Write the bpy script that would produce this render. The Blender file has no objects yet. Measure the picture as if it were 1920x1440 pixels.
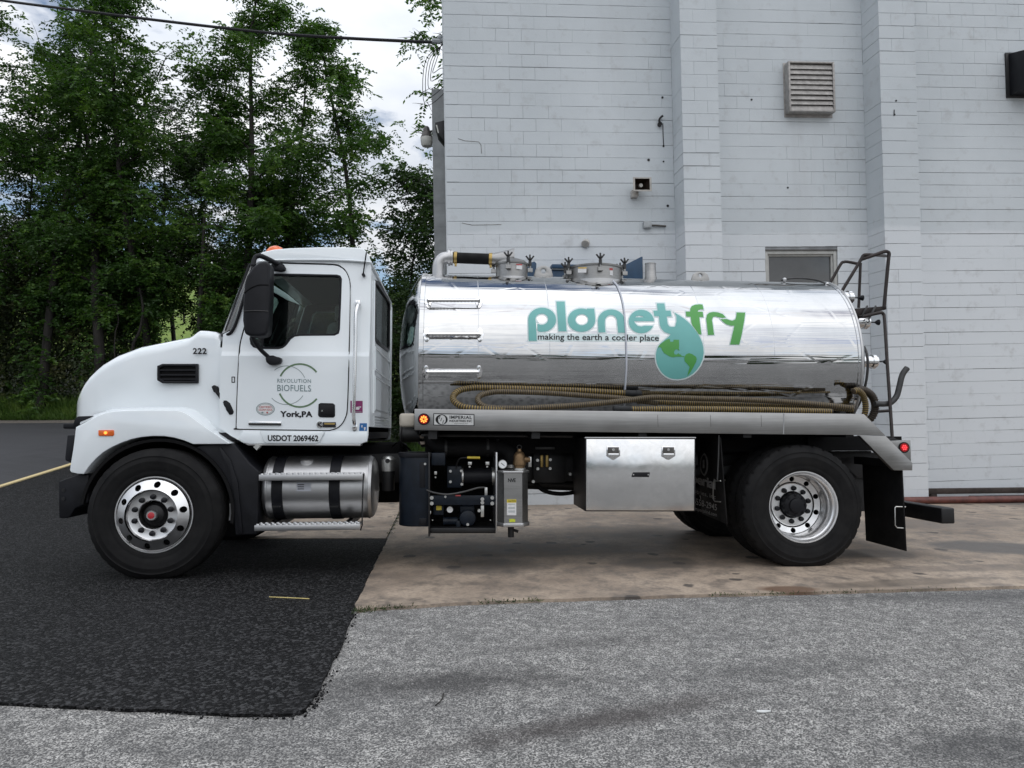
import bpy, bmesh, math, random
import numpy as np
from mathutils import Vector, Matrix, noise as mnoise

# ------------------------------------------------------------------ camera
scene = bpy.context.scene
F = 1400.0                      # focal length in photo pixels (1920 wide)
CAM = np.array([0.0, 0.0, 1.45])
PITCH, ROLL = math.radians(1.1), -0.020
def _rx(a):
    c, s = math.cos(a), math.sin(a); return np.array([[1, 0, 0], [0, c, -s], [0, s, c]])
def _rz(a):
    c, s = math.cos(a), math.sin(a); return np.array([[c, -s, 0], [s, c, 0], [0, 0, 1]])
RC = _rx(math.pi / 2 + PITCH) @ _rz(ROLL)
cd = bpy.data.cameras.new('camera')
cam = bpy.data.objects.new('camera', cd)
scene.collection.objects.link(cam)
cd.sensor_width = 36.0
cd.lens = 36.0 * F / 1920.0
cd.clip_start, cd.clip_end = 0.05, 2000.0
m4 = np.eye(4); m4[:3, :3] = RC; m4[:3, 3] = CAM
cam.matrix_world = Matrix(m4.tolist())
scene.camera = cam
scene.render.resolution_x, scene.render.resolution_y = 1024, 768

# ------------------------------------------------------------------ world, sun, exposure
CLOUD_SEED = 3.7
SUN_EL, SUN_AZ = math.radians(56), math.radians(150)     # azimuth clockwise from +Y
world = bpy.data.worlds.new('World'); scene.world = world; world.use_nodes = True
wt = world.node_tree; wt.nodes.clear()
def wn(t, **k):
    n = wt.nodes.new(t)
    for a, b in k.items(): setattr(n, a, b)
    return n
wl = wt.links.new
sky = wn('ShaderNodeTexSky', sky_type='NISHITA', sun_disc=False, sun_elevation=SUN_EL, sun_rotation=SUN_AZ,
         altitude=150, air_density=1.0, dust_density=1.5, ozone_density=1.0)
tc = wn('ShaderNodeTexCoord'); sep = wn('ShaderNodeSeparateXYZ'); wl(tc.outputs['Generated'], sep.inputs[0])
zz = wn('ShaderNodeMath', operation='MAXIMUM'); wl(sep.outputs['Z'], zz.inputs[0]); zz.inputs[1].default_value = 0.0
za = wn('ShaderNodeMath', operation='ADD'); wl(zz.outputs[0], za.inputs[0]); za.inputs[1].default_value = 0.16
dx = wn('ShaderNodeMath', operation='DIVIDE'); wl(sep.outputs['X'], dx.inputs[0]); wl(za.outputs[0], dx.inputs[1])
dy = wn('ShaderNodeMath', operation='DIVIDE'); wl(sep.outputs['Y'], dy.inputs[0]); wl(za.outputs[0], dy.inputs[1])
cmb = wn('ShaderNodeCombineXYZ'); wl(dx.outputs[0], cmb.inputs[0]); wl(dy.outputs[0], cmb.inputs[1]); cmb.inputs[2].default_value = CLOUD_SEED
cn = wn('ShaderNodeTexNoise'); cn.inputs['Scale'].default_value = 2.3; cn.inputs['Detail'].default_value = 8
cn.inputs['Roughness'].default_value = 0.56; cn.inputs['Distortion'].default_value = 0.3
wl(cmb.outputs[0], cn.inputs['Vector'])
cr = wn('ShaderNodeValToRGB'); cr.color_ramp.elements[0].position = 0.395; cr.color_ramp.elements[1].position = 0.485
wl(cn.outputs['Fac'], cr.inputs[0])
cn2 = wn('ShaderNodeTexNoise'); cn2.inputs['Scale'].default_value = 2.6; cn2.inputs['Detail'].default_value = 6
wl(cmb.outputs[0], cn2.inputs['Vector'])
cr2 = wn('ShaderNodeValToRGB')
cr2.color_ramp.elements[0].position = 0.32; cr2.color_ramp.elements[0].color = (6.3, 6.8, 7.6, 1)
cr2.color_ramp.elements[1].position = 0.68; cr2.color_ramp.elements[1].color = (9.6, 9.7, 9.9, 1)
wl(cn2.outputs['Fac'], cr2.inputs[0])
# an overcast deck is brighter overhead than towards the horizon
zg = wn('ShaderNodeMath', operation='MULTIPLY_ADD'); wl(zz.outputs[0], zg.inputs[0]); zg.inputs[1].default_value = 1.15; zg.inputs[2].default_value = 0.56
cg = wn('ShaderNodeVectorMath', operation='SCALE'); wl(cr2.outputs[0], cg.inputs[0]); wl(zg.outputs[0], cg.inputs['Scale'])
mx = wn('ShaderNodeMixRGB'); wl(cr.outputs[0], mx.inputs[0]); wl(sky.outputs[0], mx.inputs[1]); wl(cg.outputs[0], mx.inputs[2])
bg = wn('ShaderNodeBackground'); bg.inputs['Strength'].default_value = 0.100
wl(mx.outputs[0], bg.inputs[0]); wo = wn('ShaderNodeOutputWorld'); wl(bg.outputs[0], wo.inputs[0])

sd = bpy.data.lights.new('sun', 'SUN'); sd.energy = 0.55; sd.angle = math.radians(100); sd.color = (1.0, 0.96, 0.90)
sun = bpy.data.objects.new('sun', sd); scene.collection.objects.link(sun)
sdir = Vector((math.sin(SUN_AZ) * math.cos(SUN_EL), math.cos(SUN_AZ) * math.cos(SUN_EL), math.sin(SUN_EL)))
sun.rotation_euler = sdir.to_track_quat('Z', 'Y').to_euler()
vs = scene.view_settings
vs.view_transform = 'Standard'; vs.look = 'None'; vs.exposure = 0.30; vs.gamma = 1.0
scene.render.engine = 'CYCLES'
scene.cycles.max_bounces = 7; scene.cycles.diffuse_bounces = 3; scene.cycles.glossy_bounces = 4; scene.cycles.transmission_bounces = 6; scene.cycles.transparent_max_bounces = 8

# ------------------------------------------------------------------ frames of reference
def nrm(v):
    return v / np.linalg.norm(v)
def ray(x, y):
    return RC @ np.array([(x - 960) / F, -(y - 720) / F, -1.0])
def at(x, y, depth):
    return CAM + ray(x, y) * depth
_Wf = at(289.1, 965, 5.895); _Wr = at(1506.9, 950.7, 6.287)     # centres of the two near rims
TXA = nrm(_Wr - _Wf); WB = float(np.linalg.norm(_Wr - _Wf))
_yh = nrm(np.cross([0, 0, 1.0], TXA)); SL = math.radians(2.5)
TYA = _yh * math.cos(SL) - np.array([0, 0, 1.0]) * math.sin(SL); TYA = nrm(TYA - TXA * (TYA @ TXA))
TZA = np.cross(TXA, TYA)
RT = 0.515
TO = _Wf - TYA * 0.03 - TZA * RT                                # truck origin: ground under the front wheel
CL = np.array([(CAM - TO) @ a for a in (TXA, TYA, TZA)])        # camera in truck space
def trd(x, y):
    d = ray(x, y); return np.array([d @ TXA, d @ TYA, d @ TZA])
def T(x, y, Y):
    d = trd(x, y); return CL + d * ((Y - CL[1]) / d[1])
def TX(x, y, X):
    d = trd(x, y); return CL + d * ((X - CL[0]) / d[0])
def TZ(x, y, Z):
    d = trd(x, y); return CL + d * ((Z - CL[2]) / d[2])

def sstep(t):
    t = min(1.0, max(0.0, t)); return t * t * (3 - 2 * t)
def gz(x, y):
    z = TO[2] - (TZA[0] * (x - TO[0]) + TZA[1] * (y - TO[1])) / TZA[2] if y < 40 else TO[2] - (TZA[0] * (x - TO[0]) + TZA[1] * (40 - TO[1])) / TZA[2]
    if y < -10: z = TO[2] - (TZA[0] * (x - TO[0]) + TZA[1] * (-10 - TO[1])) / TZA[2]
    w = sstep((-3.4 - x - 0.22 * (y - 5)) / 5.0)
    z += w * max(0.0, y - 7.0) * 0.086 * sstep((y - 7) / 4.0) if y < 40 else w * 33 * 0.086
    if y > 27: z += 0.24 * (y - 27) * sstep((y - 27) / 8.0) if y < 90 else 0.24 * 63
    if y < -22: z += min(6.0, 0.12 * (-22 - y)) * sstep((-22 - y) / 15)
    if abs(x) > 60: z = z * 1.0 + 0.0193 * (abs(x) - 60) * (1 if x > 0 else -1) * 0.8
    return z
def G(px, py):
    d = ray(px, py); lo, hi = 1.0, 80.0
    t = 1.0
    while t < 90:
        p = CAM + d * t
        if p[2] < gz(p[0], p[1]): break
        t += 0.1
    a, b = t - 0.1, t
    for _ in range(24):
        m = (a + b) / 2; p = CAM + d * m
        if p[2] < gz(p[0], p[1]): b = m
        else: a = m
    p = CAM + d * b
    return (p[0], p[1])

# ------------------------------------------------------------------ materials
MATS = {}
class N:
    def __init__(s, name):
        s.m = bpy.data.materials.new(name); s.m.use_nodes = True; s.t = s.m.node_tree
        s.p = s.t.nodes['Principled BSDF']; s.out = s.t.nodes['Material Output']; s._tc = None
    def n(s, t, **k):
        n = s.t.nodes.new(t)
        for a, b in k.items(): setattr(n, a, b)
        return n
    def l(s, a, b): s.t.links.new(a, b)
    def co(s, scale=(1, 1, 1), loc=(0, 0, 0)):
        if s._tc is None: s._tc = s.n('ShaderNodeTexCoord')
        mp = s.n('ShaderNodeMapping'); mp.inputs['Scale'].default_value = scale; mp.inputs['Location'].default_value = loc
        s.l(s._tc.outputs['Object'], mp.inputs[0]); return mp.outputs[0]
    def noise(s, scale, detail=4, rough=0.55, vec=None, dist=0.0):
        n = s.n('ShaderNodeTexNoise'); n.inputs['Scale'].default_value = scale; n.inputs['Detail'].default_value = detail
        n.inputs['Roughness'].default_value = rough; n.inputs['Distortion'].default_value = dist
        s.l(vec if vec is not None else s.co(), n.inputs['Vector']); return n.outputs['Fac']
    def vor(s, scale, vec=None, out='Distance', feature='F1'):
        n = s.n('ShaderNodeTexVoronoi', feature=feature); n.inputs['Scale'].default_value = scale
        s.l(vec if vec is not None else s.co(), n.inputs['Vector']); return n.outputs[out]
    def ramp(s, fac, stops):
        r = s.n('ShaderNodeValToRGB'); cr = r.color_ramp
        while len(cr.elements) > len(stops): cr.elements.remove(cr.elements[-1])
        while len(cr.elements) < len(stops): cr.elements.new(0.5)
        for e, (p, c) in zip(cr.elements, stops):
            e.position = p; e.color = (c, c, c, 1) if isinstance(c, (int, float)) else (*c, 1)
        s.l(fac, r.inputs[0]); return r.outputs[0]
    def mix(s, fac, a, b, mode='MIX'):
        m = s.n('ShaderNodeMixRGB', blend_type=mode)
        for i, v in ((0, fac), (1, a), (2, b)):
            if isinstance(v, (int, float)): m.inputs[i].default_value = v if i == 0 else (v, v, v, 1)
            elif isinstance(v, tuple): m.inputs[i].default_value = (*v, 1)
            else: s.l(v, m.inputs[i])
        return m.outputs[0]
    def math(s, op, a, b=0.0, clamp=False):
        m = s.n('ShaderNodeMath', operation=op); m.use_clamp = clamp
        for i, v in ((0, a), (1, b)):
            if isinstance(v, (int, float)): m.inputs[i].default_value = v
            else: s.l(v, m.inputs[i])
        return m.outputs[0]
    def col(s, v):
        if isinstance(v, tuple): s.p.inputs['Base Color'].default_value = (*v, 1)
        else: s.l(v, s.p.inputs['Base Color'])
    def set(s, **k):
        for a, b in k.items():
            i = s.p.inputs[a.replace('_', ' ')]
            if isinstance(b, (int, float, tuple)): i.default_value = b
            else: s.l(b, i)
    def bump(s, h, strength=0.3, dist=0.01):
        b = s.n('ShaderNodeBump'); b.inputs['Strength'].default_value = strength; b.inputs['Distance'].default_value = dist
        s.l(h, b.inputs['Height']); s.l(b.outputs[0], s.p.inputs['Normal']); return b
    def ellipse(s, cx, cy, rx, ry, ang, soft=0.5, nz=None, amt=0.5):
        """mask 1 inside an irregular ellipse lying on the ground (world metres)"""
        if s._tc is None: s._tc = s.n('ShaderNodeTexCoord')
        mp = s.n('ShaderNodeMapping', vector_type='TEXTURE'); mp.inputs['Location'].default_value = (cx, cy, 0)
        mp.inputs['Rotation'].default_value = (0, 0, ang); mp.inputs['Scale'].default_value = (rx, ry, 1000)
        s.l(s._tc.outputs['Object'], mp.inputs[0])
        ln = s.n('ShaderNodeVectorMath', operation='LENGTH'); s.l(mp.outputs[0], ln.inputs[0])
        v = ln.outputs['Value']
        if nz is not None: v = s.math('ADD', v, s.math('MULTIPLY', s.math('SUBTRACT', nz, 0.5), amt * 2))
        return s.ramp(v, [(max(0.0, 0.5 - soft / 2), 1.0), (min(1.0, 0.5 + soft / 2), 0.0)])

def simple(name, c, rough=0.5, metal=0.0, var=0.12, scale=6.0, bump=0.0, bscale=60.0, coat=0.0, emit=None, es=0.0, rvar=0.0):
    if name in MATS: return MATS[name]
    a = N(name)
    if max(c) < 0.03 and not metal: a.set(Specular_IOR_Level=0.22)
    f = a.noise(scale, 5)
    lo = tuple(max(0, x * (1 - var)) for x in c); hi = tuple(min(1, x * (1 + var)) for x in c)
    a.col(a.ramp(f, [(0.3, lo), (0.7, hi)]))
    if rvar: a.set(Roughness=a.ramp(a.noise(scale * 2.3, 5), [(0.3, max(0, rough - rvar)), (0.7, rough + rvar)]))
    else: a.set(Roughness=rough)
    a.set(Metallic=metal)
    if coat: a.set(Coat_Weight=coat, Coat_Roughness=0.03)
    if bump: a.bump(a.noise(bscale, 4), bump, 0.004)
    if emit:
        a.p.inputs['Emission Color'].default_value = (*emit, 1); a.p.inputs['Emission Strength'].default_value = es
    MATS[name] = a.m
    return a.m

def build_materials():
    # white truck paint
    a = N('white_paint'); f = a.noise(1.6, 5)
    a.col(a.ramp(f, [(0.3, (0.77, 0.82, 0.845)), (0.7, (0.82, 0.865, 0.89))]))
    a.set(Roughness=0.32, Coat_Weight=1.0, Coat_Roughness=0.03); a.bump(a.noise(1.6, 2), 0.04, 0.02); MATS['paint'] = a.m
    # polished tank
    a = N('polished_steel')
    st = a.noise(1.0, 3, 0.6, a.co((0.32, 11.0, 15.0))); d = a.noise(1.0, 2, 0.5, a.co((2.2, 2.0, 2.5)))
    cell = a.vor(1.0, a.co((2.0, 3.4, 3.4)), out='Distance', feature='DISTANCE_TO_EDGE')
    cl = a.ramp(cell, [(0.0, 0.0), (0.05, 1.0)])
    h = a.math('ADD', a.math('MULTIPLY', st, 0.55), a.math('ADD', a.math('MULTIPLY', d, 0.7), a.math('MULTIPLY', cl, 0.06)))
    a.col(a.ramp(a.noise(3.0, 4), [(0.3, (0.47, 0.475, 0.48)), (0.7, (0.55, 0.555, 0.56))]))
    a.set(Metallic=1.0, Roughness=a.ramp(a.noise(1.0, 4, 0.6, a.co((1.5, 14, 14))), [(0.3, 0.025), (0.75, 0.07)]))
    a.bump(h, 0.24, 0.03); MATS['polished'] = a.m
    # brushed stainless
    a = N('brushed_stainless'); f = a.noise(1.0, 5, 0.6, a.co((2.0, 60, 60)))
    a.col(a.mix(a.ramp(a.noise(2.4, 6), [(0.42, 0.0), (0.72, 0.35)]), a.ramp(f, [(0.3, (0.29, 0.288, 0.282)), (0.7, (0.37, 0.367, 0.36))]), (0.22, 0.213, 0.20)))
    a.set(Metallic=1.0, Roughness=a.ramp(a.noise(5, 5), [(0.3, 0.30), (0.7, 0.44)])); a.bump(f, 0.06, 0.003); MATS['stainless'] = a.m
    a = N('toolbox_steel'); w = a.noise(9.0, 4, 0.6, None, 1.5)
    a.col(a.ramp(w, [(0.3, (0.72, 0.72, 0.715)), (0.7, (0.80, 0.80, 0.795))])); a.set(Metallic=1.0, Roughness=a.ramp(a.noise(4, 5, 0.6, None, 2.0), [(0.3, 0.13), (0.75, 0.24)]))
    a.bump(a.noise(2.0, 3), 0.16, 0.03); MATS['toolbox'] = a.m
    simple('aluminium', (0.50, 0.50, 0.50), 0.40, 1.0, 0.05, 3, rvar=0.04); MATS['alu'] = MATS['aluminium']
    a = N('polished_alu'); a.col((0.80, 0.80, 0.80)); a.set(Metallic=1.0, Roughness=a.ramp(a.noise(14, 4), [(0.3, 0.30), (0.7, 0.40)])); a.bump(a.noise(40, 2), 0.02, 0.002); MATS['rim'] = a.m
    simple('chrome', (0.78, 0.78, 0.78), 0.12, 1.0, 0.05)
    a = N('tyre_rubber'); a.col(a.ramp(a.noise(7, 6), [(0.35, (0.0065, 0.0065, 0.007)), (0.75, (0.014, 0.0135, 0.0135))])); a.set(Roughness=a.ramp(a.noise(9, 4), [(0.3, 0.62), (0.7, 0.82)]), Specular_IOR_Level=0.18); a.bump(a.noise(90, 3), 0.15, 0.002); MATS['rubber'] = a.m
    simple('black_plastic', (0.009, 0.0095, 0.012), 0.48, 0, 0.3, 8, 0.05, 220)
    simple('black_steel', (0.007, 0.007, 0.008), 0.5, 0.1, 0.4, 10, 0.05)
    simple('pump_paint', (0.008, 0.012, 0.019), 0.38, 0.0, 0.3, 12, 0.05)
    simple('matte_black', (0.004, 0.004, 0.0045), 0.8, 0, 0.3, 8)
    simple('interior_grey', (0.022, 0.022, 0.025), 0.75, 0, 0.25, 10)
    simple('seat_cloth', (0.20, 0.20, 0.21), 0.9, 0, 0.2, 40)
    simple('brass', (0.42, 0.30, 0.11), 0.38, 0.9, 0.25, 14)
    simple('bronze', (0.20, 0.13, 0.07), 0.45, 0.8, 0.3, 14)
    simple('yellow_handle', (0.55, 0.42, 0.05), 0.5, 0, 0.2)
    simple('bolt_zinc', (0.55, 0.55, 0.53), 0.35, 0.9, 0.15, 30)
    simple('dial_white', (0.75, 0.76, 0.76), 0.4, 0, 0.05)
    simple('clear_coat_plate', (0.62, 0.62, 0.61), 0.35, 0.8, 0.08, 20)
    simple('ink_black', (0.010, 0.010, 0.012), 0.45, 0, 0.1)
    simple('ink_teal_grey', (0.13, 0.20, 0.21), 0.5, 0, 0.1)
    simple('ink_green', (0.11, 0.19, 0.10), 0.5, 0, 0.1)
    simple('ink_grey', (0.28, 0.33, 0.33), 0.5, 0, 0.1)
    simple('vinyl_teal', (0.135, 0.40, 0.375), 0.42, 0, 0.05, 3)
    simple('vinyl_green', (0.065, 0.30, 0.055), 0.42, 0, 0.08, 3)
    simple('vinyl_border', (0.62, 0.72, 0.72), 0.42, 0, 0.05, 3)
    simple('vinyl_pale', (0.50, 0.52, 0.57), 0.42, 0, 0.05, 3)
    simple('flap_print', (0.30, 0.30, 0.30), 0.7, 0, 0.35, 60)
    simple('sticker_white', (0.66, 0.66, 0.66), 0.5, 0, 0.08, 60)
    simple('sticker_purple', (0.20, 0.02, 0.11), 0.45, 0, 0.15, 40)
    simple('sticker_blue', (0.015, 0.13, 0.36), 0.45, 0, 0.15, 40)
    simple('sticker_yellow', (0.62, 0.50, 0.05), 0.5, 0, 0.15, 40)
    simple('sticker_lime', (0.50, 0.55, 0.04), 0.5, 0, 0.15, 40)
    simple('sticker_red', (0.40, 0.06, 0.06), 0.5, 0, 0.2, 40)
    simple('cream_plastic', (0.48, 0.44, 0.37), 0.6, 0, 0.12, 8)
    simple('amber_lens', (0.75, 0.13, 0.008), 0.22, 0, 0.15, 30, coat=0.5)
    simple('amber_lit', (0.9, 0.25, 0.03), 0.3, 0, 0.1, 30, emit=(1.0, 0.32, 0.05), es=1.6)
    simple('red_lens', (0.35, 0.006, 0.008), 0.2, 0, 0.1, 30, coat=0.5)
    simple('red_lit', (0.9, 0.02, 0.03), 0.3, 0, 0.1, 30, emit=(1.0, 0.05, 0.06), es=1.6)
    simple('hub_red', (0.45, 0.03, 0.04), 0.3, 0, 0.1, 30, coat=0.5)
    simple('glassy_lamp', (0.30, 0.31, 0.33), 0.12, 0.3, 0.1, 10, coat=0.8)
    simple('rust_black', (0.022, 0.016, 0.015), 0.55, 0.3, 0.5, 12, 0.1)
    simple('hook_grey', (0.055, 0.055, 0.055), 0.5, 0.5, 0.3, 12)
    a = N('cab_glass'); tb = a.n('ShaderNodeBsdfTransparent'); tb.inputs[0].default_value = (0.62, 0.70, 0.67, 1)
    gl = a.n('ShaderNodeBsdfGlossy'); gl.inputs['Roughness'].default_value = 0.02
    fz = a.n('ShaderNodeFresnel'); fz.inputs['IOR'].default_value = 1.52; mg = a.n('ShaderNodeMixShader')
    a.l(a.math('MULTIPLY', fz.outputs[0], 0.4, True), mg.inputs[0]); a.l(tb.outputs[0], mg.inputs[1]); a.l(gl.outputs[0], mg.inputs[2]); a.l(mg.outputs[0], a.out.inputs['Surface']); MATS['glass'] = a.m
    b_ = a.m.copy(); b_.name = 'windscreen_glass'; MATS['windscreen'] = b_
    for nd in b_.node_tree.nodes:
        if nd.type == 'MATH': nd.inputs[1].default_value = 1.5
    a = N('galvanised'); a.col(a.ramp(a.vor(22, None, 'Distance'), [(0.1, (0.15, 0.15, 0.15)), (0.6, (0.30, 0.30, 0.295))])); a.set(Roughness=0.62, Metallic=0.2); MATS['galvanised'] = a.m
    a = N('window_glass'); a.col(a.ramp(a.noise(3, 4), [(0.3, (0.045, 0.048, 0.05)), (0.7, (0.07, 0.073, 0.075))])); a.set(Roughness=0.07, Specular_IOR_Level=0.7); a.bump(a.noise(3, 2), 0.03, 0.02); MATS['pane'] = a.m
    # tiger hose
    for nm, c in (('hose_rib', (0.32, 0.215, 0.045)), ('hose_body', (0.034, 0.022, 0.010)), ('hose_rib_worn', (0.17, 0.125, 0.055)), ('hose_black', (0.018, 0.019, 0.020))):
        simple(nm, c, 0.5, 0, 0.3, 25)
    # painted block wall
    a = N('painted_block'); f = a.noise(0.55, 6, 0.6); g = a.noise(5.0, 6, 0.65); s3 = a.noise(1.0, 5, 0.6, a.co((1.6, 1.6, 0.22)))
    c = a.mix(a.ramp(f, [(0.35, 0.0), (0.7, 1.0)]), (0.575, 0.612, 0.635), (0.50, 0.537, 0.56))
    if True:
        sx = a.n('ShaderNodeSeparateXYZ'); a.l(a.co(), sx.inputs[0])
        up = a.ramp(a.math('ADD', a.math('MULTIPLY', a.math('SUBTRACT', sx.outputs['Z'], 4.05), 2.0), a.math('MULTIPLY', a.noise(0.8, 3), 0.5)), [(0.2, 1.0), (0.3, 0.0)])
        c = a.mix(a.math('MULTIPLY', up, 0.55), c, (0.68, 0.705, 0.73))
    c = a.mix(a.ramp(g, [(0.56, 0.0), (0.78, 0.55)]), c, (0.37, 0.375, 0.375))
    c = a.mix(a.ramp(s3, [(0.60, 0.0), (0.82, 0.38)]), c, (0.42, 0.43, 0.44))
    a.col(c); a.set(Roughness=0.72)
    a.bump(a.math('ADD', a.noise(55, 5), a.math('MULTIPLY', a.noise(7, 4), 1.5)), 0.30, 0.004); MATS['block'] = a.m
    a = N('block_mortar'); a.col(a.ramp(a.noise(2.0, 5), [(0.35, (0.12, 0.125, 0.13)), (0.7, (0.42, 0.435, 0.45))])); a.set(Roughness=0.85); MATS['mortar'] = a.m
    simple('grey_block', (0.27, 0.28, 0.28), 0.8, 0, 0.18, 4, 0.2, 50)
    simple('wall_stain', (0.20, 0.20, 0.19), 0.85, 0, 0.4, 20)
    simple('vent_metal', (0.33, 0.315, 0.30), 0.5, 0.3, 0.25, 14)
    simple('vent_dark', (0.10, 0.095, 0.09), 0.5, 0.6, 0.3, 14)
    simple('canopy_blue', (0.014, 0.050, 0.105), 0.5, 0.0, 0.2, 6)
    simple('canopy_edge', (0.30, 0.34, 0.38), 0.5, 0.0, 0.1, 6)
    simple('horn_grey', (0.42, 0.40, 0.37), 0.55, 0, 0.2, 12)
    simple('horn_dark', (0.022, 0.014, 0.010), 0.6, 0, 0.3, 12)
    simple('conduit_grey', (0.36, 0.38, 0.39), 0.55, 0.2, 0.15, 12)
    simple('frame_paint', (0.40, 0.40, 0.38), 0.55, 0, 0.12, 8)
    simple('cable_black', (0.02, 0.02, 0.022), 0.65, 0, 0.2)
    simple('lamp_lens', (0.50, 0.50, 0.46), 0.35, 0, 0.1)
    simple('red_pipe_paint', (0.105, 0.030, 0.022), 0.48, 0, 0.45, 9, 0.2, 40)
    simple('pipe_black', (0.016, 0.018, 0.022), 0.5, 0, 0.3, 9)
    simple('rusty_beam', (0.05, 0.038, 0.032), 0.75, 0.2, 0.4, 10, 0.2, 50)
    simple('straw', (0.55, 0.45, 0.18), 0.7, 0, 0.2, 20)
    simple('paper_white', (0.62, 0.63, 0.62), 0.7, 0, 0.1, 20)
    # bark and leaves
    a = N('bark'); a.col(a.ramp(a.noise(1.0, 6, 0.6, a.co((9, 9, 1.6))), [(0.3, (0.010, 0.009, 0.008)), (0.7, (0.032, 0.028, 0.024))])); a.set(Roughness=0.9); a.bump(a.noise(1.0, 5, 0.6, a.co((14, 14, 3))), 0.6, 0.03); MATS['bark'] = a.m
    def leafmat(name, lo, mid, hi, trans):
        a = N(name)
        wnz = a.n('ShaderNodeTexWhiteNoise', noise_dimensions='3D')
        a.l(a.vor(3.0, None, 'Position'), wnz.inputs['Vector'])
        v = a.math('ADD', a.math('MULTIPLY', a.noise(0.9, 3), 0.75), a.math('MULTIPLY', wnz.outputs['Value'], 0.30))
        c = a.ramp(v, [(0.35, lo), (0.58, mid), (0.78, hi)])
        a.col(c); a.set(Roughness=0.5, Specular_IOR_Level=0.35)
        tr = a.n('ShaderNodeBsdfTranslucent'); a.l(a.mix(1.0, c, (1.3, 1.5, 0.6), 'MULTIPLY'), tr.inputs['Color'])
        ms = a.n('ShaderNodeMixShader'); ms.inputs[0].default_value = trans
        a.l(a.p.outputs[0], ms.inputs[1]); a.l(tr.outputs[0], ms.inputs[2]); a.l(ms.outputs[0], a.out.inputs['Surface'])
        MATS[name] = a.m
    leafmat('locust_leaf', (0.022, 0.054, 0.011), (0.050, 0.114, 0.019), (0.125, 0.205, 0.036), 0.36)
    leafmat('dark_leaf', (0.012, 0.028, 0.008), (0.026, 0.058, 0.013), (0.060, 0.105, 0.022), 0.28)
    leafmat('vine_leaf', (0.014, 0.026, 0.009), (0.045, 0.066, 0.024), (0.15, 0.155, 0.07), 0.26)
    leafmat('grass_blade', (0.038, 0.080, 0.014), (0.075, 0.140, 0.026), (0.15, 0.21, 0.045), 0.28)

    # ---- ground
    a = N('old_chip_asphalt')
    warp = a.noise(22, 3)
    v1 = a.vor(165, None, 'Color'); d1 = a.vor(165, None, 'Distance')
    bw = a.n('ShaderNodeRGBToBW'); a.l(v1, bw.inputs[0])
    ch = a.ramp(bw.outputs[0], [(0.22, (0.028, 0.027, 0.026)), (0.42, (0.155, 0.150, 0.142)), (0.56, (0.345, 0.334, 0.315)), (0.72, (0.80, 0.775, 0.73))])
    fine = a.noise(160, 4, 0.7)
    c = a.mix(0.30, ch, a.ramp(fine, [(0.36, (0.03, 0.03, 0.031)), (0.64, (0.52, 0.51, 0.495))]))
    big = a.noise(0.7, 6, 0.65)
    c = a.mix(a.ramp(big, [(0.34, 0.30), (0.52, 0.0)]), c, (0.10, 0.10, 0.105))
    c = a.mix(a.ramp(a.noise(2.6, 5, 0.6, a.co((1, 1, 1), (7, 3, 0))), [(0.58, 0.0), (0.78, 0.5)]), c, (0.055, 0.053, 0.052))
    c = a.mix(a.ramp(a.noise(13, 5, 0.7), [(0.40, 0.55), (0.62, 0.0)]), c, (0.075, 0.074, 0.073))
    nz = a.noise(5.0, 5)
    for (px, py, rx, ry, an, k, colr) in ((840, 1278, .62, .17, .1, .72, (0.035, 0.033, 0.033)), (1120, 1352, .62, .10, .42, .7, (0.045, 0.036, 0.034)),
                                   (1100, 1205, .45, .13, .15, .4, (0.045, 0.042, 0.043)), (1480, 1255, .55, .14, .3, .35, (0.06, 0.06, 0.06)), (1880, 1400, .45, .16, .2, .6, (0.04, 0.04, 0.042)),
                                   (430, 1400, .4, .10, .0, .3, (0.06, 0.06, 0.062)), (1750, 1120, 1.2, .16, .05, .5, (0.05, 0.05, 0.052))):
        g = G(px, py); m = a.ellipse(g[0], g[1], rx * 1.7, ry * 1.7, an, 0.6, nz, 0.45)
        c = a.mix(a.math('MULTIPLY', m, k), c, colr)
    a.col(c); a.set(Roughness=0.82)
    a.bump(a.math('ADD', a.ramp(d1, [(0.0, 1.0), (0.6, 0.0)]), a.math('MULTIPLY', fine, 0.6)), 0.9, 0.006); MATS['chip'] = a.m
    a = N('new_black_asphalt')
    v1 = a.vor(70, None, 'Color'); d1 = a.vor(70, None, 'Distance'); bw = a.n('ShaderNodeRGBToBW'); a.l(v1, bw.inputs[0])
    c = a.ramp(bw.outputs[0], [(0.25, (0.002, 0.002, 0.0023)), (0.5, (0.006, 0.006, 0.0065)), (0.62, (0.013, 0.013, 0.014)), (0.80, (0.07, 0.07, 0.072))])
    c = a.mix(a.ramp(a.noise(0.5, 5), [(0.4, 0.0), (0.75, 0.5)]), c, (0.014, 0.014, 0.015))
    c = a.mix(a.ramp(a.vor(7.5, a.co((1, 1, 1), (1.3, .2, 0))), [(0.007, 1.0), (0.013, 0.0)]), c, (0.18, 0.175, 0.165))
    a.col(c); a.set(Roughness=0.65, Specular_IOR_Level=0.18)
    a.bump(a.math('ADD', a.ramp(d1, [(0.0, 1.0), (0.6, 0.0)]), a.math('MULTIPLY', a.noise(200, 3), 0.5)), 1.0, 0.016); MATS['asphalt'] = a.m
    a = N('worn_asphalt'); c = a.ramp(a.noise(120, 4, 0.7), [(0.3, (0.030, 0.030, 0.033)), (0.7, (0.075, 0.075, 0.08))])
    c = a.mix(a.ramp(a.noise(1.0, 5, 0.6, a.co((0.35, 1.8, 1))), [(0.45, 0.0), (0.7, 0.6)]), c, (0.035, 0.035, 0.038))
    a.col(c); a.set(Roughness=0.65, Specular_IOR_Level=0.3); a.bump(a.noise(150, 4), 0.4, 0.004); MATS['worn'] = a.m
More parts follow.
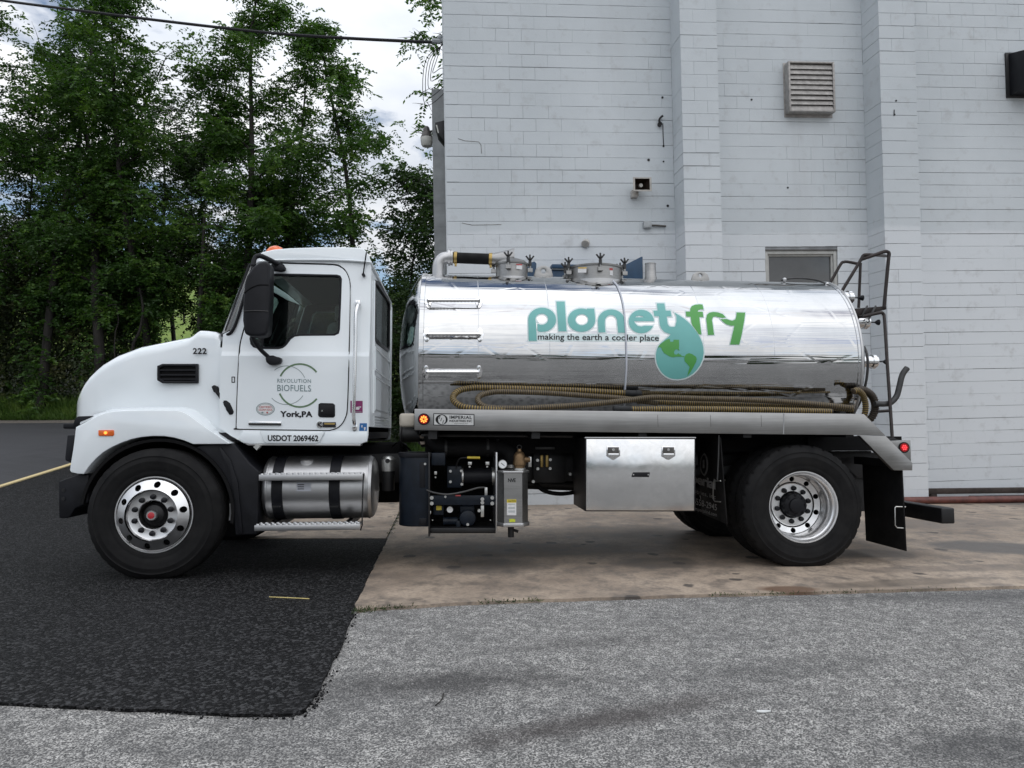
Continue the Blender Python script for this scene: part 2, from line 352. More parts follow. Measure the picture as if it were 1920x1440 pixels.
    a = N('stained_concrete')
    f = a.noise(0.9, 6, 0.62, a.co((1.0, 0.85, 1))); g = a.noise(5.5, 6, 0.72, a.co((1.0, 0.8, 1))); h = a.noise(38, 5, 0.65)
    c = a.ramp(f, [(0.30, (0.18, 0.140, 0.108)), (0.52, (0.375, 0.298, 0.228)), (0.75, (0.55, 0.445, 0.345))])
    c = a.mix(a.ramp(g, [(0.46, 0.0), (0.64, 0.75)]), c, (0.115, 0.098, 0.084))
    c = a.mix(a.ramp(h, [(0.45, 0.0), (0.75, 0.6)]), c, (0.11, 0.096, 0.083))
    sp = a.vor(2.4, a.co((1.0, 0.8, 1), (.4, .7, 0)))
    c = a.mix(a.ramp(a.math('ADD', sp, a.math('MULTIPLY', a.noise(9, 4), 0.22)), [(0.24, 0.85), (0.27, 0.0)]), c, (0.05, 0.044, 0.040))
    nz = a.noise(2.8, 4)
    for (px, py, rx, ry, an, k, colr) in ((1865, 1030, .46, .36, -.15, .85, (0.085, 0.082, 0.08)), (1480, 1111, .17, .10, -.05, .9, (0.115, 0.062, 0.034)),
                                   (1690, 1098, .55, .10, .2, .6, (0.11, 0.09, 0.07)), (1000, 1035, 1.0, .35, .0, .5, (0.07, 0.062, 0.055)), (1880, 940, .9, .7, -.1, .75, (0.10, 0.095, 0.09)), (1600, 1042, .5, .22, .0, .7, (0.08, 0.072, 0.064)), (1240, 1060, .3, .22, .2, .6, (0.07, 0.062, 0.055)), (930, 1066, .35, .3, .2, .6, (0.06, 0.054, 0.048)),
                                   (1260, 1000, 1.3, .5, .0, .45, (0.075, 0.066, 0.058)), (1760, 985, 1.1, .35, .1, .55, (0.13, 0.11, 0.095)), (1820, 1070, .8, .12, .1, .5, (0.12, 0.10, 0.085))):  # the broad stains under the truck also paint in some of its shade
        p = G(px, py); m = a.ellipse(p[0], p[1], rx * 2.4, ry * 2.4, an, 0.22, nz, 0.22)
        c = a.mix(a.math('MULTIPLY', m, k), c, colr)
    # hairline cracks
    ck = a.vor(0.28, a.co((1, 1, 1), (.3, .1, 0)), 'Distance', 'DISTANCE_TO_EDGE')
    ckw = a.math('ADD', ck, a.math('MULTIPLY', a.math('SUBTRACT', a.noise(6, 4), 0.5), 0.05))
    c = a.mix(a.ramp(a.math('ABSOLUTE', ckw), [(0.0, 0.35), (0.004, 0.0)]), c, (0.09, 0.078, 0.066))
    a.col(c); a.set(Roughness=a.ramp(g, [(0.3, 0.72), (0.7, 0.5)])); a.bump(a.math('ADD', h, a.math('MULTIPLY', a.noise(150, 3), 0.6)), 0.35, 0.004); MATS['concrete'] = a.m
    a = N('dirt'); a.col(a.ramp(a.noise(14, 6, 0.7), [(0.3, (0.07, 0.06, 0.05)), (0.7, (0.20, 0.175, 0.15))])); a.set(Roughness=0.95); a.bump(a.noise(60, 4), 0.6, 0.01); MATS['dirt'] = a.m
    a = N('meadow_grass'); a.col(a.mix(a.ramp(a.noise(0.35, 6, 0.65), [(0.3, 0.0), (0.7, 1.0)]), (0.11, 0.19, 0.022), (0.20, 0.27, 0.05))); a.set(Roughness=0.95); a.bump(a.noise(12, 5), 0.7, 0.1); MATS['meadow'] = a.m
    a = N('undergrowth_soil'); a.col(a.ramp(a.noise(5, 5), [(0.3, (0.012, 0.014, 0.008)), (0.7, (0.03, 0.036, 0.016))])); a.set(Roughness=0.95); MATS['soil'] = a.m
    a = N('line_yellow'); n1 = a.noise(30, 5, 0.7); c = a.mix(a.ramp(n1, [(0.55, 0.0), (0.72, 0.8)]), (0.62, 0.50, 0.26), (0.05, 0.05, 0.05)); a.col(c); a.set(Roughness=0.7); MATS['line'] = a.m
build_materials()
M = MATS

# ------------------------------------------------------------------ object helpers
COL = scene.collection
def tag(o, label=None, cat=None, group=None, kind=None):
    if label: o['label'] = label
    if cat: o['category'] = cat
    if group: o['group'] = group
    if kind: o['kind'] = kind
    return o
def empty(name, parent=None):
    o = bpy.data.objects.new(name, None); o.empty_display_size = 0.2; COL.objects.link(o)
    if parent: o.parent = parent
    return o
def catmull(P, n=6, closed=False):
    P = [np.asarray(p, float) for p in P]; out = []
    k = len(P)
    for i in range(k if closed else k - 1):
        p0 = P[(i - 1) % k] if closed or i > 0 else 2 * P[0] - P[1]
        p1, p2 = P[i], P[(i + 1) % k]
        p3 = P[(i + 2) % k] if closed or i + 2 < k else 2 * P[-1] - P[-2]
        for j in range(n):
            t = j / n
            out.append(0.5 * ((2 * p1) + (-p0 + p2) * t + (2 * p0 - 5 * p1 + 4 * p2 - p3) * t * t + (-p0 + 3 * p1 - 3 * p2 + p3) * t ** 3))
    if not closed: out.append(P[-1])
    return out
def arc(cx, cy, rx, ry, a0, a1, n=16):
    return [(cx + rx * math.cos(math.radians(a0 + (a1 - a0) * i / n)), cy + ry * math.sin(math.radians(a0 + (a1 - a0) * i / n))) for i in range(n + 1)]
def circ(cx, cy, rx, ry=None, n=24):
    ry = rx if ry is None else ry
    return [(cx + rx * math.cos(2 * math.pi * i / n), cy + ry * math.sin(2 * math.pi * i / n)) for i in range(n)]
def area2(p):
    return 0.5 * sum(p[i][0] * p[(i + 1) % len(p)][1] - p[(i + 1) % len(p)][0] * p[i][1] for i in range(len(p)))
def offset_poly(p, d):
    """grow (d>0) or shrink a closed 2-D polygon"""
    s = 1 if area2(p) > 0 else -1; n = len(p); out = []
    for i in range(n):
        a = np.array(p[i - 1], float); b = np.array(p[i], float); c = np.array(p[(i + 1) % n], float)
        u = b - a; v = c - b
        u = u / (np.linalg.norm(u) + 1e-9); v = v / (np.linalg.norm(v) + 1e-9)
        n1 = np.array([u[1], -u[0]]) * s; n2 = np.array([v[1], -v[0]]) * s
        m = n1 + n2; L = np.linalg.norm(m)
        m = n1 if L < 1e-6 else m / L
        k = 1.0 / max(0.5, m @ n1)
        out.append(tuple(b + m * d * k))
    return out

class B:
    """collects shapes into one mesh"""
    def __init__(s): s.bm = bmesh.new(); s.mi = 0
    def _f(s, vs):
        try:
            f = s.bm.faces.new(vs); f.material_index = s.mi; return f
        except ValueError: return None
    def quadgrid(s, rows, closed_u=False):
        V = [[s.bm.verts.new(tuple(p)) for p in r] for r in rows]
        for i in range(len(V) - 1):
            m = len(V[i])
            for j in range(m if closed_u else m - 1):
                s._f([V[i][j], V[i][(j + 1) % m], V[i + 1][(j + 1) % m], V[i + 1][j]])
        return V
    def box(s, x0, x1, y0, y1, z0, z1):
        v = [s.bm.verts.new(p) for p in ((x0, y0, z0), (x1, y0, z0), (x1, y1, z0), (x0, y1, z0), (x0, y0, z1), (x1, y0, z1), (x1, y1, z1), (x0, y1, z1))]
        for q in ((0, 1, 5, 4), (1, 2, 6, 5), (2, 3, 7, 6), (3, 0, 4, 7), (4, 5, 6, 7), (3, 2, 1, 0)): s._f([v[i] for i in q])
        return s
    def hexa(s, c8):
        v = [s.bm.verts.new(tuple(p)) for p in c8]
        for q in ((0, 1, 5, 4), (1, 2, 6, 5), (2, 3, 7, 6), (3, 0, 4, 7), (4, 5, 6, 7), (3, 2, 1, 0)): s._f([v[i] for i in q])
        return s
    def prism(s, outer, holes=(), d0=0.0, d1=1.0, fn=None):
        """2-D outline (a,b) extruded; fn(a,b,d) -> xyz, default a->X, b->Z, d->Y"""
        fn = fn or (lambda a, b, d: (a, d, b))
        if not holes:
            v0 = [s.bm.verts.new(tuple(fn(a, b, d0))) for a, b in outer]; v1 = [s.bm.verts.new(tuple(fn(a, b, d1))) for a, b in outer]
            s._f(v0); s._f(v1[::-1]); loops = [(v0, v1)]
        else:
            loops = []; es0, es1 = [], []
            for lp in (outer, *holes):
                v0 = [s.bm.verts.new(tuple(fn(a, b, d0))) for a, b in lp]; v1 = [s.bm.verts.new(tuple(fn(a, b, d1))) for a, b in lp]
                loops.append((v0, v1)); n = len(lp)
                es0 += [s.bm.edges.new((v0[i], v0[(i + 1) % n])) for i in range(n)]; es1 += [s.bm.edges.new((v1[i], v1[(i + 1) % n])) for i in range(n)]
            for es in (es0, es1):
                r = bmesh.ops.triangle_fill(s.bm, use_beauty=True, use_dissolve=False, edges=es)
                for g in r['geom']:
                    if isinstance(g, bmesh.types.BMFace): g.material_index = s.mi
        for v0, v1 in loops:
            n = len(v0)
            for i in range(n): s._f([v0[i], v1[i], v1[(i + 1) % n], v0[(i + 1) % n]])
        return s
    def tube(s, pts, r, seg=8, caps=True, closed=False, rad=None, mis=None):
        P = [np.asarray(p, float) for p in pts]; n = len(P); rings = []
        up = None
        for i in range(n):
            a = P[(i - 1) % n] if (closed or i > 0) else P[i]; b = P[(i + 1) % n] if (closed or i < n - 1) else P[i]
            t = nrm(b - a + 1e-12)
            if up is None:
                up = np.cross(t, [0, 0, 1.0]) if abs(t[2]) < 0.9 else np.cross(t, [1.0, 0, 0])
            up = nrm(up - t * (up @ t)); w = np.cross(t, up); rr = rad[i] if rad is not None else r
            rings.append([s.bm.verts.new(tuple(P[i] + (up * math.cos(2 * math.pi * k / seg) + w * math.sin(2 * math.pi * k / seg)) * rr)) for k in range(seg)])
        for i in range(n if closed else n - 1):
            if mis is not None: s.mi = mis[i]
            A, Bq = rings[i], rings[(i + 1) % n]
            for k in range(seg): s._f([A[k], A[(k + 1) % seg], Bq[(k + 1) % seg], Bq[k]])
        if caps and not closed: s._f(rings[0][::-1]); s._f(rings[-1])
        return s
    def lathe(s, prof, o, axis, seg=32, caps=(False, False), mod=None, u=None):
        o = np.asarray(o, float); axis = nrm(np.asarray(axis, float))
        u = nrm(np.cross(axis, [0, 0, 1.0])) if abs(axis[2]) < 0.9 else np.array([1.0, 0, 0]); w = np.cross(axis, u)
        rings = []
        for j, (r, h) in enumerate(prof):
            rings.append([s.bm.verts.new(tuple(o + axis * h + (u * math.cos(2 * math.pi * k / seg) + w * math.sin(2 * math.pi * k / seg)) * (r + (mod(j, k) if mod else 0)))) for k in range(seg)])
        for A, Bq in zip(rings, rings[1:]):
            for k in range(seg): s._f([A[k], A[(k + 1) % seg], Bq[(k + 1) % seg], Bq[k]])
        if caps[0]: s._f(rings[0][::-1])
        if caps[1]: s._f(rings[-1])
        return s
    def cyl(s, a, b, r, seg=16, r2=None):
        a = np.asarray(a, float); b = np.asarray(b, float)
        return s.lathe([(r, 0), (r if r2 is None else r2, np.linalg.norm(b - a))], a, b - a, seg, (True, True))
    def ball(s, o, r, axis=(0, 0, 1), seg=16, n=8, sz=1.0):
        prof = [(max(1e-4, r * math.sin(math.pi * i / n)), -r * sz * math.cos(math.pi * i / n)) for i in range(n + 1)]
        return s.lathe(prof, o, axis, seg, (True, True))
    def done(s, name, mat, parent=None, smooth=35, bevel=0.0, seg=2, recalc=True, bev_angle=30):
        bm = s.bm
        if recalc: bmesh.ops.recalc_face_normals(bm, faces=bm.faces[:])
        if bevel:
            es = [e for e in bm.edges if len(e.link_faces) == 2 and e.calc_face_angle(0) > math.radians(bev_angle)]
            bmesh.ops.bevel(bm, geom=es, offset=bevel, segments=seg, profile=0.5, affect='EDGES', clamp_overlap=True)
        th = math.radians(smooth)
        for f in bm.faces: f.smooth = True
        for e in bm.edges: e.smooth = len(e.link_faces) == 2 and e.calc_face_angle(0) < th
        me = bpy.data.meshes.new(name); bm.to_mesh(me); bm.free()
        for mm in (mat if isinstance(mat, (list, tuple)) else [mat]): me.materials.append(M[mm] if isinstance(mm, str) else mm)
        o = bpy.data.objects.new(name, me); COL.objects.link(o)
        if parent: o.parent = parent
        return o

_txt = {}
def text2d(body, weight=0.0, spacing=1.0, shear=0.0):
    """outline of a word as flat triangles in a unit box"""
    key = (body, weight, spacing, shear)
    if key in _txt: return _txt[key]
    cu = bpy.data.curves.new('t', 'FONT'); cu.body = body; cu.offset = weight; cu.space_character = spacing; cu.shear = shear
    cu.resolution_u = 3; cu.fill_mode = 'FRONT'
    ob = bpy.data.objects.new('t', cu); COL.objects.link(ob)
    dg = bpy.context.evaluated_depsgraph_get(); me = ob.evaluated_get(dg).to_mesh()
    vs = np.array([v.co[:2] for v in me.vertices]); fs = [tuple(p.vertices) for p in me.polygons]
    ob.evaluated_get(dg).to_mesh_clear(); bpy.data.objects.remove(ob); bpy.data.curves.remove(cu)
    lo, hi = vs.min(0), vs.max(0); vs = (vs - lo) / (hi - lo)
    _txt[key] = (vs, fs); return _txt[key]
def text_decal(name, body, box, mp, mat, parent, weight=0.0, spacing=1.0, drop=0.0, shear=0.0):
    """box = photo px (x0,ytop,x1,ybottom); mp maps px to truck space"""
    vs, fs = text2d(body, weight, spacing, shear); x0, y0, x1, y1 = box
    b = B(); V = [b.bm.verts.new(tuple(mp(x0 + (x1 - x0) * u, y1 - (y1 - y0) * v + drop * u))) for u, v in vs]
    for f in fs: b._f([V[i] for i in f])
    return b.done(name, mat, parent, recalc=False)
def flat(name, outer, mp, mat, parent, holes=(), band=None):
    """flat sticker: px outline -> mapped surface; band = px height of strips on a curved surface"""
    b = B(); bm = b.bm; es = []
    for lp in (outer, *holes):
        vs = [bm.verts.new((p[0], p[1], 0)) for p in lp]; n = len(vs); es += [bm.edges.new((vs[i], vs[(i + 1) % n])) for i in range(n)]
    bmesh.ops.triangle_fill(bm, use_beauty=True, use_dissolve=False, edges=es)
    if band:
        ys = [v.co.y for v in bm.verts]; y = min(ys) + band
        while y < max(ys):
            bmesh.ops.bisect_plane(bm, geom=bm.verts[:] + bm.edges[:] + bm.faces[:], plane_co=(0, y, 0), plane_no=(0, 1, 0)); y += band
    for f in bm.faces:
        if f.normal.z > 0: f.normal_flip()
    for v in bm.verts: v.co = Vector(tuple(mp(v.co.x, v.co.y)))
    return b.done(name, mat, parent, recalc=False)
def stroke(pts, w):
    """2-D band around a polyline"""
    P = [np.array(p, float) for p in pts]; L, R_ = [], []
    for i in range(len(P)):
        t = nrm(P[min(i + 1, len(P) - 1)] - P[max(i - 1, 0)]); n = np.array([-t[1], t[0]]) * w / 2
        L.append(tuple(P[i] + n)); R_.append(tuple(P[i] - n))
    return L + R_[::-1]
# ================================================================== SETTING
rng = random.Random(7)
def terrain():
    def axis(lo, hi, fine_lo, fine_hi, f, c):
        v = [lo]; 
        while v[-1] < hi - 1e-6:
            x = v[-1]; d = f if fine_lo - 1e-6 <= x < fine_hi else c
            if x < fine_lo: d = min(c, fine_lo - x)
            v.append(min(hi, x + d))
        return v
    xs = axis(-300, 300, -24, 16, 0.5, 6); ys = axis(-300, 300, 0, 44, 0.5, 6)
    verts = [(x, y, gz(x, y)) for y in ys for x in xs]; w = len(xs)
    faces = [(j * w + i, j * w + i + 1, (j + 1) * w + i + 1, (j + 1) * w + i) for j in range(len(ys) - 1) for i in range(w - 1)]
    me = bpy.data.meshes.new('ground'); me.from_pydata(verts, [], faces); me.materials.append(M['chip'])
    for p in me.polygons: p.use_smooth = True
    o = bpy.data.objects.new('ground', me); COL.objects.link(o); tag(o, 'old grey chip asphalt yard with exposed stone', kind='structure')
terrain()
def sheet(name, poly, dz, mat, label, step=0.5, thick=0.0, jag=0.0, jagn=0, parent=None):
    if jag:
        P = []
        for i in range(len(poly)):
            a, b = np.array(poly[i]), np.array(poly[(i + 1) % len(poly)]); L = np.linalg.norm(b - a)
            n = max(1, min(jagn, int(L / 0.05))) if L < 12 else 1
            for k in range(n):
                q = a + (b - a) * k / n
                if k or L < 12:
                    q = q + np.array([mnoise.noise(Vector((q[0] * 6, q[1] * 6, 3.1))), mnoise.noise(Vector((q[0] * 6, q[1] * 6, 9.7)))]) * jag
                P.append(tuple(q))
        poly = P
    bm = bmesh.new(); vs = [bm.verts.new((x, y, 0)) for x, y in poly]
    es = [bm.edges.new((vs[i], vs[(i + 1) % len(vs)])) for i in range(len(vs))]
    bmesh.ops.triangle_fill(bm, use_beauty=True, use_dissolve=False, edges=es)
    for ax in (0, 1):
        c = [p[ax] for p in poly]; k = math.ceil(min(c) / step) * step
        while k < max(c):
            co = [0, 0, 0]; no = [0, 0, 0]; co[ax] = k; no[ax] = 1
            bmesh.ops.bisect_plane(bm, geom=bm.verts[:] + bm.edges[:] + bm.faces[:], plane_co=co, plane_no=no, dist=1e-5); k += step
    for v in bm.verts: v.co.z = gz(v.co.x, v.co.y) + dz
    for f in bm.faces:
        if f.normal.z < 0: f.normal_flip()
    bnd = [e for e in bm.edges if len(e.link_faces) == 1]
    r = bmesh.ops.extrude_edge_only(bm, edges=bnd)
    for g in r['geom']:
        if isinstance(g, bmesh.types.BMVert): g.co.z -= max(dz - 0.001, 0.01) + 0.01
    bm.normal_update()
    me = bpy.data.meshes.new(name); bm.to_mesh(me); bm.free(); me.materials.append(M[mat])
    o = bpy.data.objects.new(name, me); COL.objects.link(o)
    if parent: o.parent = parent
    else: tag(o, label, kind='structure')
    return o
front = [G(x, y) for x, y in ((727, 1012), (700, 1062), (668, 1142), (645, 1200), (616, 1265), (600, 1299), (588, 1320), (574, 1335), (550, 1344), (510, 1347), (440, 1344), (300, 1337), (100, 1327), (0, 1321), (-400, 1300))]
gA = G(395, 1013)
sheet('asphalt_lot', front + [(-22, 3.2), (-46, 14), (-46, 25.0), (-2.2, 25.0), (-2.2, 12.4), (gA[0] - 0.5, 12.0), gA], 0.014, 'asphalt', 'fresh black asphalt under the front of the truck', 0.5, 0, 0.022, 90)
sheet('worn_asphalt', [G(-600, 1115), G(0, 916), G(60, 897), G(130, 874), G(260, 832), (-2.6, 24.7), (-45.5, 24.7), (-45.5, 13)], 0.026, 'worn', 'worn grey asphalt beyond the yellow line', 0.5)
ed = [G(x, y) for x, y in ((671, 1150), (690, 1146), (760, 1142), (830, 1137), (1000, 1130), (1300, 1121), (1600, 1113), (1920, 1104), (2500, 1090))]
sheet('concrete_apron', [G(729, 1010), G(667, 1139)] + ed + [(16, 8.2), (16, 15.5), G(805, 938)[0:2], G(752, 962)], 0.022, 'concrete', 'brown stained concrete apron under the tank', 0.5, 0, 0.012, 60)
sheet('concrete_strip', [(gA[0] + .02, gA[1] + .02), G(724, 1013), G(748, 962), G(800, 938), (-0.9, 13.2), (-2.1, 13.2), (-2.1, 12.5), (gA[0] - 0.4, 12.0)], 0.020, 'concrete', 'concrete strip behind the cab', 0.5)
sheet('dirt_verge', [(-46, 24.2), (-2.6, 24.2), (-2.6, 26.6), (-46, 26.6)], 0.034, 'dirt', 'strip of bare dirt and gravel along the lot edge', 0.5)
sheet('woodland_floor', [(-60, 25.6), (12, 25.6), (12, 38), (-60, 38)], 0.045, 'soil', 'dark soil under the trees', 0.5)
sheet('meadow', [(-90, 37.5), (60, 37.5), (60, 110), (-90, 110)], 0.06, 'meadow', 'sunlit grass hillside beyond the trees', 2.0)
# painted yellow line
def line_strip():
    P = [np.array(G(x, y)) for x, y in ((-200, 981), (0, 914.5), (60, 895.5), (131, 873), (230, 841))]
    poly = stroke([tuple(p) for p in P], 0.07)
    o = sheet('parking_line', [tuple(p) for p in poly], 0.031, 'line', 'faded yellow parking line on the asphalt', 0.5)
line_strip()
# weeds and crumbs in the slab joint
def leaf_mesh(name, centers, dirs, size, width, mat, parent=None, fold=0.0, seed=0):
    """one mesh of pointed leaves: centers Nx3, dirs Nx3 unit, size N, width N"""
    n = len(centers); r = np.random.default_rng(seed)
    side = np.cross(dirs, r.normal(size=(n, 3))); side /= np.linalg.norm(side, axis=1)[:, None] + 1e-9
    a = centers; m = centers + dirs * (size * 0.45)[:, None]; t = centers + dirs * size[:, None]
    w = side * (width * 0.5)[:, None]
    V = np.stack([a, m + w, t, m - w], 1).reshape(-1, 3)
    me = bpy.data.meshes.new(name)
    me.vertices.add(4 * n); me.vertices.foreach_set('co', V.astype(np.float32).ravel())
    me.loops.add(4 * n); me.loops.foreach_set('vertex_index', np.arange(4 * n, dtype=np.int32))
    me.polygons.add(n); me.polygons.foreach_set('loop_start', np.arange(0, 4 * n, 4, dtype=np.int32)); me.polygons.foreach_set('loop_total', np.full(n, 4, np.int32))
    me.update(calc_edges=True); me.materials.append(M[mat])
    o = bpy.data.objects.new(name, me); COL.objects.link(o)
    if parent: o.parent = parent
    return o
def unit(v): return v / (np.linalg.norm(v, axis=1)[:, None] + 1e-9)
def joint_weeds():
    r = np.random.default_rng(5); C = []
    for pts, k, sp in (([(752, 962), (729, 1010)], 420, .02), ([(672, 1150), (690, 1146), (760, 1142)], 260, .03), ([(900, 1134), (1010, 1130)], 150, .02), ([(1330, 1120), (1500, 1117), (1800, 1108)], 160, .02)):
        P = [np.array(G(*p)) for p in pts]
        for _ in range(k):
            i = r.integers(len(P) - 1); t = r.random(); t = (int(t * 7) + r.random() * .5) / 7 if k > 300 else t
            q = P[i] * (1 - t) + P[i + 1] * t + r.normal(size=2) * sp
            C.append((q[0], q[1], gz(q[0], q[1]) + 0.012))
    C = np.array(C); D = unit(np.column_stack([r.normal(size=(len(C), 2)) * .6, np.full(len(C), .6)]))
    o = leaf_mesh('joint_weeds', C, D, r.uniform(.012, .032, len(C)), r.uniform(.005, .010, len(C)), 'vine_leaf', seed=2)
    tag(o, 'small weeds growing in the slab joint and edge', 'weeds', kind='stuff')
joint_weeds()
# loose stones
def loose_stones():
    r = np.random.default_rng(11); b = B()
    for _ in range(330):
        px, py = r.uniform(690, 1920), r.uniform(1150, 1440)
        x, y = G(px, py); s = r.uniform(.002, .0045)
        z = gz(x, y) + 0.016 if px < 640 else gz(x, y) + 0.002
        c = [(x + s * r.uniform(.6, 1.2) * sx, y + s * r.uniform(.6, 1.2) * sy, z + s * r.uniform(.5, 1.0) * sz) for sz in (-1, 1) for sx, sy in ((-1, -1), (1, -1), (1, 1), (-1, 1))]
        b.hexa(c)
    o = b.done('loose_stones', 'paper_stone', None); tag(o, 'loose stone chips scattered over the asphalt', 'stones', kind='stuff')
simple('paper_stone', (0.30, 0.295, 0.285), 0.8, 0, 0.5, 30)
loose_stones()

# ------------------------------------------------------------------ building
WA = math.radians(5.0); WX = np.array([math.cos(WA), math.sin(WA), 0]); WN = np.array([-math.sin(WA), math.cos(WA), 0])
W0 = at(836, 300, 11.62); W0[2] = 0.0
def wall(px, py, off=0.0):
    """photo px -> (u along wall, z) on the wall plane moved `off` metres towards the camera"""
    o = W0 - WN * off; d = ray(px, py); t = ((o - CAM) @ WN) / (d @ WN); p = CAM + d * t
    return float((p - W0) @ WX), float(p[2])
def wp(u, d, z): return tuple(W0 + WX * u - WN * d + np.array([0, 0, z]))     # d = towards camera
bld = empty('block_building'); tag(bld, 'white painted concrete block building with two pilasters behind the truck', 'building')
ZB = gz(*(W0 + WX * 3)[:2]) - 0.5; ZTOP = 9.2; UEND = 13.5
def wbox(name, u0, u1, d0, d1, z0, z1, mat, parent, bevel=0.0):
    b = B(); b.hexa([wp(u, d, z) for z in (z0, z1) for u, d in ((u0, d0), (u1, d0), (u1, d1), (u0, d1))])
    return b.done(name, mat, parent, bevel=bevel)
CH = 0.2032; BL = 0.4064
uW0, zW1 = wall(1434, 470); uW1, _ = wall(1570, 470); zW0 = zW1 - 1.35
core = B()
def corebox(u0, u1, d0, d1, z0, z1): core.hexa([wp(u, d, z) for z in (z0, z1) for u, d in ((u0, d0), (u1, d0), (u1, d1), (u0, d1))])
DC = -0.014
corebox(0.014, uW0, DC, -8, ZB, ZTOP); corebox(uW1, UEND, DC, -8, ZB, ZTOP); corebox(uW0, uW1, DC, -8, ZB, zW0); corebox(uW0, uW1, DC, -8, zW1, ZTOP); corebox(uW0, uW1, -0.35, -8, zW0, zW1)
core.done('wall', 'mortar', bld)
PD = 0.48
p1a, _ = wall(1281, 300, PD); p1b, _ = wall(1350, 300, PD); p2a, _ = wall(1655, 300, PD); p2b, _ = wall(1722, 300, PD)
for a_, b_ in ((p1a, p1b), (p2a, p2b)):
    wbox('pilaster_core', a_ + .012, b_ - .012, PD - .012, -0.02, ZB, ZTOP, 'mortar', bld)
# courses: one block at a time; joints in the photo run level
zref = wall(1500, 60 + 608 / 3.6)[1]; z0c = zref - math.floor((zref - ZB) / CH) * CH
cells = []
def face_blocks(u0, u1, d, kind, zoff=0.0, phase=0.0):
    z = z0c + zoff; row = 0
    while z < ZTOP:
        u = u0 - ((row % 2) * 0.5 + phase) * BL if kind == 'wall' else u0 - (row % 2) * 0.5 * BL
        while u < u1 - 0.01:
            a, b = max(u, u0), min(u + BL, u1)
            if b - a > 0.03: cells.append((kind, a, b, d, z, z + CH))
            u += BL
        z += CH; row += 1
face_blocks(0.0, p1a, 0.0, 'wall'); face_blocks(p1b, p2a, 0.0, 'wall', 0, .3); face_blocks(p2b, UEND, 0.0, 'wall', 0, .15)
zp1 = wall(1310, 60 + 640 / 3.6, PD)[1]; zo1 = ((zp1 - z0c) % CH); zp2 = wall(1680, 1071 / 3.43, PD)[1]; zo2 = ((zp2 - z0c) % CH)
face_blocks(p1a, p1b, PD, 'pil', zo1 - CH); face_blocks(p2a, p2b, PD, 'pil', zo2 - CH)
# side faces of the pilasters (towards the camera's left)
def blockverts(c, r):
    kind, a, b, d, z0, z1 = c
    nz_ = mnoise.noise(Vector((a * .33, d * 3, z0 * 2.6))) + .35 * mnoise.noise(Vector((a * 1.3, 4.0, z0 * 9)))
    gb = max(.0003, min(.0080, .0027 + .0085 * nz_ + r.uniform(-.001, .001))); gt = .0; nv = mnoise.noise(Vector((a * .5 + 9, d * 3, z0 * .7)))
    gl = max(0.0, min(.0030, .0011 + .007 * (nv - .08) + r.uniform(-.0014, .0012))); gr = 0.0
    z0 += r.uniform(-.0016, .0016); z1 += r.uniform(-.0010, .0016) - .0012
    dd = d + r.uniform(-.0005, .0005); back = d - 0.03; e = .0035
    if kind == 'pil': back = 0.0 if True else back
    q = []
    for (u0, u1, zz0, zz1, dp) in ((a + gl, b - gr, z0 + gb, z1 - gt, back), (a + gl, b - gr, z0 + gb, z1 - gt, dd - e), (a + gl + (e * .3 if gl else 0), b - gr, z0 + gb + e * .9, z1 - gt - e * .3, dd)):
        q.append([wp(u0, dp, zz0), wp(u1, dp, zz0), wp(u1, dp, zz1), wp(u0, dp, zz1)])
    F = []
    for k in range(2):
        for j in range(4): F.append((k * 4 + j, k * 4 + (j + 1) % 4, (k + 1) * 4 + (j + 1) % 4, (k + 1) * 4 + j))
    F.append((8, 9, 10, 11))
    return [v for r_ in q for v in r_], F
rb = random.Random(3); rest_v, rest_f = [], []; shown = []
def _proj(w):
    c = RC.T @ (np.asarray(w) - CAM); return 960 + F * c[0] / -c[2], 720 - F * c[1] / -c[2]
for c in cells:
    kind, a, b, d, z0, z1 = c
    if d == 0 and a < uW1 - .01 and b > uW0 + .01 and z1 > zW0 + .01 and z0 < zW1 - .01:
        if a < uW0 - .02: c = (kind, a, uW0, d, z0, z1)
        elif b > uW1 + .02: c = (kind, uW1, b, d, z0, z1)
        else: continue
    x, y = _proj(wp((c[1] + c[2]) / 2, d, (z0 + z1) / 2))
    vis = 0 < x < 1925 and 0 < y < 905 and not (780 < x < 1600 and y > 505) and not (1600 < x < 1625 and 540 < y)
    full = (c[2] - c[1]) > 0.3
    shown.append((0 if not vis else (2 if full else 1), c))
shown.sort(key=lambda t: -t[0])
picked = [c for v, c in shown if v == 2]
picked.sort(key=lambda c: (0 if c[0] == 'pil' else 1, c[4]))
one = set(id(c) for c in picked[:300])
for v, c in shown:
    V_, F_ = blockverts(c, rb)
    if id(c) in one:
        me = bpy.data.meshes.new('block'); me.from_pydata(V_, [], F_); me.materials.append(M['block'])
        o = bpy.data.objects.new('block', me); COL.objects.link(o); o.parent = bld
    else:
        n0 = len(rest_v); rest_v += V_; rest_f += [tuple(i + n0 for i in f) for f in F_]
me = bpy.data.meshes.new('more_blocks'); me.from_pydata(rest_v, [], rest_f); me.materials.append(M['block'])
o = bpy.data.objects.new('more_blocks', me); COL.objects.link(o); o.parent = bld; o['kind'] = 'stuff'
# corner return and grey side pilaster
wbox('corner_return', -0.012, 0.012, -0.004, -8, ZB, ZTOP, 'block', bld)
su0 = wall(812, 330, -1.6)[0]; sz = wall(822, 167, -1.6)[1]
wbox('side_pilaster', su0, -0.013, -1.6, -2.3, ZB, sz, 'grey_block', bld)
zc_ = sz - 0.35
while zc_ > ZB + .6:
    wbox('joint', su0 + .004, -.02, -1.597, -1.62, zc_ - .004, zc_, 'mortar', bld); zc_ -= 0.42
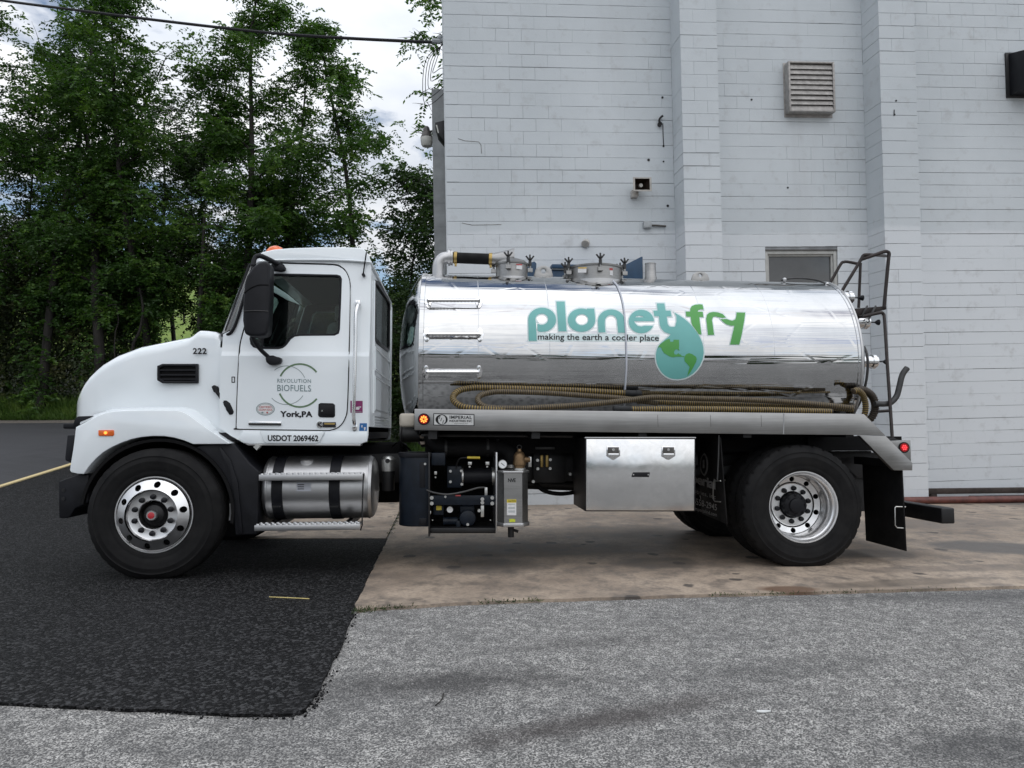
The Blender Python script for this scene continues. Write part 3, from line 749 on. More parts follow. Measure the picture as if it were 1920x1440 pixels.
# window
win = empty('window', bld)
fr = B()
fw = 0.055
for (u0, u1, z0, z1, d0, d1) in ((uW0, uW0 + fw, zW0, zW1, -.02, -.16), (uW1 - fw, uW1, zW0, zW1, -.02, -.16), (uW0 + fw, uW1 - fw, zW1 - fw, zW1, -.021, -.16), (uW0 + fw, uW1 - fw, zW0, zW0 + fw, -.021, -.16),
                                 (uW0 + fw, uW0 + fw + .03, zW0 + fw, zW1 - fw, -.05, -.14), (uW1 - fw - .03, uW1 - fw, zW0 + fw, zW1 - fw, -.05, -.14), (uW0 + fw + .03, uW1 - fw - .03, zW1 - fw - .03, zW1 - fw, -.051, -.14)):
    fr.hexa([wp(u, d, z) for z in (z0, z1) for u, d in ((u0, d0), (u1, d0), (u1, d1), (u0, d1))])
fr.done('frame', 'frame_paint', win, bevel=.004)
wbox('pane', uW0 + fw + .03, uW1 - fw - .03, -.085, -.10, zW0 + fw, zW1 - fw - .03, 'pane', win)
wbox('sill', uW0 - .04, uW1 + .04, .03, -.05, zW0 - .06, zW0 - .003, 'frame_paint', win)
wbox('lintel', uW0 - .01, uW1 + .01, -.005, -.06, zW1 + .001, zW1 + .02, 'vent_dark', win)

# ---- louvred vent
def louvre():
    r = empty('louvre_vent'); tag(r, 'square grey metal louvre vent high on the white wall', 'vent')
    u0, z1 = wall(1481, 117, .16); u1, z0 = wall(1563, 204, .16)
    ub = wall(1469, 160, .01)[0]
    b = B()
    for (a, c, e, f, d0, d1) in ((u0 - .03, u0, z0 - .05, z1 + .02, .17, .002), (u1, u1 + .03, z0 - .05, z1 + .02, .17, .002), (u0, u1, z1 - .005, z1 + .02, .169, .002), (u0, u1, z0 - .05, z0 - .02, .169, .002), (ub, u1 + .06, z0 - .09, z1 + .06, .012, .001)):
        b.hexa([wp(u, d, z) for z in (e, f) for u, d in ((a, d0), (c, d0), (c, d1), (a, d1))])
    b.done('frame', 'vent_metal', r, bevel=.003)
    n = 9; h = (z1 - z0) / n
    for i in range(n):
        z = z0 - .02 + i * h; tilt = .026 + .008 * rng.random()
        b = B(); b.hexa([wp(u0 + .001, .165, z), wp(u1 - .001, .165, z), wp(u1 - .001, .158, z), wp(u0 + .001, .158, z), wp(u0 + .001, .165 - tilt, z + h * (.92 + .06 * rng.random())), wp(u1 - .001, .165 - tilt, z + h * .95), wp(u1 - .001, .157 - tilt, z + h * .95), wp(u0 + .001, .157 - tilt, z + h * .95)])
        b.done('slat', 'vent_metal', r)
    us, zs = wall(1516, 109, .002)
louvre()
def hood_vent():
    r = empty('hood_vent'); tag(r, 'black sheet metal exhaust hood at the right edge of the wall', 'vent')
    u0, z1 = wall(1883, 100); u1 = u0 + 0.85; z0 = wall(1883, 184)[1]
    b = B(); b.hexa([wp(u0, .03, z0), wp(u1, .03, z0), wp(u1, .001, z0), wp(u0, .001, z0), wp(u0, .03, z1 + .0), wp(u1, .03, z1), wp(u1, .001, z1), wp(u0, .001, z1)]); b.done('flange', 'black_steel', r, bevel=.004)
    b = B(); b.hexa([wp(u0 + .06, .50, z0 + .06), wp(u1 - .06, .50, z0 + .06), wp(u1 - .05, .031, z0 + .03), wp(u0 + .05, .031, z0 + .03), wp(u0 + .10, .34, z1 - .09), wp(u1 - .1, .34, z1 - .09), wp(u1 - .05, .031, z1 - .02), wp(u0 + .05, .031, z1 - .02)])
    b.done('hood', 'black_plastic', r, bevel=.006)
hood_vent()
def horn():
    r = empty('horn_loudspeaker'); tag(r, 'small beige horn loudspeaker with dark mouth on the wall', 'loudspeaker')
    u0, z1 = wall(1187, 332, .25); u1, z0 = wall(1222, 358.5, .25); um, zm = (u0 + u1) / 2, (z0 + z1) / 2
    def ring(s, d, du=0): return [wp(um + du + sx * (u1 - u0) / 2 * s, d, zm + sz_ * (z1 - z0) / 2 * s) for sx, sz_ in ((-1, -1), (1, -1), (1, 1), (-1, 1))]
    b = B(); b.quadgrid([ring(1, .25), ring(1.0, .24), ring(.35, .09, -.03), ring(.3, .04, -.03)], True); b.quadgrid([ring(1, .25), ring(.80, .25)], True); b.done('horn', 'horn_grey', r, smooth=20)
    b = B(); b.quadgrid([ring(.80, .25), ring(.42, .12, -.02)], True); V = b.quadgrid([ring(.42, .12, -.02), ring(.4, .119, -.02)], True); b._f(V[1]); b.done('mouth', 'horn_dark', r, smooth=20)
    b = B(); b.cyl(wp(um - .01, .14, zm), wp(um - .005, .19, zm), .03, 12); b.done('reflector', 'horn_grey', r)
    b = B(); b.hexa([wp(um - .13 + u, d, zm - .11 + z) for z in (-.05, .06) for u, d in ((0, .12), (.1, .12), (.1, .0), (0, .0))]); b.done('bracket', 'horn_grey', r, bevel=.004)
horn()
def conduit():
    r = empty('conduit_box'); tag(r, 'small grey junction box with a short conduit stub on the wall', 'junction box')
    u0, z1 = wall(1207, 415, .06); u1, z0 = wall(1222, 427, .06)
    b = B(); b.hexa([wp(u, d, z) for z in (z0, z1) for u, d in ((u0, .07), (u1, .07), (u1, .001), (u0, .001))]); b.done('box', 'conduit_grey', r, bevel=.006)
    b = B(); b.tube([wp(u1, .03, (z0 + z1) / 2 - .005), wp(u1 + .12, .03, (z0 + z1) / 2 - .01), wp(u1 + .24, .03, (z0 + z1) / 2 - .02)], .016, 8); b.done('conduit', 'vent_dark', r)
conduit()
def flood():
    r = empty('round_floodlight'); tag(r, 'small round grey wall light above the tank hatches', 'light')
    u, z = wall(1098, 456, .1)
    b = B(); b.lathe([(.03, 0), (.055, .03), (.066, .09), (.06, .10)], wp(u + .04, .0, z + .05), np.array(wp(u - .03, .12, z - .05)) - np.array(wp(u + .04, 0, z + .05)), 16, (True, True)); b.done('housing', 'horn_grey', r)
flood()
def wallpack():
    r = empty('wall_pack_light'); tag(r, 'black wedge shaped wall light on the building corner', 'light')
    za, zb = wall(826, 231, -.5)[1], wall(826, 268, -.5)[1]
    u0 = wall(816, 250, -.5)[0]; u1 = -.014
    b = B(); b.prism([(u0, za - .02), (u1, za + .02), (u1, zb), (u0 + .05, zb + .12)], (), -.42, -.72, lambda a, c, d: wp(a, d, c)); b.done('housing', 'black_steel', r, bevel=.006)
    b = B(); b.prism([(u0 + .012, za - .06), (u0 + .035, za - .06), (u0 + .06, zb + .135), (u0 + .045, zb + .135)], (), -.415, -.46, lambda a, c, d: wp(a, d, c)); b.done('lens', 'lamp_lens', r)
    r = empty('yard_light'); tag(r, 'grey barn light with a pale refractor on the side of the building', 'light')
    u, z = wall(800, 262, -1.8)
    b = B(); b.lathe([(.03, .24), (.05, .22), (.075, .12), (.10, .06), (.105, .04)], wp(u, -1.8, z), (0, 0, 1), 18, (True, True)); b.done('housing', 'vent_dark', r)
    b = B(); b.lathe([(.103, .04), (.11, 0), (.10, -.09), (.08, -.12)], wp(u, -1.8, z), (0, 0, 1), 18, (True, True)); b.done('refractor', 'lamp_lens', r)
    b = B(); b.tube([wp(u, -1.8, z + .14), wp(u + .10, -1.8, z + .16), wp(su0 + .02, -1.8, z + .10)], .018, 8); b.done('arm', 'vent_dark', r)
wallpack()
def canopy():
    r = empty('blue_canopy'); tag(r, 'dark blue metal door canopy on the wall behind the tank', 'canopy')
    def pl(pts, d0, d1, name, mat):
        b = B(); b.prism([wall(x, y, d1) for x, y in pts], (), d0, d1, lambda a, c, d: wp(a, d, c)); b.done(name, mat, r, bevel=.004)
    pl([(1163, 501), (1203, 481), (1205, 481), (1206, 540), (1140, 540), (1140, 512)], .02, .30, 'end_cheek', 'canopy_blue')
    pl([(985, 496), (1002, 490), (1006, 494), (1005, 510), (1001, 540), (985, 540)], .02, .30, 'end_cheek', 'canopy_blue')
    pl([(1035, 495), (1139.5, 497), (1139.5, 503), (1035, 502)], .02, .24, 'roof_panel', 'canopy_blue')
    pl([(1035, 503.5), (1139.5, 504.5), (1139.5, 506), (1035, 505)], .02, .22, 'roof_panel', 'canopy_edge')
    pl([(1035, 507), (1139.5, 508), (1139.5, 540), (1035, 540)], .02, .18, 'valance', 'canopy_blue')
canopy()
# drilled holes, hooks and stains left on the wall
def wall_marks():
    r = empty('wall_hook'); tag(r, 'bent black hook with a hanging wire on the white wall', 'hook')
    P = [wall(x, y, .05) for x, y in ((1238, 232), (1236, 225), (1239, 220), (1243, 217))]
    b = B(); b.tube(catmull([wp(u, .05, z) for u, z in P], 4), .018, 6); b.cyl(wp(P[0][0], .0, P[0][1]), wp(P[0][0], .05, P[0][1]), .035, 10); b.done('hook', 'black_steel', r)
    b = B(); b.tube([wp(*(lambda q: (q[0], .012, q[1]))(wall(x, y))) for x, y in ((1242.5, 232), (1243, 255), (1244, 273))], .006, 5); b.done('wire', 'cable_black', r)
    for nm, px, py in (('anchor', 1242, 183), ('anchor', 1244, 274), ('anchor', 1216, 300), ('anchor', 1244, 303), ('anchor', 1252, 386), ('anchor', 1409, 187), ('anchor', 1677, 215), ('anchor', 1680, 189), ('anchor', 1477, 352)):
        dd = PD + .001 if 1655 < px < 1722 else 0.0
        u, z = wall(px, py, dd); b = B(); b.cyl(wp(u, dd - .01, z), wp(u, dd + .008, z), .014 + .008 * rng.random(), 8); o = b.done('anchor', 'black_steel', bld)
    b = B(); b.tube([wp(u, PD + .004, z) for u, z in (wall(1676, 217, PD), wall(1676.5, 206, PD))], .008, 5); b.done('wire', 'cable_black', bld)
    # paint cracks near the left corner
    for pts in (((859, 260), (872, 264), (898, 266), (902, 272), (903, 288)), ((866, 418), (885, 422), (940, 421))):
        b = B(); b.tube([wp(u, .001, z) for u, z in (wall(x, y) for x, y in pts)], .005, 4); b.done('crack', 'wall_stain', bld)
wall_marks()
# service line from the building to a pole out of the picture
def service():
    r = empty('service_drop'); tag(r, 'black overhead service cable running from the trees to the building corner', 'cable')
    P = [at(-700, -110, 21), at(-300, -42, 17.5), at(0, 0.5, 15.6), at(160, 21, 14.8), at(320, 41, 14.1), at(500, 61, 13.4), at(640, 71, 12.9), at(760, 77, 12.5), at(812, 79, 12.35)]
    b = B(); b.tube(catmull(P, 6), .026, 6); b.done('cable', 'cable_black', r)
    e = at(822, 78, 12.3)
    b = B(); b.tube([e + np.array([-.10, 0, .02]), e + np.array([0, 0, .0]), e + np.array([.12, .02, .05])], .045, 8); b.ball(e + np.array([.03, 0, .06]), .05, seg=10, n=6); b.done('insulator', 'conduit_grey', r)
    for k in range(5):
        a = e + np.array([.06 + .015 * k, .0, -.02]); sag = .5 + .13 * k
        b = B(); b.tube(catmull([a, a + np.array([-.10 - .06 * k, 0, -.3]), a + np.array([-.16 - .05 * k, 0, -sag]), a + np.array([-.02, .1, -sag * .75]), a + np.array([.12, .35, -.35])], 5), .006, 5); b.done('drip_loop', 'cable_black', r)
service()
# pipes and steel at the foot of the wall
def wall_foot():
    def along(name, label, cat, px, py, off, L, build):
        u, z = wall(px, py, off); r = empty(name); tag(r, label, cat); build(r, u, z, off, L); return r
    def gzw(u, d):
        p = wp(u, d, 0); return gz(p[0], p[1]) + .022
    def pipe(mat, rad):
        def f(r, u, z, d, L):
            A = wp(u, d, gzw(u, d) + rad); Bp = wp(u + L, d, gzw(u + L, d) + rad)
            b = B(); b.lathe([(rad, 0), (rad, L), (rad * .8, L), (rad * .8, .02), (rad * .8, 0), (rad, 0)], A, np.array(Bp) - np.array(A), 18); b.done('pipe', mat, r)
        return f
    along('red_pipe', 'long dull red steel pipe lying along the wall base', 'pipe', 1600, 930, .62, 6.5, pipe('red_pipe_paint', .055))
    along('black_pipe', 'short black plastic pipe behind the red pipe', 'pipe', 1727, 925, .42, .63, pipe('pipe_black', .04))
    along('black_pipe', 'longer black plastic pipe at the right behind the red pipe', 'pipe', 1818, 925, .40, 3.0, pipe('pipe_black', .05))
    def beam(r, u, z, d, L):
        A = gzw(u, d); Bz = gzw(u + L, d)
        b = B(); b.hexa([wp(u, d, A + .115), wp(u + L, d, Bz + .115), wp(u + L, d - .09, Bz + .115), wp(u, d - .09, A + .115), wp(u, d, A + .20), wp(u + L, d, Bz + .20), wp(u + L, d - .09, Bz + .20), wp(u, d - .09, A + .20)]); b.done('beam', 'rusty_beam', r, bevel=.006)
        for k in (.3, L * .5, L - .4):
            zz_ = gzw(u + k, d); b = B(); b.hexa([wp(u + k + x, dd, zz_ + z_) for z_ in (-.02, .114) for x, dd in ((0, d), (.1, d), (.1, d - .1), (0, d - .1))]); b.done('bearer', 'rusty_beam', r)
    along('steel_beam', 'dark rusty steel beam lying on bearers against the wall base', 'beam', 1712, 915, .26, 6.0, beam)
wall_foot()

# ------------------------------------------------------------------ trees
def tree(name, label, px, depth, ytop, spread, r0, nleaf, seed, mat='locust_leaf', low=0.22, lean=0.0, fork=False, group='trees along the edge of the lot', leaf=(.10, .17), clump=.44):
    R_ = np.random.default_rng(seed); rr = random.Random(seed)
    base = at(px, 750, depth); x0, y0 = base[0], base[1]; zb = gz(x0, y0)
    ztop = at(px, ytop, depth)[2]; H = ztop - zb
    root = empty(name); root.location = (0, 0, 0); tag(root, label, 'tree', group)
    tr = B(); n = 11
    def limb(p, d, L, r, k, wob=.12, droop=0.0):
        pts = [np.array(p, float)]; d = nrm(np.array(d, float))
        for i in range(k):
            d = nrm(d + np.array([rr.uniform(-wob, wob), rr.uniform(-wob, wob), rr.uniform(-wob, wob) * .5 - droop])); pts.append(pts[-1] + d * L / k)
        rad = [r * (1 - .82 * i / k) for i in range(k + 1)]
        tr.tube(pts, r, 7 if r > .05 else 5, True, False, rad); return pts, rad
    trunks = []
    P, rd = limb((x0, y0, zb - .2), (lean, 0, 1), H * (.97 if not fork else .9), r0 * .8, n, .09); trunks.append((P, rd))
    if fork:
        i = 6; q, rq = limb(P[i], (lean + .35, .1, 1), H * .42, rd[i] * .8, 6, .06); trunks.append((q, rq))
    anchors = []
    for P, rd in trunks:
        for i in range(len(P)):
            t = (P[i][2] - zb) / H
            if t < low: continue
            m = 4 if P is trunks[0][0] else 2
            for _ in range(m):
                az = rr.uniform(0, 2 * math.pi); prof = (0.22 + 0.95 * math.sin(min(1, (t - low) / (1 - low) * .90 + .08) * math.pi)); L = spread * prof * rr.uniform(.55, 1.1)
                el = rr.uniform(.15, 1.25); q, _ = limb(P[i], (math.cos(az), math.sin(az), el), L, max(.012, rd[i] * .42), 6, .20, .09)
                anchors += [(q[k], 1.0) for k in range(2, 7)]
                for k in (2, 4, 5):
                    az2 = az + rr.uniform(-1.3, 1.3); s, _ = limb(q[k], (math.cos(az2), math.sin(az2), rr.uniform(-.2, .6)), L * rr.uniform(.3, .55), .014, 3, .2, .08)
                    anchors += [(s[k2], .8) for k2 in (1, 2, 3)]
    for P, rd in trunks:                       # ivy and shoots up the stem
        for i in range(len(P) - 3):
            for _ in range(7):
                t_ = rr.random(); c_ = P[i] * (1 - t_) + P[i + 1] * t_
                anchors.append((c_ + np.array([rr.gauss(0, .30), rr.gauss(0, .30), 0]), .8))
    tr.done('trunk', 'bark', root, smooth=60)
    A = np.array([a for a, _ in anchors]); sel = R_.random(len(A)) < .80; A = A[sel]
    wts = R_.gamma(.9, 1, len(A)); idx = R_.choice(len(A), nleaf, p=wts / wts.sum())
    # drooping compound leaves: nf fronds of m leaflets
    m = 12; nf = nleaf // m; fi = idx[:nf]
    fd = unit(np.column_stack([R_.normal(size=(nf, 2)), R_.normal(size=nf) * .45 + .05])); fl_ = R_.uniform(.30, .62, nf)
    f0 = A[fi] + R_.normal(size=(nf, 3)) * clump * .55
    s_ = np.tile((np.arange(m) // 2 + 1) / (m / 2), nf) * fl_.repeat(m)
    FD = fd.repeat(m, 0); C = f0.repeat(m, 0) + FD * s_[:, None]; C[:, 2] -= 0.95 * s_ ** 2
    sd2 = np.cross(FD, [0, 0, 1.0]); sd2 = unit(sd2) * np.tile(np.where(np.arange(m) % 2, 1, -1), nf)[:, None]
    nleaf = nf * m
    D = unit(sd2 + FD * .45 + R_.normal(size=(nleaf, 3)) * .28 + np.array([0, 0, -.38]))
    leaf_mesh('crown', C, D, R_.uniform(leaf[0], leaf[1], nleaf), R_.uniform(.05, .08, nleaf), mat, root, seed=seed)
    return root
TREES = [
 ('locust_tree', 'tall leafy locust tree partly cut by the left edge', -70, 25, -160, 2.5, .20, 15000, 1, {}),
 ('locust_tree', 'tall locust tree with dark hanging foliage near the left edge', 70, 26, -130, 2.2, .22, 17000, 2, {}),
 ('locust_tree', 'locust tree with a bare forked top rising under the overhead cable', 190, 26, -50, 1.9, .26, 11500, 3, dict(fork=True, lean=.01)),
 ('locust_tree', 'round topped locust tree just right of the bare forked one', 300, 27, 15, 2.0, .20, 15500, 4, dict(lean=-.02)),
 ('locust_tree', 'tallest broad locust tree left of the sky gap', 440, 26, -120, 2.5, .24, 25000, 5, {}),
 ('locust_tree', 'dense locust tree standing behind the cab roof', 520, 28.5, 120, 1.5, .18, 7000, 6, {}),
 ('locust_tree', 'slender locust tree with thin stem between two bigger ones', 612, 29, 170, 1.2, .09, 4500, 7, {}),
 ('locust_tree', 'airy locust tree standing alone against the sky right of the gap', 662, 27, 32, 1.55, .21, 12000, 8, dict(low=.30)),
 ('bare_tree', 'thin sparse tree with bare twigs beside the building corner', 815, 27, 40, 1.3, .085, 1300, 9, dict(low=.45, lean=-.05, leaf=(.12, .2))),
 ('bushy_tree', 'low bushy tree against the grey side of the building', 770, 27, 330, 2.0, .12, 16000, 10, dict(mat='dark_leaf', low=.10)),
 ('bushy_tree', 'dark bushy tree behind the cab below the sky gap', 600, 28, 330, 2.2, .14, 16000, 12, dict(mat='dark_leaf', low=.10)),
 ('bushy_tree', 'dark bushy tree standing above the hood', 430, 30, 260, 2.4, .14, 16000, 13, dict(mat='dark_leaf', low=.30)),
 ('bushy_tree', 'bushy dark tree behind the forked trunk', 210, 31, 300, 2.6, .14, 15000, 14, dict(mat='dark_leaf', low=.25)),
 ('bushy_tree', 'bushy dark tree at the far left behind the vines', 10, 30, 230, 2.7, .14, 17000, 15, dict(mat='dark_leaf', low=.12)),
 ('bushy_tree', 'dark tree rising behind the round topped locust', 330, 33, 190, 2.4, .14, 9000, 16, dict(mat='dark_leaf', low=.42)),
]
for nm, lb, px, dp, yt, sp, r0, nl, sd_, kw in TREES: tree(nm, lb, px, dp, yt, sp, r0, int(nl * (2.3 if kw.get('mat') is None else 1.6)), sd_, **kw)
def undergrowth():
    r = np.random.default_rng(21); k = 20000; m = 12
    ax = r.uniform(-24, 2.5, k); ay = r.uniform(26.5, 31.5, k)
    top = np.array([2.6 + 3.4 * (0.5 + 0.5 * mnoise.noise(Vector((a * .35, b * .25, 1.7)))) + 2.0 * (mnoise.noise(Vector((a * 1.1, b * .8, 5.2))) + .35) for a, b in zip(ax, ay)])
    ag = np.array([gz(a, b) for a, b in zip(ax, ay)])
    h = np.maximum(.25, top) * np.clip((ay - 26.1) / 1.6, .15, 1) * 1.3
    n = k * m; u = 1 - np.abs(r.normal(size=n)) * .40; u = np.where(u < 0, r.random(n), u)
    xs = ax.repeat(m) + r.normal(size=n) * .22; ys = ay.repeat(m) + r.normal(size=n) * .18
    g = ag.repeat(m); z = u * h.repeat(m)
    # opening in the thicket through which the hillside shows
    ang = xs / ys
    C = np.column_stack([xs, ys, g + z])
    keep = ~((ang > -.472) & (ang < -.418) & (C[:, 2] > 2.9) & (C[:, 2] < 6.2))
    C = C[keep]; n = len(C)
    D = unit(np.column_stack([r.normal(size=(n, 2)), r.normal(size=n) * .5 - .5]))
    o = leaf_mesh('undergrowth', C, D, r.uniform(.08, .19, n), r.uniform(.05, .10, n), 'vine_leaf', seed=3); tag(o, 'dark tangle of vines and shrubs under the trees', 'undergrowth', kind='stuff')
    n = 60000; x = r.uniform(-24, -3, n); y = 25.4 + r.random(n) ** 1.3 * 3.2
    g = np.array([gz(a, b) for a, b in zip(x, y)])
    D = unit(np.column_stack([r.normal(size=(n, 2)) * .5, np.ones(n)]))
    o = leaf_mesh('grass', np.column_stack([x, y, g + .03]), D, r.uniform(.25, 1.05, n) * (.25 + .75 * np.clip((y - 25.4) / .9, 0, 1)), r.uniform(.02, .05, n), 'grass_blade', seed=4); tag(o, 'long green grass along the foot of the thicket', 'grass', kind='stuff')
undergrowth()
def stems():
    for lb, pts, rad in (('crooked grey sapling stem left of the sunlit gap', ((248, 660), (262, 620), (268, 580), (262, 540)), .06), ('straight grey trunk right of the sunlit gap', ((374, 640), (376, 560), (380, 480), (384, 400)), .095), ('thin curved stem among the dark vines', ((215, 640), (222, 600), (210, 560), (168, 548)), .025)):
        r = empty('sapling'); tag(r, lb, 'tree', 'bare stems in the thicket'); b = B()
        P = [at(px, py, 25.9) for px, py in pts]; g = P[0].copy(); g[2] = gz(g[0], g[1]) - .1
        P = catmull([g] + P, 4); b.tube(P, rad, 7, True, False, [rad * (1 - .5 * i / len(P)) for i in range(len(P))]); b.done('trunk', 'bark', r)
    # fence on the hillside seen through the gap
    r = empty('field_fence'); tag(r, 'wire field fence on the sunlit hillside', 'fence')
    pts = [np.array([-30 + 3 * k, 47 + .3 * k]) for k in range(9)]
    for p in pts:
        z = gz(p[0], p[1]); b = B(); b.cyl((p[0], p[1], z - .2), (p[0], p[1], z + 1.35), .06, 7); b.done('post', 'bark', r)
    for h in (.45, .85, 1.25):
        b = B(); b.tube([(p[0], p[1], gz(p[0], p[1]) + h) for p in pts], .012, 4); b.done('wire', 'vent_metal', r)
stems()

def far_wood():
    """low wood across the yard behind the photographer; it shows as a dark line mirrored in the tank"""
    r = np.random.default_rng(31); n = 30000
    x = r.uniform(-90, 90, n); y = r.uniform(-62, -54, n)
    h = np.array([3.0 + 2.2 * mnoise.noise(Vector((a * .11, 3.3, 0))) + 1.2 * mnoise.noise(Vector((a * .6, 7.1, 0))) for a in x]); g = np.array([gz(a, b) for a, b in zip(x, y)])
    D = unit(r.normal(size=(n, 3)))
    o = leaf_mesh('far_wood', np.column_stack([x, y, g + r.random(n) ** .7 * h]), D, r.uniform(.5, 1.0, n), r.uniform(.3, .6, n), 'dark_leaf', seed=6); tag(o, 'low dark wood across the yard mirrored in the tank', 'wood', kind='stuff')
far_wood()
def edge_crumbs():
    r = np.random.default_rng(12); b = B(); P = front[:12]
    for _ in range(200):
        i = r.integers(len(P) - 1); t = r.random(); q = np.array(P[i]) * (1 - t) + np.array(P[i + 1]) * t + r.normal(size=2) * .016
        s = r.uniform(.002, .0055); z = gz(q[0], q[1]) + .004
        b.hexa([(q[0] + s * r.uniform(.5, 1.2) * sx, q[1] + s * r.uniform(.5, 1.2) * sy, z + s * r.uniform(.5, 1) * sz) for sz in (-1, 1) for sx, sy in ((-1, -1), (1, -1), (1, 1), (-1, 1))])
    tag(b.done('asphalt_crumbs', 'asphalt', None), 'black asphalt crumbs along the edge of the fresh asphalt', 'crumbs', kind='stuff')
edge_crumbs()
# ================================================================== TRUCK
truck = empty('tanker_truck'); tag(truck, 'white day cab tanker truck with a polished steel vacuum tank', 'truck')
mt = np.eye(4); mt[:3, 0], mt[:3, 1], mt[:3, 2], mt[:3, 3] = TXA, TYA, TZA, TO
truck.matrix_world = Matrix(mt.tolist())
WID = 2.44
def mirY(y): return WID - y
def pz(x, y, Y):            # px -> (X,Z) at lateral plane Y
    p = T(x, y, Y); return (float(p[0]), float(p[2]))
def PZ(pts, Y): return [pz(x, y, Y) for x, y in pts]
def tbox(name, x0, y0, x1, y1, Y, depth, mat, parent=None, bevel=.004, seg=2):
    """box whose near face fills the px rectangle at lateral plane Y"""
    c = [T(x0, y1, Y), T(x1, y1, Y), T(x1, y1, Y), T(x0, y1, Y), T(x0, y0, Y), T(x1, y0, Y), T(x1, y0, Y), T(x0, y0, Y)]
    for i in (2, 3, 6, 7): c[i] = c[i] + np.array([0, depth, 0])
    return B().hexa(c).done(name, mat, parent or truck, bevel=bevel, seg=seg)
def tprism(name, pts, Y, depth, mat, parent=None, bevel=.004, holes=(), seg=2):
    return B().prism(PZ(pts, Y), [PZ(h, Y) for h in holes], Y, Y + depth).done(name, mat, parent or truck, bevel=bevel, seg=seg)
def ttube(name, pts, r, mat, parent=None, seg=8, n=5):
    """pts = (px,py,Y)"""
    P = [T(x, y, Y) for x, y, Y in pts]
    return B().tube(catmull(P, n) if n > 1 else P, r, seg).done(name, mat, parent or truck, smooth=50)
def ycyl(name, px, py, Y0, Y1, r, mat, parent=None, seg=18):
    p = T(px, py, Y0); return B().cyl(p, (p[0], Y1, p[2]), r, seg).done(name, mat, parent or truck, smooth=40)
def mpl(Y): return lambda x, y: T(x, y, Y)

# ------------------------------------------------------------------ wheels
def tyre(parent, cx, cz, y0, w, lug, name='tyre', sgn=1):
    """section from the outer side wall at y0 inwards over width w (sgn: direction of inwards)"""
    Rr = RT + .005
    pr = [(.300, .028), (.312, .018), (.335, .012), (.345, .013), (.350, .010), (.385, .003), (.415, .000), (.420, -.0015), (.425, .000), (.445, .004), (.458, .007), (.462, .004), (.466, .008), (.490, .020), (.503, .032), (Rr - .006, .040), (Rr, .052)]
    k = w / 5
    tread = []
    for i in range(5):
        a, c = .052 + i * (w - .104) / 5, .052 + (i + 1) * (w - .104) / 5
        tread += [(Rr, a + .006), (Rr + .002, (a + c) / 2), (Rr, c - .006)]
        if i < 4: tread += [(Rr - .013, c - .004), (Rr - .013, c + .004)]
    back = [(r, w - h) for r, h in pr[::-1]]
    P = pr + tread + back
    nsh = len(pr); tot = len(P)
    def mod(j, kk):
        if not lug: return -.006 if (j in (nsh - 1, nsh - 2) and kk % 4 == 0) else 0
        if nsh - 2 <= j <= nsh + 1 or tot - nsh - 2 <= j <= tot - nsh + 1: return -.012 if kk % 6 == 0 else 0
        return 0
    b = B(); b.lathe([(r, h * sgn) for r, h in P], (cx, y0, cz), (0, 1, 0), 192 if lug else 160, (False, False), mod)
    for v in b.bm.verts:
        if v.co.z < .034: v.co.z = max(.004, v.co.z * .55 + .012) if v.co.z > .012 else .004
    return b.done(name, 'rubber', parent, smooth=50)
def ring_with_holes(b, cx, cz, r0, r1, rh, rr, y_at, n=10, ph=0.0, hr=None):
    """conical band r0..r1 pierced by n round holes at radius rh"""
    bm = b.bm; es = []
    loops = [circ(0, 0, r1, n=64), circ(0, 0, r0, n=64)]
    for i in range(n):
        a = 2 * math.pi * (i + ph) / n; c, s_ = math.cos(a), math.sin(a)
        lp = [(rh * c + u * c - v * s_, rh * s_ + u * s_ + v * c) for u, v in circ(0, 0, rr, (hr or rr), 14)]; loops.append(lp)
    for lp in loops:
        vs = [bm.verts.new((x, 0, z)) for x, z in lp]; m = len(vs); es += [bm.edges.new((vs[i], vs[(i + 1) % m])) for i in range(m)]
    new = bmesh.ops.triangle_fill(bm, use_beauty=True, use_dissolve=False, edges=es)
    vv = set(v for e in es for v in e.verts)
    hb = []
    for lp_i in range(2, len(loops)): pass
    for v in vv:
        r = math.hypot(v.co.x, v.co.z); v.co.y = y_at(r); v.co.x += cx; v.co.z += cz
    # depth of the hole walls
    ringE = [e for e in es if 0 < len(e.link_faces) == 1]
    inner = []
    for e in ringE:
        rm = math.hypot((e.verts[0].co.x + e.verts[1].co.x) / 2 - cx, (e.verts[0].co.z + e.verts[1].co.z) / 2 - cz)
        if abs(rm - r0) > .004 and abs(rm - r1) > .004: inner.append(e)
    ex = bmesh.ops.extrude_edge_only(bm, edges=inner)
    for g in ex['geom']:
        if isinstance(g, bmesh.types.BMVert): g.co.y += .018
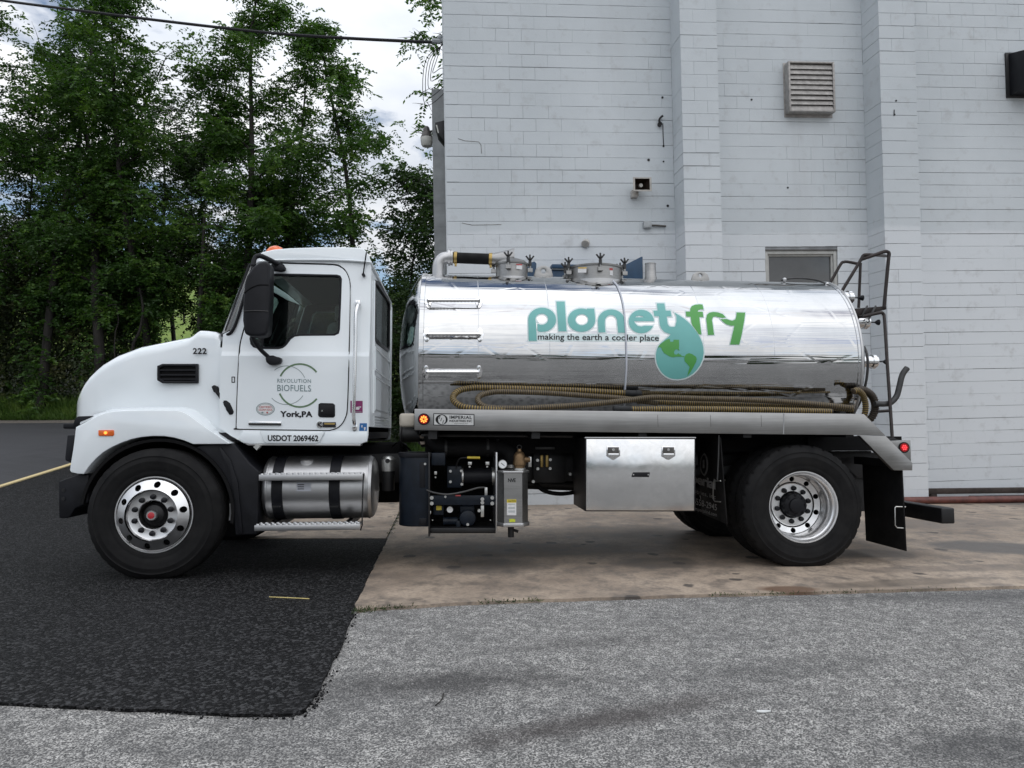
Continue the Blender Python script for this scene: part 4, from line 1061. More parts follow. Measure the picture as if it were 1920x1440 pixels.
def wheel(name, cx, cz, y0, rear):
    w = empty(name, truck)
    tyre(w, cx, cz, y0 - .028, .285 if not rear else .275, rear)
    O_ = (cx, y0, cz); ax = (0, 1, 0)
    if not rear:
        b = B(); b.lathe([(.288, .11), (.290, .03), (.296, .006), (.303, .001), (.300, -.004), (.292, -.004), (.286, .004), (.276, .012)], O_, ax, 80)
        ring_with_holes(b, cx, cz, .202, .276, .240, .0255, lambda r: .012 - (.276 - r) * .62, 10, .28)
        b.lathe([(.202, .012 - .074 * .62), (.196, -.038), (.190, -.026), (.186, -.024), (.118, -.024), (.112, -.018), (.110, .10)], O_, ax, 64)
        b.done('rim', 'rim', w, smooth=30)
        b = B(); b.lathe([(.275, .10), (.10, .10)], O_, ax, 32, (False, True)); b.done('brake_drum', 'matte_black', w)
        b = B(); b.lathe([(.098, .08), (.095, .03), (.085, .02), (.075, -.005), (.05, -.015), (.036, -.02)], O_, ax, 24, (True, True)); b.done('hub', 'black_steel', w, smooth=30)
        b = B(); b.lathe([(.040, -.012), (.042, -.05), (.036, -.062)], O_, ax, 20, (True, True)); b.done('hub_cap', 'alu', w)
        b = B(); b.lathe([(.027, -.06), (.025, -.067), (.006, -.070)], O_, ax, 20, (True, True)); b.done('hub_window', 'hub_red', w)
        lugs, ly = 10, -.024
        lug_r = .1430
    else:
        b = B(); b.lathe([(.303, .002), (.300, -.004), (.293, -.004), (.287, .004), (.284, .022), (.276, .032), (.270, .038), (.268, .085), (.258, .10), (.252, .13), (.250, .215), (.246, .235)], O_, ax, 80)
        ring_with_holes(b, cx, cz, .198, .246, .2215, .0225, lambda r: .235 + (.246 - r) * .25, 10, .5)
        b.lathe([(.198, .247), (.192, .240), (.186, .218), (.180, .214), (.118, .214), (.112, .222), (.110, .30)], O_, ax, 64)
        b.done('rim', 'rim', w, smooth=30)
        b = B(); b.lathe([(.245, .33), (.11, .33)], O_, ax, 32, (False, True)); b.done('brake_drum', 'matte_black', w)
        b = B(); b.lathe([(.108, .28), (.104, .16), (.098, .15), (.08, .145), (.064, .14), (.062, .12), (.05, .115)], O_, ax, 24, (True, True)); b.done('hub', 'black_plastic', w, smooth=30)
        for i in range(8):
            a = 2 * math.pi * i / 8; b = B(); b.cyl((cx + .086 * math.cos(a), y0 + .155, cz + .086 * math.sin(a)), (cx + .086 * math.cos(a), y0 + .137, cz + .086 * math.sin(a)), .011, 6); b.done('hub_bolt', 'black_plastic', w)
        lugs, ly, lug_r = 10, .214, .1430
    for i in range(lugs):
        a = 2 * math.pi * (i + (.5 if not rear else .35)) / lugs
        p = (cx + lug_r * math.cos(a), y0 + ly + .004, cz + lug_r * math.sin(a))
        b = B(); b.lathe([(.0225, 0), (.0225, -.010), (.018, -.030), (.010, -.034)], p, ax, 10, (True, True)); b.done('lug_nut', 'black_plastic', w, smooth=40)
    return w
ZR = RT
wheel('front_wheel', 0.0, ZR, .03, False)
wheel('rear_wheel', WB, ZR, .03, True)
for nm, cx, y0 in (('inner_tyre', WB, .345), ('far_tyre', 0.0, WID - .285), ('far_tyre', WB, WID - .285), ('far_tyre', WB, WID - .62)):
    t_ = tyre(truck, cx, ZR, y0, .275, cx > 1, nm)
B().lathe([(.30, WID - .26), (.2, WID - .10), (.05, WID - .12)], (0, 0, ZR), (0, 1, 0), 32, (True, True)).done('far_rim', 'rim', truck)
B().lathe([(.30, WID - .03), (.24, WID - .25), (.05, WID - .2)], (WB, 0, ZR), (0, 1, 0), 32, (True, True)).done('far_rim', 'rim', truck)
B().cyl((0, .3, ZR), (0, WID - .3, ZR), .06, 12).box(-.06, .06, .3, WID - .3, ZR - .08, ZR + .05).done('front_axle', 'black_steel', truck)
B().cyl((WB, .3, ZR), (WB, WID - .3, ZR), .09, 14).ball((WB, WID / 2, ZR), .2, seg=16, n=8).done('rear_axle', 'black_steel', truck)

# ------------------------------------------------------------------ chassis
fz1 = pz(900, 850, .80)[1]; fz0 = fz1 - .26
for y in (.80, WID - .88):
    b = B(); b.box(-.75, 6.35, y, y + .08, fz0, fz1); b.done('frame_rail', 'black_steel', truck, bevel=.006)
for x in (-.6, .9, 2.3, 3.4, 4.5, 5.9):
    b = B(); b.box(x, x + .1, .881, WID - .881, fz0 + .04, fz1 - .04); b.done('cross_member', 'black_steel', truck)
B().cyl((1.0, WID / 2, fz0 + .05), (WB - .2, WID / 2, ZR + .05), .06, 12).done('drive_shaft', 'black_steel', truck)
B().box(-.55, .95, .80, WID - .80, fz0 - .12, 1.45).done('engine', 'matte_black', truck, bevel=.05)
B().box(.7, 1.9, .95, WID - .95, fz0 - .2, fz1 + .1).done('gearbox', 'matte_black', truck, bevel=.06)
B().box(2.7, 3.9, .96, WID - .3, fz0 - .02, fz1 + .12).done('far_equipment', 'matte_black', truck, bevel=.02)
for y in (.62, WID - .70):
    B().hexa([(4.5, y, fz0 + .06), (6.1, y, fz0 + .02), (6.1, y + .09, fz0 + .02), (4.5, y + .09, fz0 + .06), (4.6, y, fz0 + .14), (6.0, y, fz0 + .12), (6.0, y + .09, fz0 + .12), (4.6, y + .09, fz0 + .14)]).done('leaf_spring', 'black_steel', truck)
ttube('air_line', ((1002, 905, .8), (1020, 920, .75), (1050, 926, .75), (1085, 922, .8)), .02, 'matte_black')
ttube('air_line', ((735, 838, .8), (745, 830, .7), (755, 832, .7), (770, 845, .8)), .008, 'matte_black')

# ------------------------------------------------------------------ hood, fender, nose
HS = [(147.5, 776, .86, .03), (148.5, 757, .66, .07), (151, 739, .53, .09), (155, 729, .45, .10), (163, 714, .39, .10), (172, 702.5, .355, .10), (184, 691, .335, .10), (196, 681, .32, .10), (222.5, 665.6, .295, .10), (264.7, 649.8, .27, .10),
      (304, 642, .25, .10), (340, 635, .235, .09), (357, 631.5, .228, .085), (364, 627, .226, .08), (370, 622, .225, .075), (376, 619, .222, .07), (390, 620, .215, .07), (404.5, 622, .208, .065), (411, 627, .205, .055), (415, 639, .203, .04)]
rows = []
zb_ = pz(300, 812, .22)[1]
for x, y, Yn, r in HS:
    p = T(x, y, Yn + r * .6); X_, Zt = p[0], p[2]; sec = [(X_, Yn + .004, zb_), (X_, Yn, Zt - r - .22 * max(0, (Zt - zb_ - r - .1)))]
    for i in range(7):
        a = math.pi / 2 * i / 6; sec.append((X_, Yn + r - r * math.cos(a), Zt - r + r * math.sin(a)))
    sec.append((X_ - .01, WID / 4 + Yn / 2, Zt + .012)); sec.append((X_ - .02, WID / 2, Zt + .02))
    full = sec + [(q[0], mirY(q[1]), q[2]) for q in sec[-2::-1]]
    rows.append(full)
b = B(); V = b.quadgrid(rows); b._f(V[0]); hood = b.done('hood', 'paint', truck, smooth=32)
Yh = .30
# fender with flared lip
fo = [(142, 801), (183, 779.5), (197, 774), (215, 771), (240, 769.5), (290, 769), (328, 769), (341, 771.5), (354, 778), (385, 801), (431, 831.5), (428, 832.5), (362, 832.8), (345, 826), (326, 820.5), (307, 817.8), (286, 817.6), (265, 819.5), (246, 823.5), (228, 830), (210, 838), (193.5, 848), (180, 859.5), (167, 874), (157, 889), (145, 888.5), (133, 885.5), (130.5, 882), (133, 866), (137, 842), (140.5, 815)]
b = B(); F0 = PZ(fo, .055); b.prism(F0, (), .055, .62)
fender = b.done('fender', 'paint', truck, bevel=.018, seg=3)
# sloping shoulder between fender crest and hood side
cr_o = PZ([(150, 796), (183, 780.5), (215, 772), (265, 770), (328, 770), (354, 779), (385, 802), (412, 819)], .066); cr_i = PZ([(160, 783), (178, 776.5), (211, 766), (285, 762.5), (350, 761.5), (374, 766), (399, 785), (413, 802)], .30)
b = B(); b.quadgrid([[(x, .066, z) for x, z in cr_o], [(a[0] * .5 + c[0] * .5, .15, a[1] * .45 + c[1] * .55) for a, c in zip(cr_o, cr_i)], [(x, .31, z) for x, z in cr_i]]); b.done('fender_shoulder', 'paint', truck, smooth=60)
b = B(); b.prism([(F0[0][0], F0[0][1]), (F0[-1][0], F0[-1][1]), (F0[27][0], F0[27][1]), (F0[24][0], F0[24][1]), (F0[24][0] + .1, F0[24][1] + .2), (F0[9][0], F0[9][1]), (F0[3][0], F0[3][1])], (), mirY(.62), mirY(.055)); b.done('far_fender', 'paint', truck, bevel=.018, seg=3)
# black wheel arch lining
lin = [(.60 * math.cos(a), ZR + .60 * math.sin(a)) for a in np.linspace(math.radians(-8), math.radians(172), 24)]; lin2 = [(.575 * math.cos(a), ZR + .575 * math.sin(a)) for a in np.linspace(math.radians(172), math.radians(-8), 24)]
B().prism(lin + lin2, (), .085, .85).done('arch_liner', 'matte_black', truck, smooth=40)
B().box(-.75, .75, .80, .82, ZR + .05, zb_ + .1).done('inner_panel', 'matte_black', truck)
# black splash fairing behind the wheel
sp = [(366, 838.5), (384, 851), (402, 870), (417, 893), (428, 920), (436, 953), (441, 1004), (482, 1002.5), (486, 884), (468, 868), (452, 848), (437, 831), (420, 831.5), (380, 834)]
tprism('splash_fairing', sp, .10, .5, 'black_plastic', bevel=.012, seg=3)
tprism('splash_rib', [(408, 838), (414, 838), (432, 862), (446, 905), (455, 1000), (448, 1000), (440, 935), (428, 882)], .085, .03, 'black_plastic', bevel=.006)
# front end: headlamp, grille, bumper
tprism('headlamp_cowl', [(135, 799), (141, 784), (146, 780.5), (183, 779.5), (158, 793), (144, 803), (137, 803.5)], .12, .45, 'black_plastic', bevel=.006)
b = B(); hx = pz(140, 800, .12)[0]; b.box(hx - .03, hx + .2, .70, WID - .70, zb_ + .02, zb_ + .42); b.done('grille_surround', 'black_plastic', truck, bevel=.03)
for k in range(6):
    b = B(); zz_ = zb_ + .06 + k * .055; b.box(hx - .045, hx - .028, .74, WID - .74, zz_, zz_ + .03); b.done('grille_bar', 'chrome', truck, bevel=.004)
b = B(); gx = pz(124, 784, .6)[0]; b.box(gx, hx, .55, WID - .55, zb_ + .04, zb_ + .085); b.done('grille_lip', 'black_plastic', truck, bevel=.01)
for y in (.28, WID - .62):
    b = B(); b.hexa([(hx - .09, y + .04, 1.0), (hx - .09, y + .34, 1.0), (hx + .1, y + .34, 1.0), (hx + .1, y + .04, 1.0), (hx - .05, y + .02, 1.19), (hx - .05, y + .34, 1.19), (hx + .1, y + .34, 1.19), (hx + .1, y + .02, 1.19)]); b.done('headlamp', 'glassy_lamp', truck, bevel=.02)
tprism('headlamp_bezel', [(126, 816), (141, 815), (138, 842), (133, 868), (122, 863.5), (121.5, 858)], .16, .28, 'black_plastic', bevel=.008)
bp = [(109, 903), (131, 895), (152, 888), (166, 890), (166, 942), (150, 950), (141, 953), (131, 969), (126, 972), (110, 972)]
B().prism(PZ(bp, .12), (), .12, mirY(.12)).done('bumper', 'black_plastic', truck, bevel=.012)
for yy in (919, 935):
    p = T(119, yy, .12); B().cyl((p[0], .115, p[2]), (p[0], .125, p[2]), .014, 8).done('bumper_bolt', 'black_steel', truck)
# side marker
o = tprism('side_marker', [(184, 806.5), (212, 806), (213, 808), (213, 816), (211, 817.5), (186, 817.5), (184, 816)], .045, .02, 'amber_lens', fender, bevel=.004)
ycyl('bulb', 197.5, 811.5, .040, .05, .012, 'amber_lit', fender, 10)
# hood air vent
vent = tprism('hood_vent', [(294, 686), (304, 682), (371, 682), (371, 718.5), (304, 718.5), (294, 713)], .196, .03, 'black_plastic', hood, bevel=.006, holes=[[(299, 690), (306, 686.5), (366, 686.5), (366, 714), (306, 714), (299, 709)]])
tprism('vent_back', [(297, 688), (305, 685), (368, 685), (368, 716), (305, 716), (297, 711)], .2165, .004, 'matte_black', hood, 0)
for y in (694, 703, 711):
    tprism('vent_slat', [(297, y - 1.2), (369, y - 1.2), (369, y + 1.6), (297, y + 1.6)], .200, .012, 'black_plastic', hood, .002)
text_decal('unit_number', '222', (361.5, 652.5, 387.5, 664), mpl(.2005), 'ink_black', hood, .035, 1.08)
# hood latch
ltc = ttube('hood_latch', ((403, 730, .18), (412, 742, .17), (425, 762, .15)), .015, 'black_plastic', hood, 8, 3)
tprism('latch_end', [(396, 725), (401, 721.5), (408, 725), (411, 733), (406, 737), (400, 735)], .172, .03, 'black_plastic', hood, .006)
tprism('latch_end', [(418, 751), (424, 750.5), (431, 756), (438, 772), (436, 777), (430, 778), (424, 769)], .135, .035, 'black_plastic', hood, .006)

# ------------------------------------------------------------------ cab
CY = .14
zcr = pz(570, 668, CY)[1]
def cabY(z):
    if z >= zcr: return CY + .012 * sstep((z - zcr) / .045) + .045 * (z - zcr)
    return CY + .010 * (zcr - z)
def bend(bm, off=0.0):
    """bisect a flat side panel along the body crease and give it the cab's section"""
    for k in (-.02, 0.0, .015, .03, .045, .3):
        bmesh.ops.bisect_plane(bm, geom=bm.verts[:] + bm.edges[:] + bm.faces[:], plane_co=(0, 0, zcr + k), plane_no=(0, 0, 1), dist=1e-5)
    for v in bm.verts: v.co.y += cabY(v.co.z) - CY
def mcab(dy): 
    def f(x, y):
        p = T(x, y, CY)
        for _ in range(2): p = T(x, y, cabY(p[2]) + dy)
        return p
    return f
side = [(416, 640), (414, 680), (411.5, 752), (412, 803), (432, 817), (457, 831), (470, 832.8), (560, 833.2), (676, 832.5), (688, 828), (690, 815), (691, 760), (692, 670), (694, 580), (695, 500), (693, 487), (640, 486), (560, 485.5), (500, 486.5), (482, 489), (474, 499), (464, 530), (452, 569), (443, 598), (437, 612), (429, 620), (417, 626)]
winO = [(506, 511), (560, 511.5), (630, 513), (637, 515), (640, 521), (639, 560), (637, 617), (635, 625), (627, 629), (562, 629.5), (552, 631), (545, 636), (537, 647), (530, 652.5), (522, 654.5), (485, 654), (474, 651), (469, 645), (467, 635), (470, 615), (478, 585), (488, 550), (497, 518)]
door = [(500, 493), (560, 494), (625, 496), (640, 501), (649, 510), (655, 525), (656.5, 545), (655.5, 600), (653.5, 690), (651, 765), (648, 781), (642, 793), (633, 801.5), (620, 806), (600, 806.5), (452, 804.5), (444, 803), (443.5, 795), (445.5, 730), (448.5, 665), (451.5, 640), (460, 608), (472, 565), (484, 520), (490, 503)]
b = B(); b.prism(PZ(side, CY), [PZ(winO, CY)], CY, CY + .03); bend(b.bm); cab = b.done('cab', 'paint', truck, smooth=14)
b = B(); b.prism([(x, z) for x, z in PZ(side, CY)], [PZ(winO, CY)], mirY(CY + .03), mirY(CY))
for k in (0.0, .03):
    bmesh.ops.bisect_plane(b.bm, geom=b.bm.verts[:] + b.bm.edges[:] + b.bm.faces[:], plane_co=(0, 0, zcr + k), plane_no=(0, 0, 1), dist=1e-5)
for v in b.bm.verts: v.co.y -= cabY(v.co.z) - CY
b.done('far_side', 'paint', cab, smooth=14)
B().prism(PZ(offset_poly(side, -4), CY), [PZ(offset_poly(winO, 2), CY)], mirY(CY + .10), mirY(CY + .095)).done('far_trim', 'interior_grey', cab)
b = B(); b.prism(PZ(door, CY), [PZ(winO, CY)], CY - .007, CY + .002); bend(b.bm); dr = b.done('door', 'paint', truck, smooth=14)
b = B(); b.tube([np.array(mcab(-.002)(x, y)) for x, y in catmull([(p[0], p[1]) for p in door], 3, True)], .0062, 6, False, True); b.done('door_seal', 'matte_black', dr)
winI = offset_poly(winO, -4.0)
b = B(); b.prism(PZ(winO, CY), [PZ(winI, CY)], CY - .010, CY + .018)
for v in b.bm.verts: v.co.y += cabY(v.co.z) - CY
b.done('window_seal', 'black_plastic', dr, bevel=.003)
b = B(); b.prism(PZ(winI, CY), (), CY + .008, CY + .012)
for v in b.bm.verts: v.co.y += cabY(v.co.z) - CY
b.done('window_pane', 'glass', dr)
b = B(); b.prism(PZ(winO, CY), (), mirY(CY + .07), mirY(CY + .066)); b.done('far_window_pane', 'glass', cab)
# vent-window post
ttube('window_post', ((503, 513, CY + .03), (498, 560, CY + .03), (492, 651, CY + .03)), .010, 'black_plastic', dr, 6, 1)
# roof
rf = [(474, 498), (477, 489), (483, 481), (494, 474), (515, 469.5), (545, 467), (600, 465.2), (650, 465.4), (675, 466), (683, 468.5), (689, 475), (696, 490), (696, 493), (640, 489), (560, 488), (500, 490)]
b = B(); b.prism(PZ(rf, .20), (), CY + .025, mirY(CY + .025)); roof = b.done('roof', 'paint', truck, bevel=.045, seg=4, bev_angle=50)
ttube('drip_rail', ((486, 490, CY + .02), (520, 487.5, CY + .02), (600, 487, CY + .02), (660, 488.5, CY + .02), (697, 492, CY + .02)), .008, 'paint', roof, 6, 3)
# beacon
bc = T(516, 468, 1.0)
mk = T(516, 468.5, .34)
b = B(); b.lathe([(.085, -.03), (.078, -.005), (.055, .022), (.025, .036), (.004, .038)], (mk[0], .36, mk[2] + .0), (0, 0, 1), 20, (True, True)); b.done('roof_marker', 'amber_lens', roof)
# back panel with window and pressed ribs
XB = T(693, 640, CY)[0]
bz0, bz1 = T(692, 800, CY)[2], T(694, 500, CY)[2]
def yz(pts): return [(float(p[1]), float(p[2])) for p in (TX(x, y, XB + .0) for x, y in pts)]
wb_ = [(703, 529), (707, 531), (728, 563), (730.5, 570), (729.5, 652), (727, 657), (706, 640), (703.5, 634)]
wbk = yz(wb_)
b = B(); b.prism([(CY + .03, bz0), (mirY(CY + .03), bz0), (mirY(CY + .06), bz1), (CY + .06, bz1)], [wbk], XB - .03, XB, lambda a, c, d: (d, a, c)); bk = b.done('back_panel', 'paint', truck)
b = B(); b.prism([(CY + .05, bz0), (mirY(CY + .05), bz0), (mirY(CY + .08), bz1), (CY + .08, bz1)], [offset_poly(wbk, .01)], XB - .06, XB - .045, lambda a, c, d: (d, a, c)); b.done('back_trim', 'interior_grey', bk)
b = B(); b.prism(offset_poly(wbk, .02), [offset_poly(wbk, -.015)], XB - .02, XB + .008, lambda a, c, d: (d, a, c)); b.done('window_seal', 'black_plastic', bk)
b = B(); b.prism(wbk, (), XB - .012, XB - .008, lambda a, c, d: (d, a, c)); b.done('rear_window', 'glass', bk)
yl0, yl1 = wbk[0][0], max(p[0] for p in wbk); zl1 = min(p[1] for p in wbk) - .05; zl0 = bz0 + .12
for (ya, yb, za, zbb) in ((yl0, yl1, zl1 - .22, zl1 - .02), (yl0, yl1, zl0 + .03, zl1 - .28)):
    b = B(); b.tube([(XB + .004, ya, za), (XB + .004, ya, zbb), (XB + .004, yb, zbb), (XB + .004, yb, za)], .010, 6, False, True); b.done('pressed_rib', 'paint', bk)
for y in (yl0 - .09, yl1 + .09):
    b = B(); b.tube([(XB + .003, y, zl0), (XB + .003, y, bz1 - .06)], .012, 6); b.done('pressed_rib', 'paint', bk)
for k in range(4):
    b = B(); b.tube([(XB + .002, yl0, zl0 - .03 - .025 * k), (XB + .002, yl1, zl0 - .03 - .025 * k)], .007, 6); b.done('pressed_rib', 'paint', bk)
# cab floor, firewall, windscreen
xfw = T(414, 700, .2)[0]
B().box(xfw + .02, XB - .03, CY + .03, mirY(CY + .03), 1.10, 1.16).done('cab_floor', 'interior_grey', cab)
B().box(xfw, xfw + .06, CY + .03, mirY(CY + .03), 1.16, 1.86).done('firewall', 'paint', cab)
B().box(xfw + .06, xfw + .42, CY + .05, mirY(CY + .05), 1.55, 1.90).done('dashboard', 'interior_grey', cab, bevel=.05, seg=3)
B().box(xfw + .35, XB - .04, CY + .05, mirY(CY + .05), T(600, 492, .3)[2] - .03, T(600, 492, .3)[2]).done('headliner', 'interior_grey', cab)
ws = []
for (dY, fx0, fy0, fx1, fy1) in ((CY + .03, 437, 616, 474, 499), (CY + .07, 424, 622, 470, 496), (CY + .15, 416, 625, 467, 493), (CY + .30, 411.5, 627, 465.5, 491)):
    ws.append([T(fx0 + (fx1 - fx0) * t, fy0 + (fy1 - fy0) * t, dY) for t in np.linspace(0, 1, 6)])
ws.append([p + np.array([-.05, WID / 2 - CY - .30, 0]) for p in ws[-1]])
full = ws + [[np.array([p[0], mirY(p[1]), p[2]]) for p in r_] for r_ in ws[-2::-1]]
b = B(); b.quadgrid(full); b.done('windscreen', 'windscreen', cab, smooth=60)
ttube('windscreen_seal', ((411, 627, CY + .28), (424, 628, CY + .05), (434, 622, CY + .012), (443, 604, CY + .012), (455, 566, CY + .012), (466, 528, CY + .02), (473, 503, CY + .02), (472, 496, CY + .08)), .013, 'black_plastic', cab, 8, 4)
b = B(); b.tube([ws[0][k] * (1 - t) + ws[2][k] * t for k, t in ((0, .55), (5, .55))], .02, 6); b.done('windscreen_pillar', 'interior_grey', cab)
# seats, steering wheel
def seat(yc, nm):
    s_ = empty(nm, cab); x = T(600, 600, .6)[0]
    B().box(x - .45, x + .08, yc - .24, yc + .24, 1.5, 1.64).done('cushion', 'seat_cloth', s_, bevel=.05, seg=3)
    B().hexa([(x + .0, yc - .22, 1.62), (x + .14, yc - .22, 1.62), (x + .14, yc + .22, 1.62), (x, yc + .22, 1.62), (x + .10, yc - .20, 2.12), (x + .22, yc - .20, 2.12), (x + .22, yc + .20, 2.12), (x + .10, yc + .20, 2.12)]).done('backrest', 'seat_cloth', s_, bevel=.05, seg=3)
    B().box(x + .14, x + .22, yc - .12, yc + .12, 2.13, 2.28).done('headrest', 'seat_cloth', s_, bevel=.03, seg=3)
    B().box(x - .35, x + .05, yc - .2, yc + .2, 1.16, 1.5).done('pedestal', 'interior_grey', s_)
seat(.62, 'driver_seat'); seat(1.72, 'passenger_seat')
sw = T(535, 640, .62); b = B(); b.tube([sw + np.array([.10 * math.sin(a) * .8, .21 * math.cos(a), .21 * math.sin(a) * .75]) for a in np.linspace(0, 2 * math.pi, 28)[:-1]], .014, 8, False, True); b.cyl(sw, sw + np.array([-.3, 0, -.2]), .025, 8); b.done('steering_wheel', 'interior_grey', cab)
# rocker valance with the raised number panel
tprism('rocker_cover', [(456, 806.5), (487, 807), (501, 831), (470, 832), (457, 830.5), (447, 824)], CY - .001, .02, 'paint', dr, .003)
tprism('number_panel', [(487, 808), (605, 808.5), (608, 811), (598, 829.5), (592, 831.5), (500, 831), (495, 828)], CY - .012, .02, 'paint', dr, .004)
tprism('rocker_cover', [(611, 808.5), (688, 810), (688, 827), (676, 832), (600, 832)], CY - .001, .02, 'paint', dr, .003)
text_decal('usdot_number', 'USDOT 2069462', (502, 815.5, 597, 827.5), mpl(CY - .0135), 'ink_black', dr, .035, 1.0, .4)
tprism('kick_plate_edge', [(460, 832), (676, 833), (676, 836), (466, 835.5)], CY + .0, .12, 'alu', dr, .002)
ycyl('bracket', 481, 838, .10, .16, .026, 'bolt_zinc', truck, 4)
# door furniture
hnd = tprism('door_handle', [(597, 757.5), (601, 755.5), (624, 756), (628, 759), (628, 780), (625, 783), (600, 782.5), (596, 779)], CY - .010, .02, 'black_plastic', dr, .006, seg=3)
tprism('handle_paddle', [(600, 761), (603, 760), (624, 760.5), (625, 763), (625, 777), (622, 779), (602, 778), (600, 775)], CY - .014, .01, 'ink_black', dr, .003)
ycyl('lock', 604, 770, CY - .02, CY, .008, 'chrome', dr, 10)
for (x0, x1, y0, y1) in ((434, 440.5, 706, 717.5),):
    tprism('marker_seal', [(x0, y0), (x1, y0), (x1, y1), (x0, y1)], CY - .001, .006, 'black_plastic', cab, .001, holes=[[(x0 + 1.6, y0 + 1.6), (x1 - 1.6, y0 + 1.6), (x1 - 1.6, y1 - 1.6), (x0 + 1.6, y1 - 1.6)]])
gr = ttube('grab_rail', ((670.5, 568, CY - .002), (670, 574, CY - .05), (667, 592, CY - .07), (666.5, 640, CY - .07), (664.5, 720, CY - .07), (663, 775, CY - .07), (664, 793, CY - .06), (664.5, 800, CY - .004)), .0155, 'chrome', cab, 10, 4)
tprism('rail_foot', [(665.5, 562.5), (675.5, 562.5), (675.5, 572), (671, 576), (666, 575)], CY - .004, .02, 'chrome', cab, .003)
tprism('rail_foot', [(660, 796), (669.5, 796), (669.5, 806), (666, 808.5), (662, 808), (660, 805)], CY - .006, .02, 'chrome', cab, .003)
ttube('antenna', ((681, 514, CY + .02), (683, 500, CY + .0), (687, 473, CY - .02)), .006, 'black_plastic', cab, 6, 2)
ycyl('antenna_base', 681, 514.5, CY - .01, CY + .06, .013, 'black_plastic', cab, 10)
# chrome badges
tprism('name_badge', [(466, 790), (527, 790.5), (527, 797), (466, 796.5)], CY - .012, .008, 'chrome', dr, .001)
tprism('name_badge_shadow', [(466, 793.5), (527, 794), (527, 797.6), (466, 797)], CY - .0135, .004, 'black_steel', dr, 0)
ycyl('round_badge', 599.5, 796, CY - .014, CY, .026, 'chrome', dr, 20)
tprism('badge_plate', [(605, 791.5), (629.5, 791.5), (629.5, 801), (605, 801)], CY - .012, .008, 'black_steel', dr, .001)
flat('badge_print', [(608, 793), (628, 793), (628, 796), (608, 796)], mpl(CY - .0135), 'brass', dr)
flat('badge_arrow', [(602, 791), (604, 792), (599, 796), (604.5, 800), (602, 801.5), (595.5, 796.5)], mpl(CY - .0152), 'ink_black', dr)
flat('tag', [(596, 793), (598, 793), (598, 799), (596, 799)], mpl(CY - .0152), 'ink_black', dr)
# door lettering
md = mcab(-.0085); md2 = mcab(-.0092); md3 = mcab(-.0100)
flat('logo_arc', stroke(arc(562, 722.5, 40, 40, 205, 322, 26), 3.2), md2, 'ink_green', dr)
flat('logo_arc', stroke(arc(562, 722.5, 40.5, 40.5, 158, 38, 26), 3.2), md2, 'ink_green', dr)
flat('logo_arc', stroke(arc(537.5, 722.5, 36.5, 36.5, 231, 337, 22), 1.3), md, 'ink_grey', dr)
flat('logo_arc', stroke(arc(537, 721.5, 37, 37, 138, 33, 22), 1.3), md, 'ink_grey', dr)
text_decal('company_name', 'REVOLUTION', (520, 710, 583, 717.2), md3, 'ink_teal_grey', dr, .0, 1.12, .8)
text_decal('company_name', 'BIOFUELS', (520, 721.3, 583, 733.2), md3, 'ink_teal_grey', dr, .0, 1.05, .8)
text_decal('town_name', 'York,PA', (525, 770.5, 586, 783.8), md3, 'ink_black', dr, .04, 1.04, .5)
flat('oval_sticker', circ(497.5, 767, 17.5, 12), md, 'ink_teal_grey', dr); flat('oval_sticker', circ(497.5, 767, 16.3, 10.9), md2, 'sticker_white', dr); flat('oval_sticker', stroke(arc(497.5, 767, 14.6, 9.4, 0, 359, 30), .7), md3, 'ink_teal_grey', dr)
text_decal('sticker_print', 'CERTIFIED', (486, 761.5, 509, 765), md3, 'sticker_red', dr, .02, 1.0); text_decal('sticker_print', 'CLEAN IDLE', (485, 766.5, 510, 770), md3, 'sticker_red', dr, .02, 1.0)
flat('sticker_print', circ(492, 773.5, 2.2, 1.3, 8), md3, 'ink_teal_grey', dr); flat('sticker_print', circ(501, 773.5, 1.8, 1.8, 8), md3, 'sticker_red', dr)
mc = mcab(-.0015); mc2 = mcab(-.0025)
flat('sticker', [(657, 751.5), (680, 751.5), (680, 774), (657, 774)], mc, 'sticker_purple', cab); flat('sticker_print', [(668, 763), (677, 762), (677, 764), (671, 764.5), (675, 766), (672, 768.5), (667, 768)], mc2, 'sticker_white', cab); flat('sticker_print', stroke([(659, 772), (678, 772)], .8), mc2, 'ink_grey', cab)
flat('sticker', [(674.5, 793.5), (688, 793.5), (688, 808), (673.5, 808)], mc, 'sticker_blue', cab); flat('sticker_print', [(677, 798), (680, 797), (679, 803)], mc2, 'sticker_white', cab); flat('sticker_print', [(682, 801), (686, 801), (684.5, 807), (683, 807)], mc2, 'sticker_white', cab)
# mirror
mir = tprism('mirror', [(457.5, 622), (454.5, 600), (455.5, 560), (458, 530), (462, 517), (474, 500), (486, 491.5), (498, 490), (504, 492), (506, 498), (505, 560), (503, 600), (501.5, 622), (498, 628), (486, 630.5), (470, 630), (460, 627)], -.16, .16, 'black_plastic', bevel=.022, seg=4)
ttube('mirror_trim', ((456, 583.5, -.162), (480, 582.5, -.166), (503, 583.8, -.162)), .004, 'hook_grey', mir, 6, 2)
ttube('mirror_groove', ((458, 549, -.160), (470, 540, -.162), (486, 534, -.162), (504, 534.5, -.160)), .005, 'matte_black', mir, 6, 2)
ttube('mirror_arm', ((474, 498, -.08), (478, 484, -.06), (484, 480, -.05), (492, 481, -.03), (515, 492, .08), (530, 500, .17)), .020, 'black_plastic', mir, 8, 4)
tprism('mirror_bracket', [(508, 493), (520, 493), (534, 499), (534, 506), (526, 508), (508, 506)], .10, .06, 'black_plastic', mir, .01)
ttube('mirror_arm', ((472, 628, -.08), (478, 642, -.02), (490, 657, .04), (505, 671, .10)), .017, 'black_plastic', mir, 8, 4)
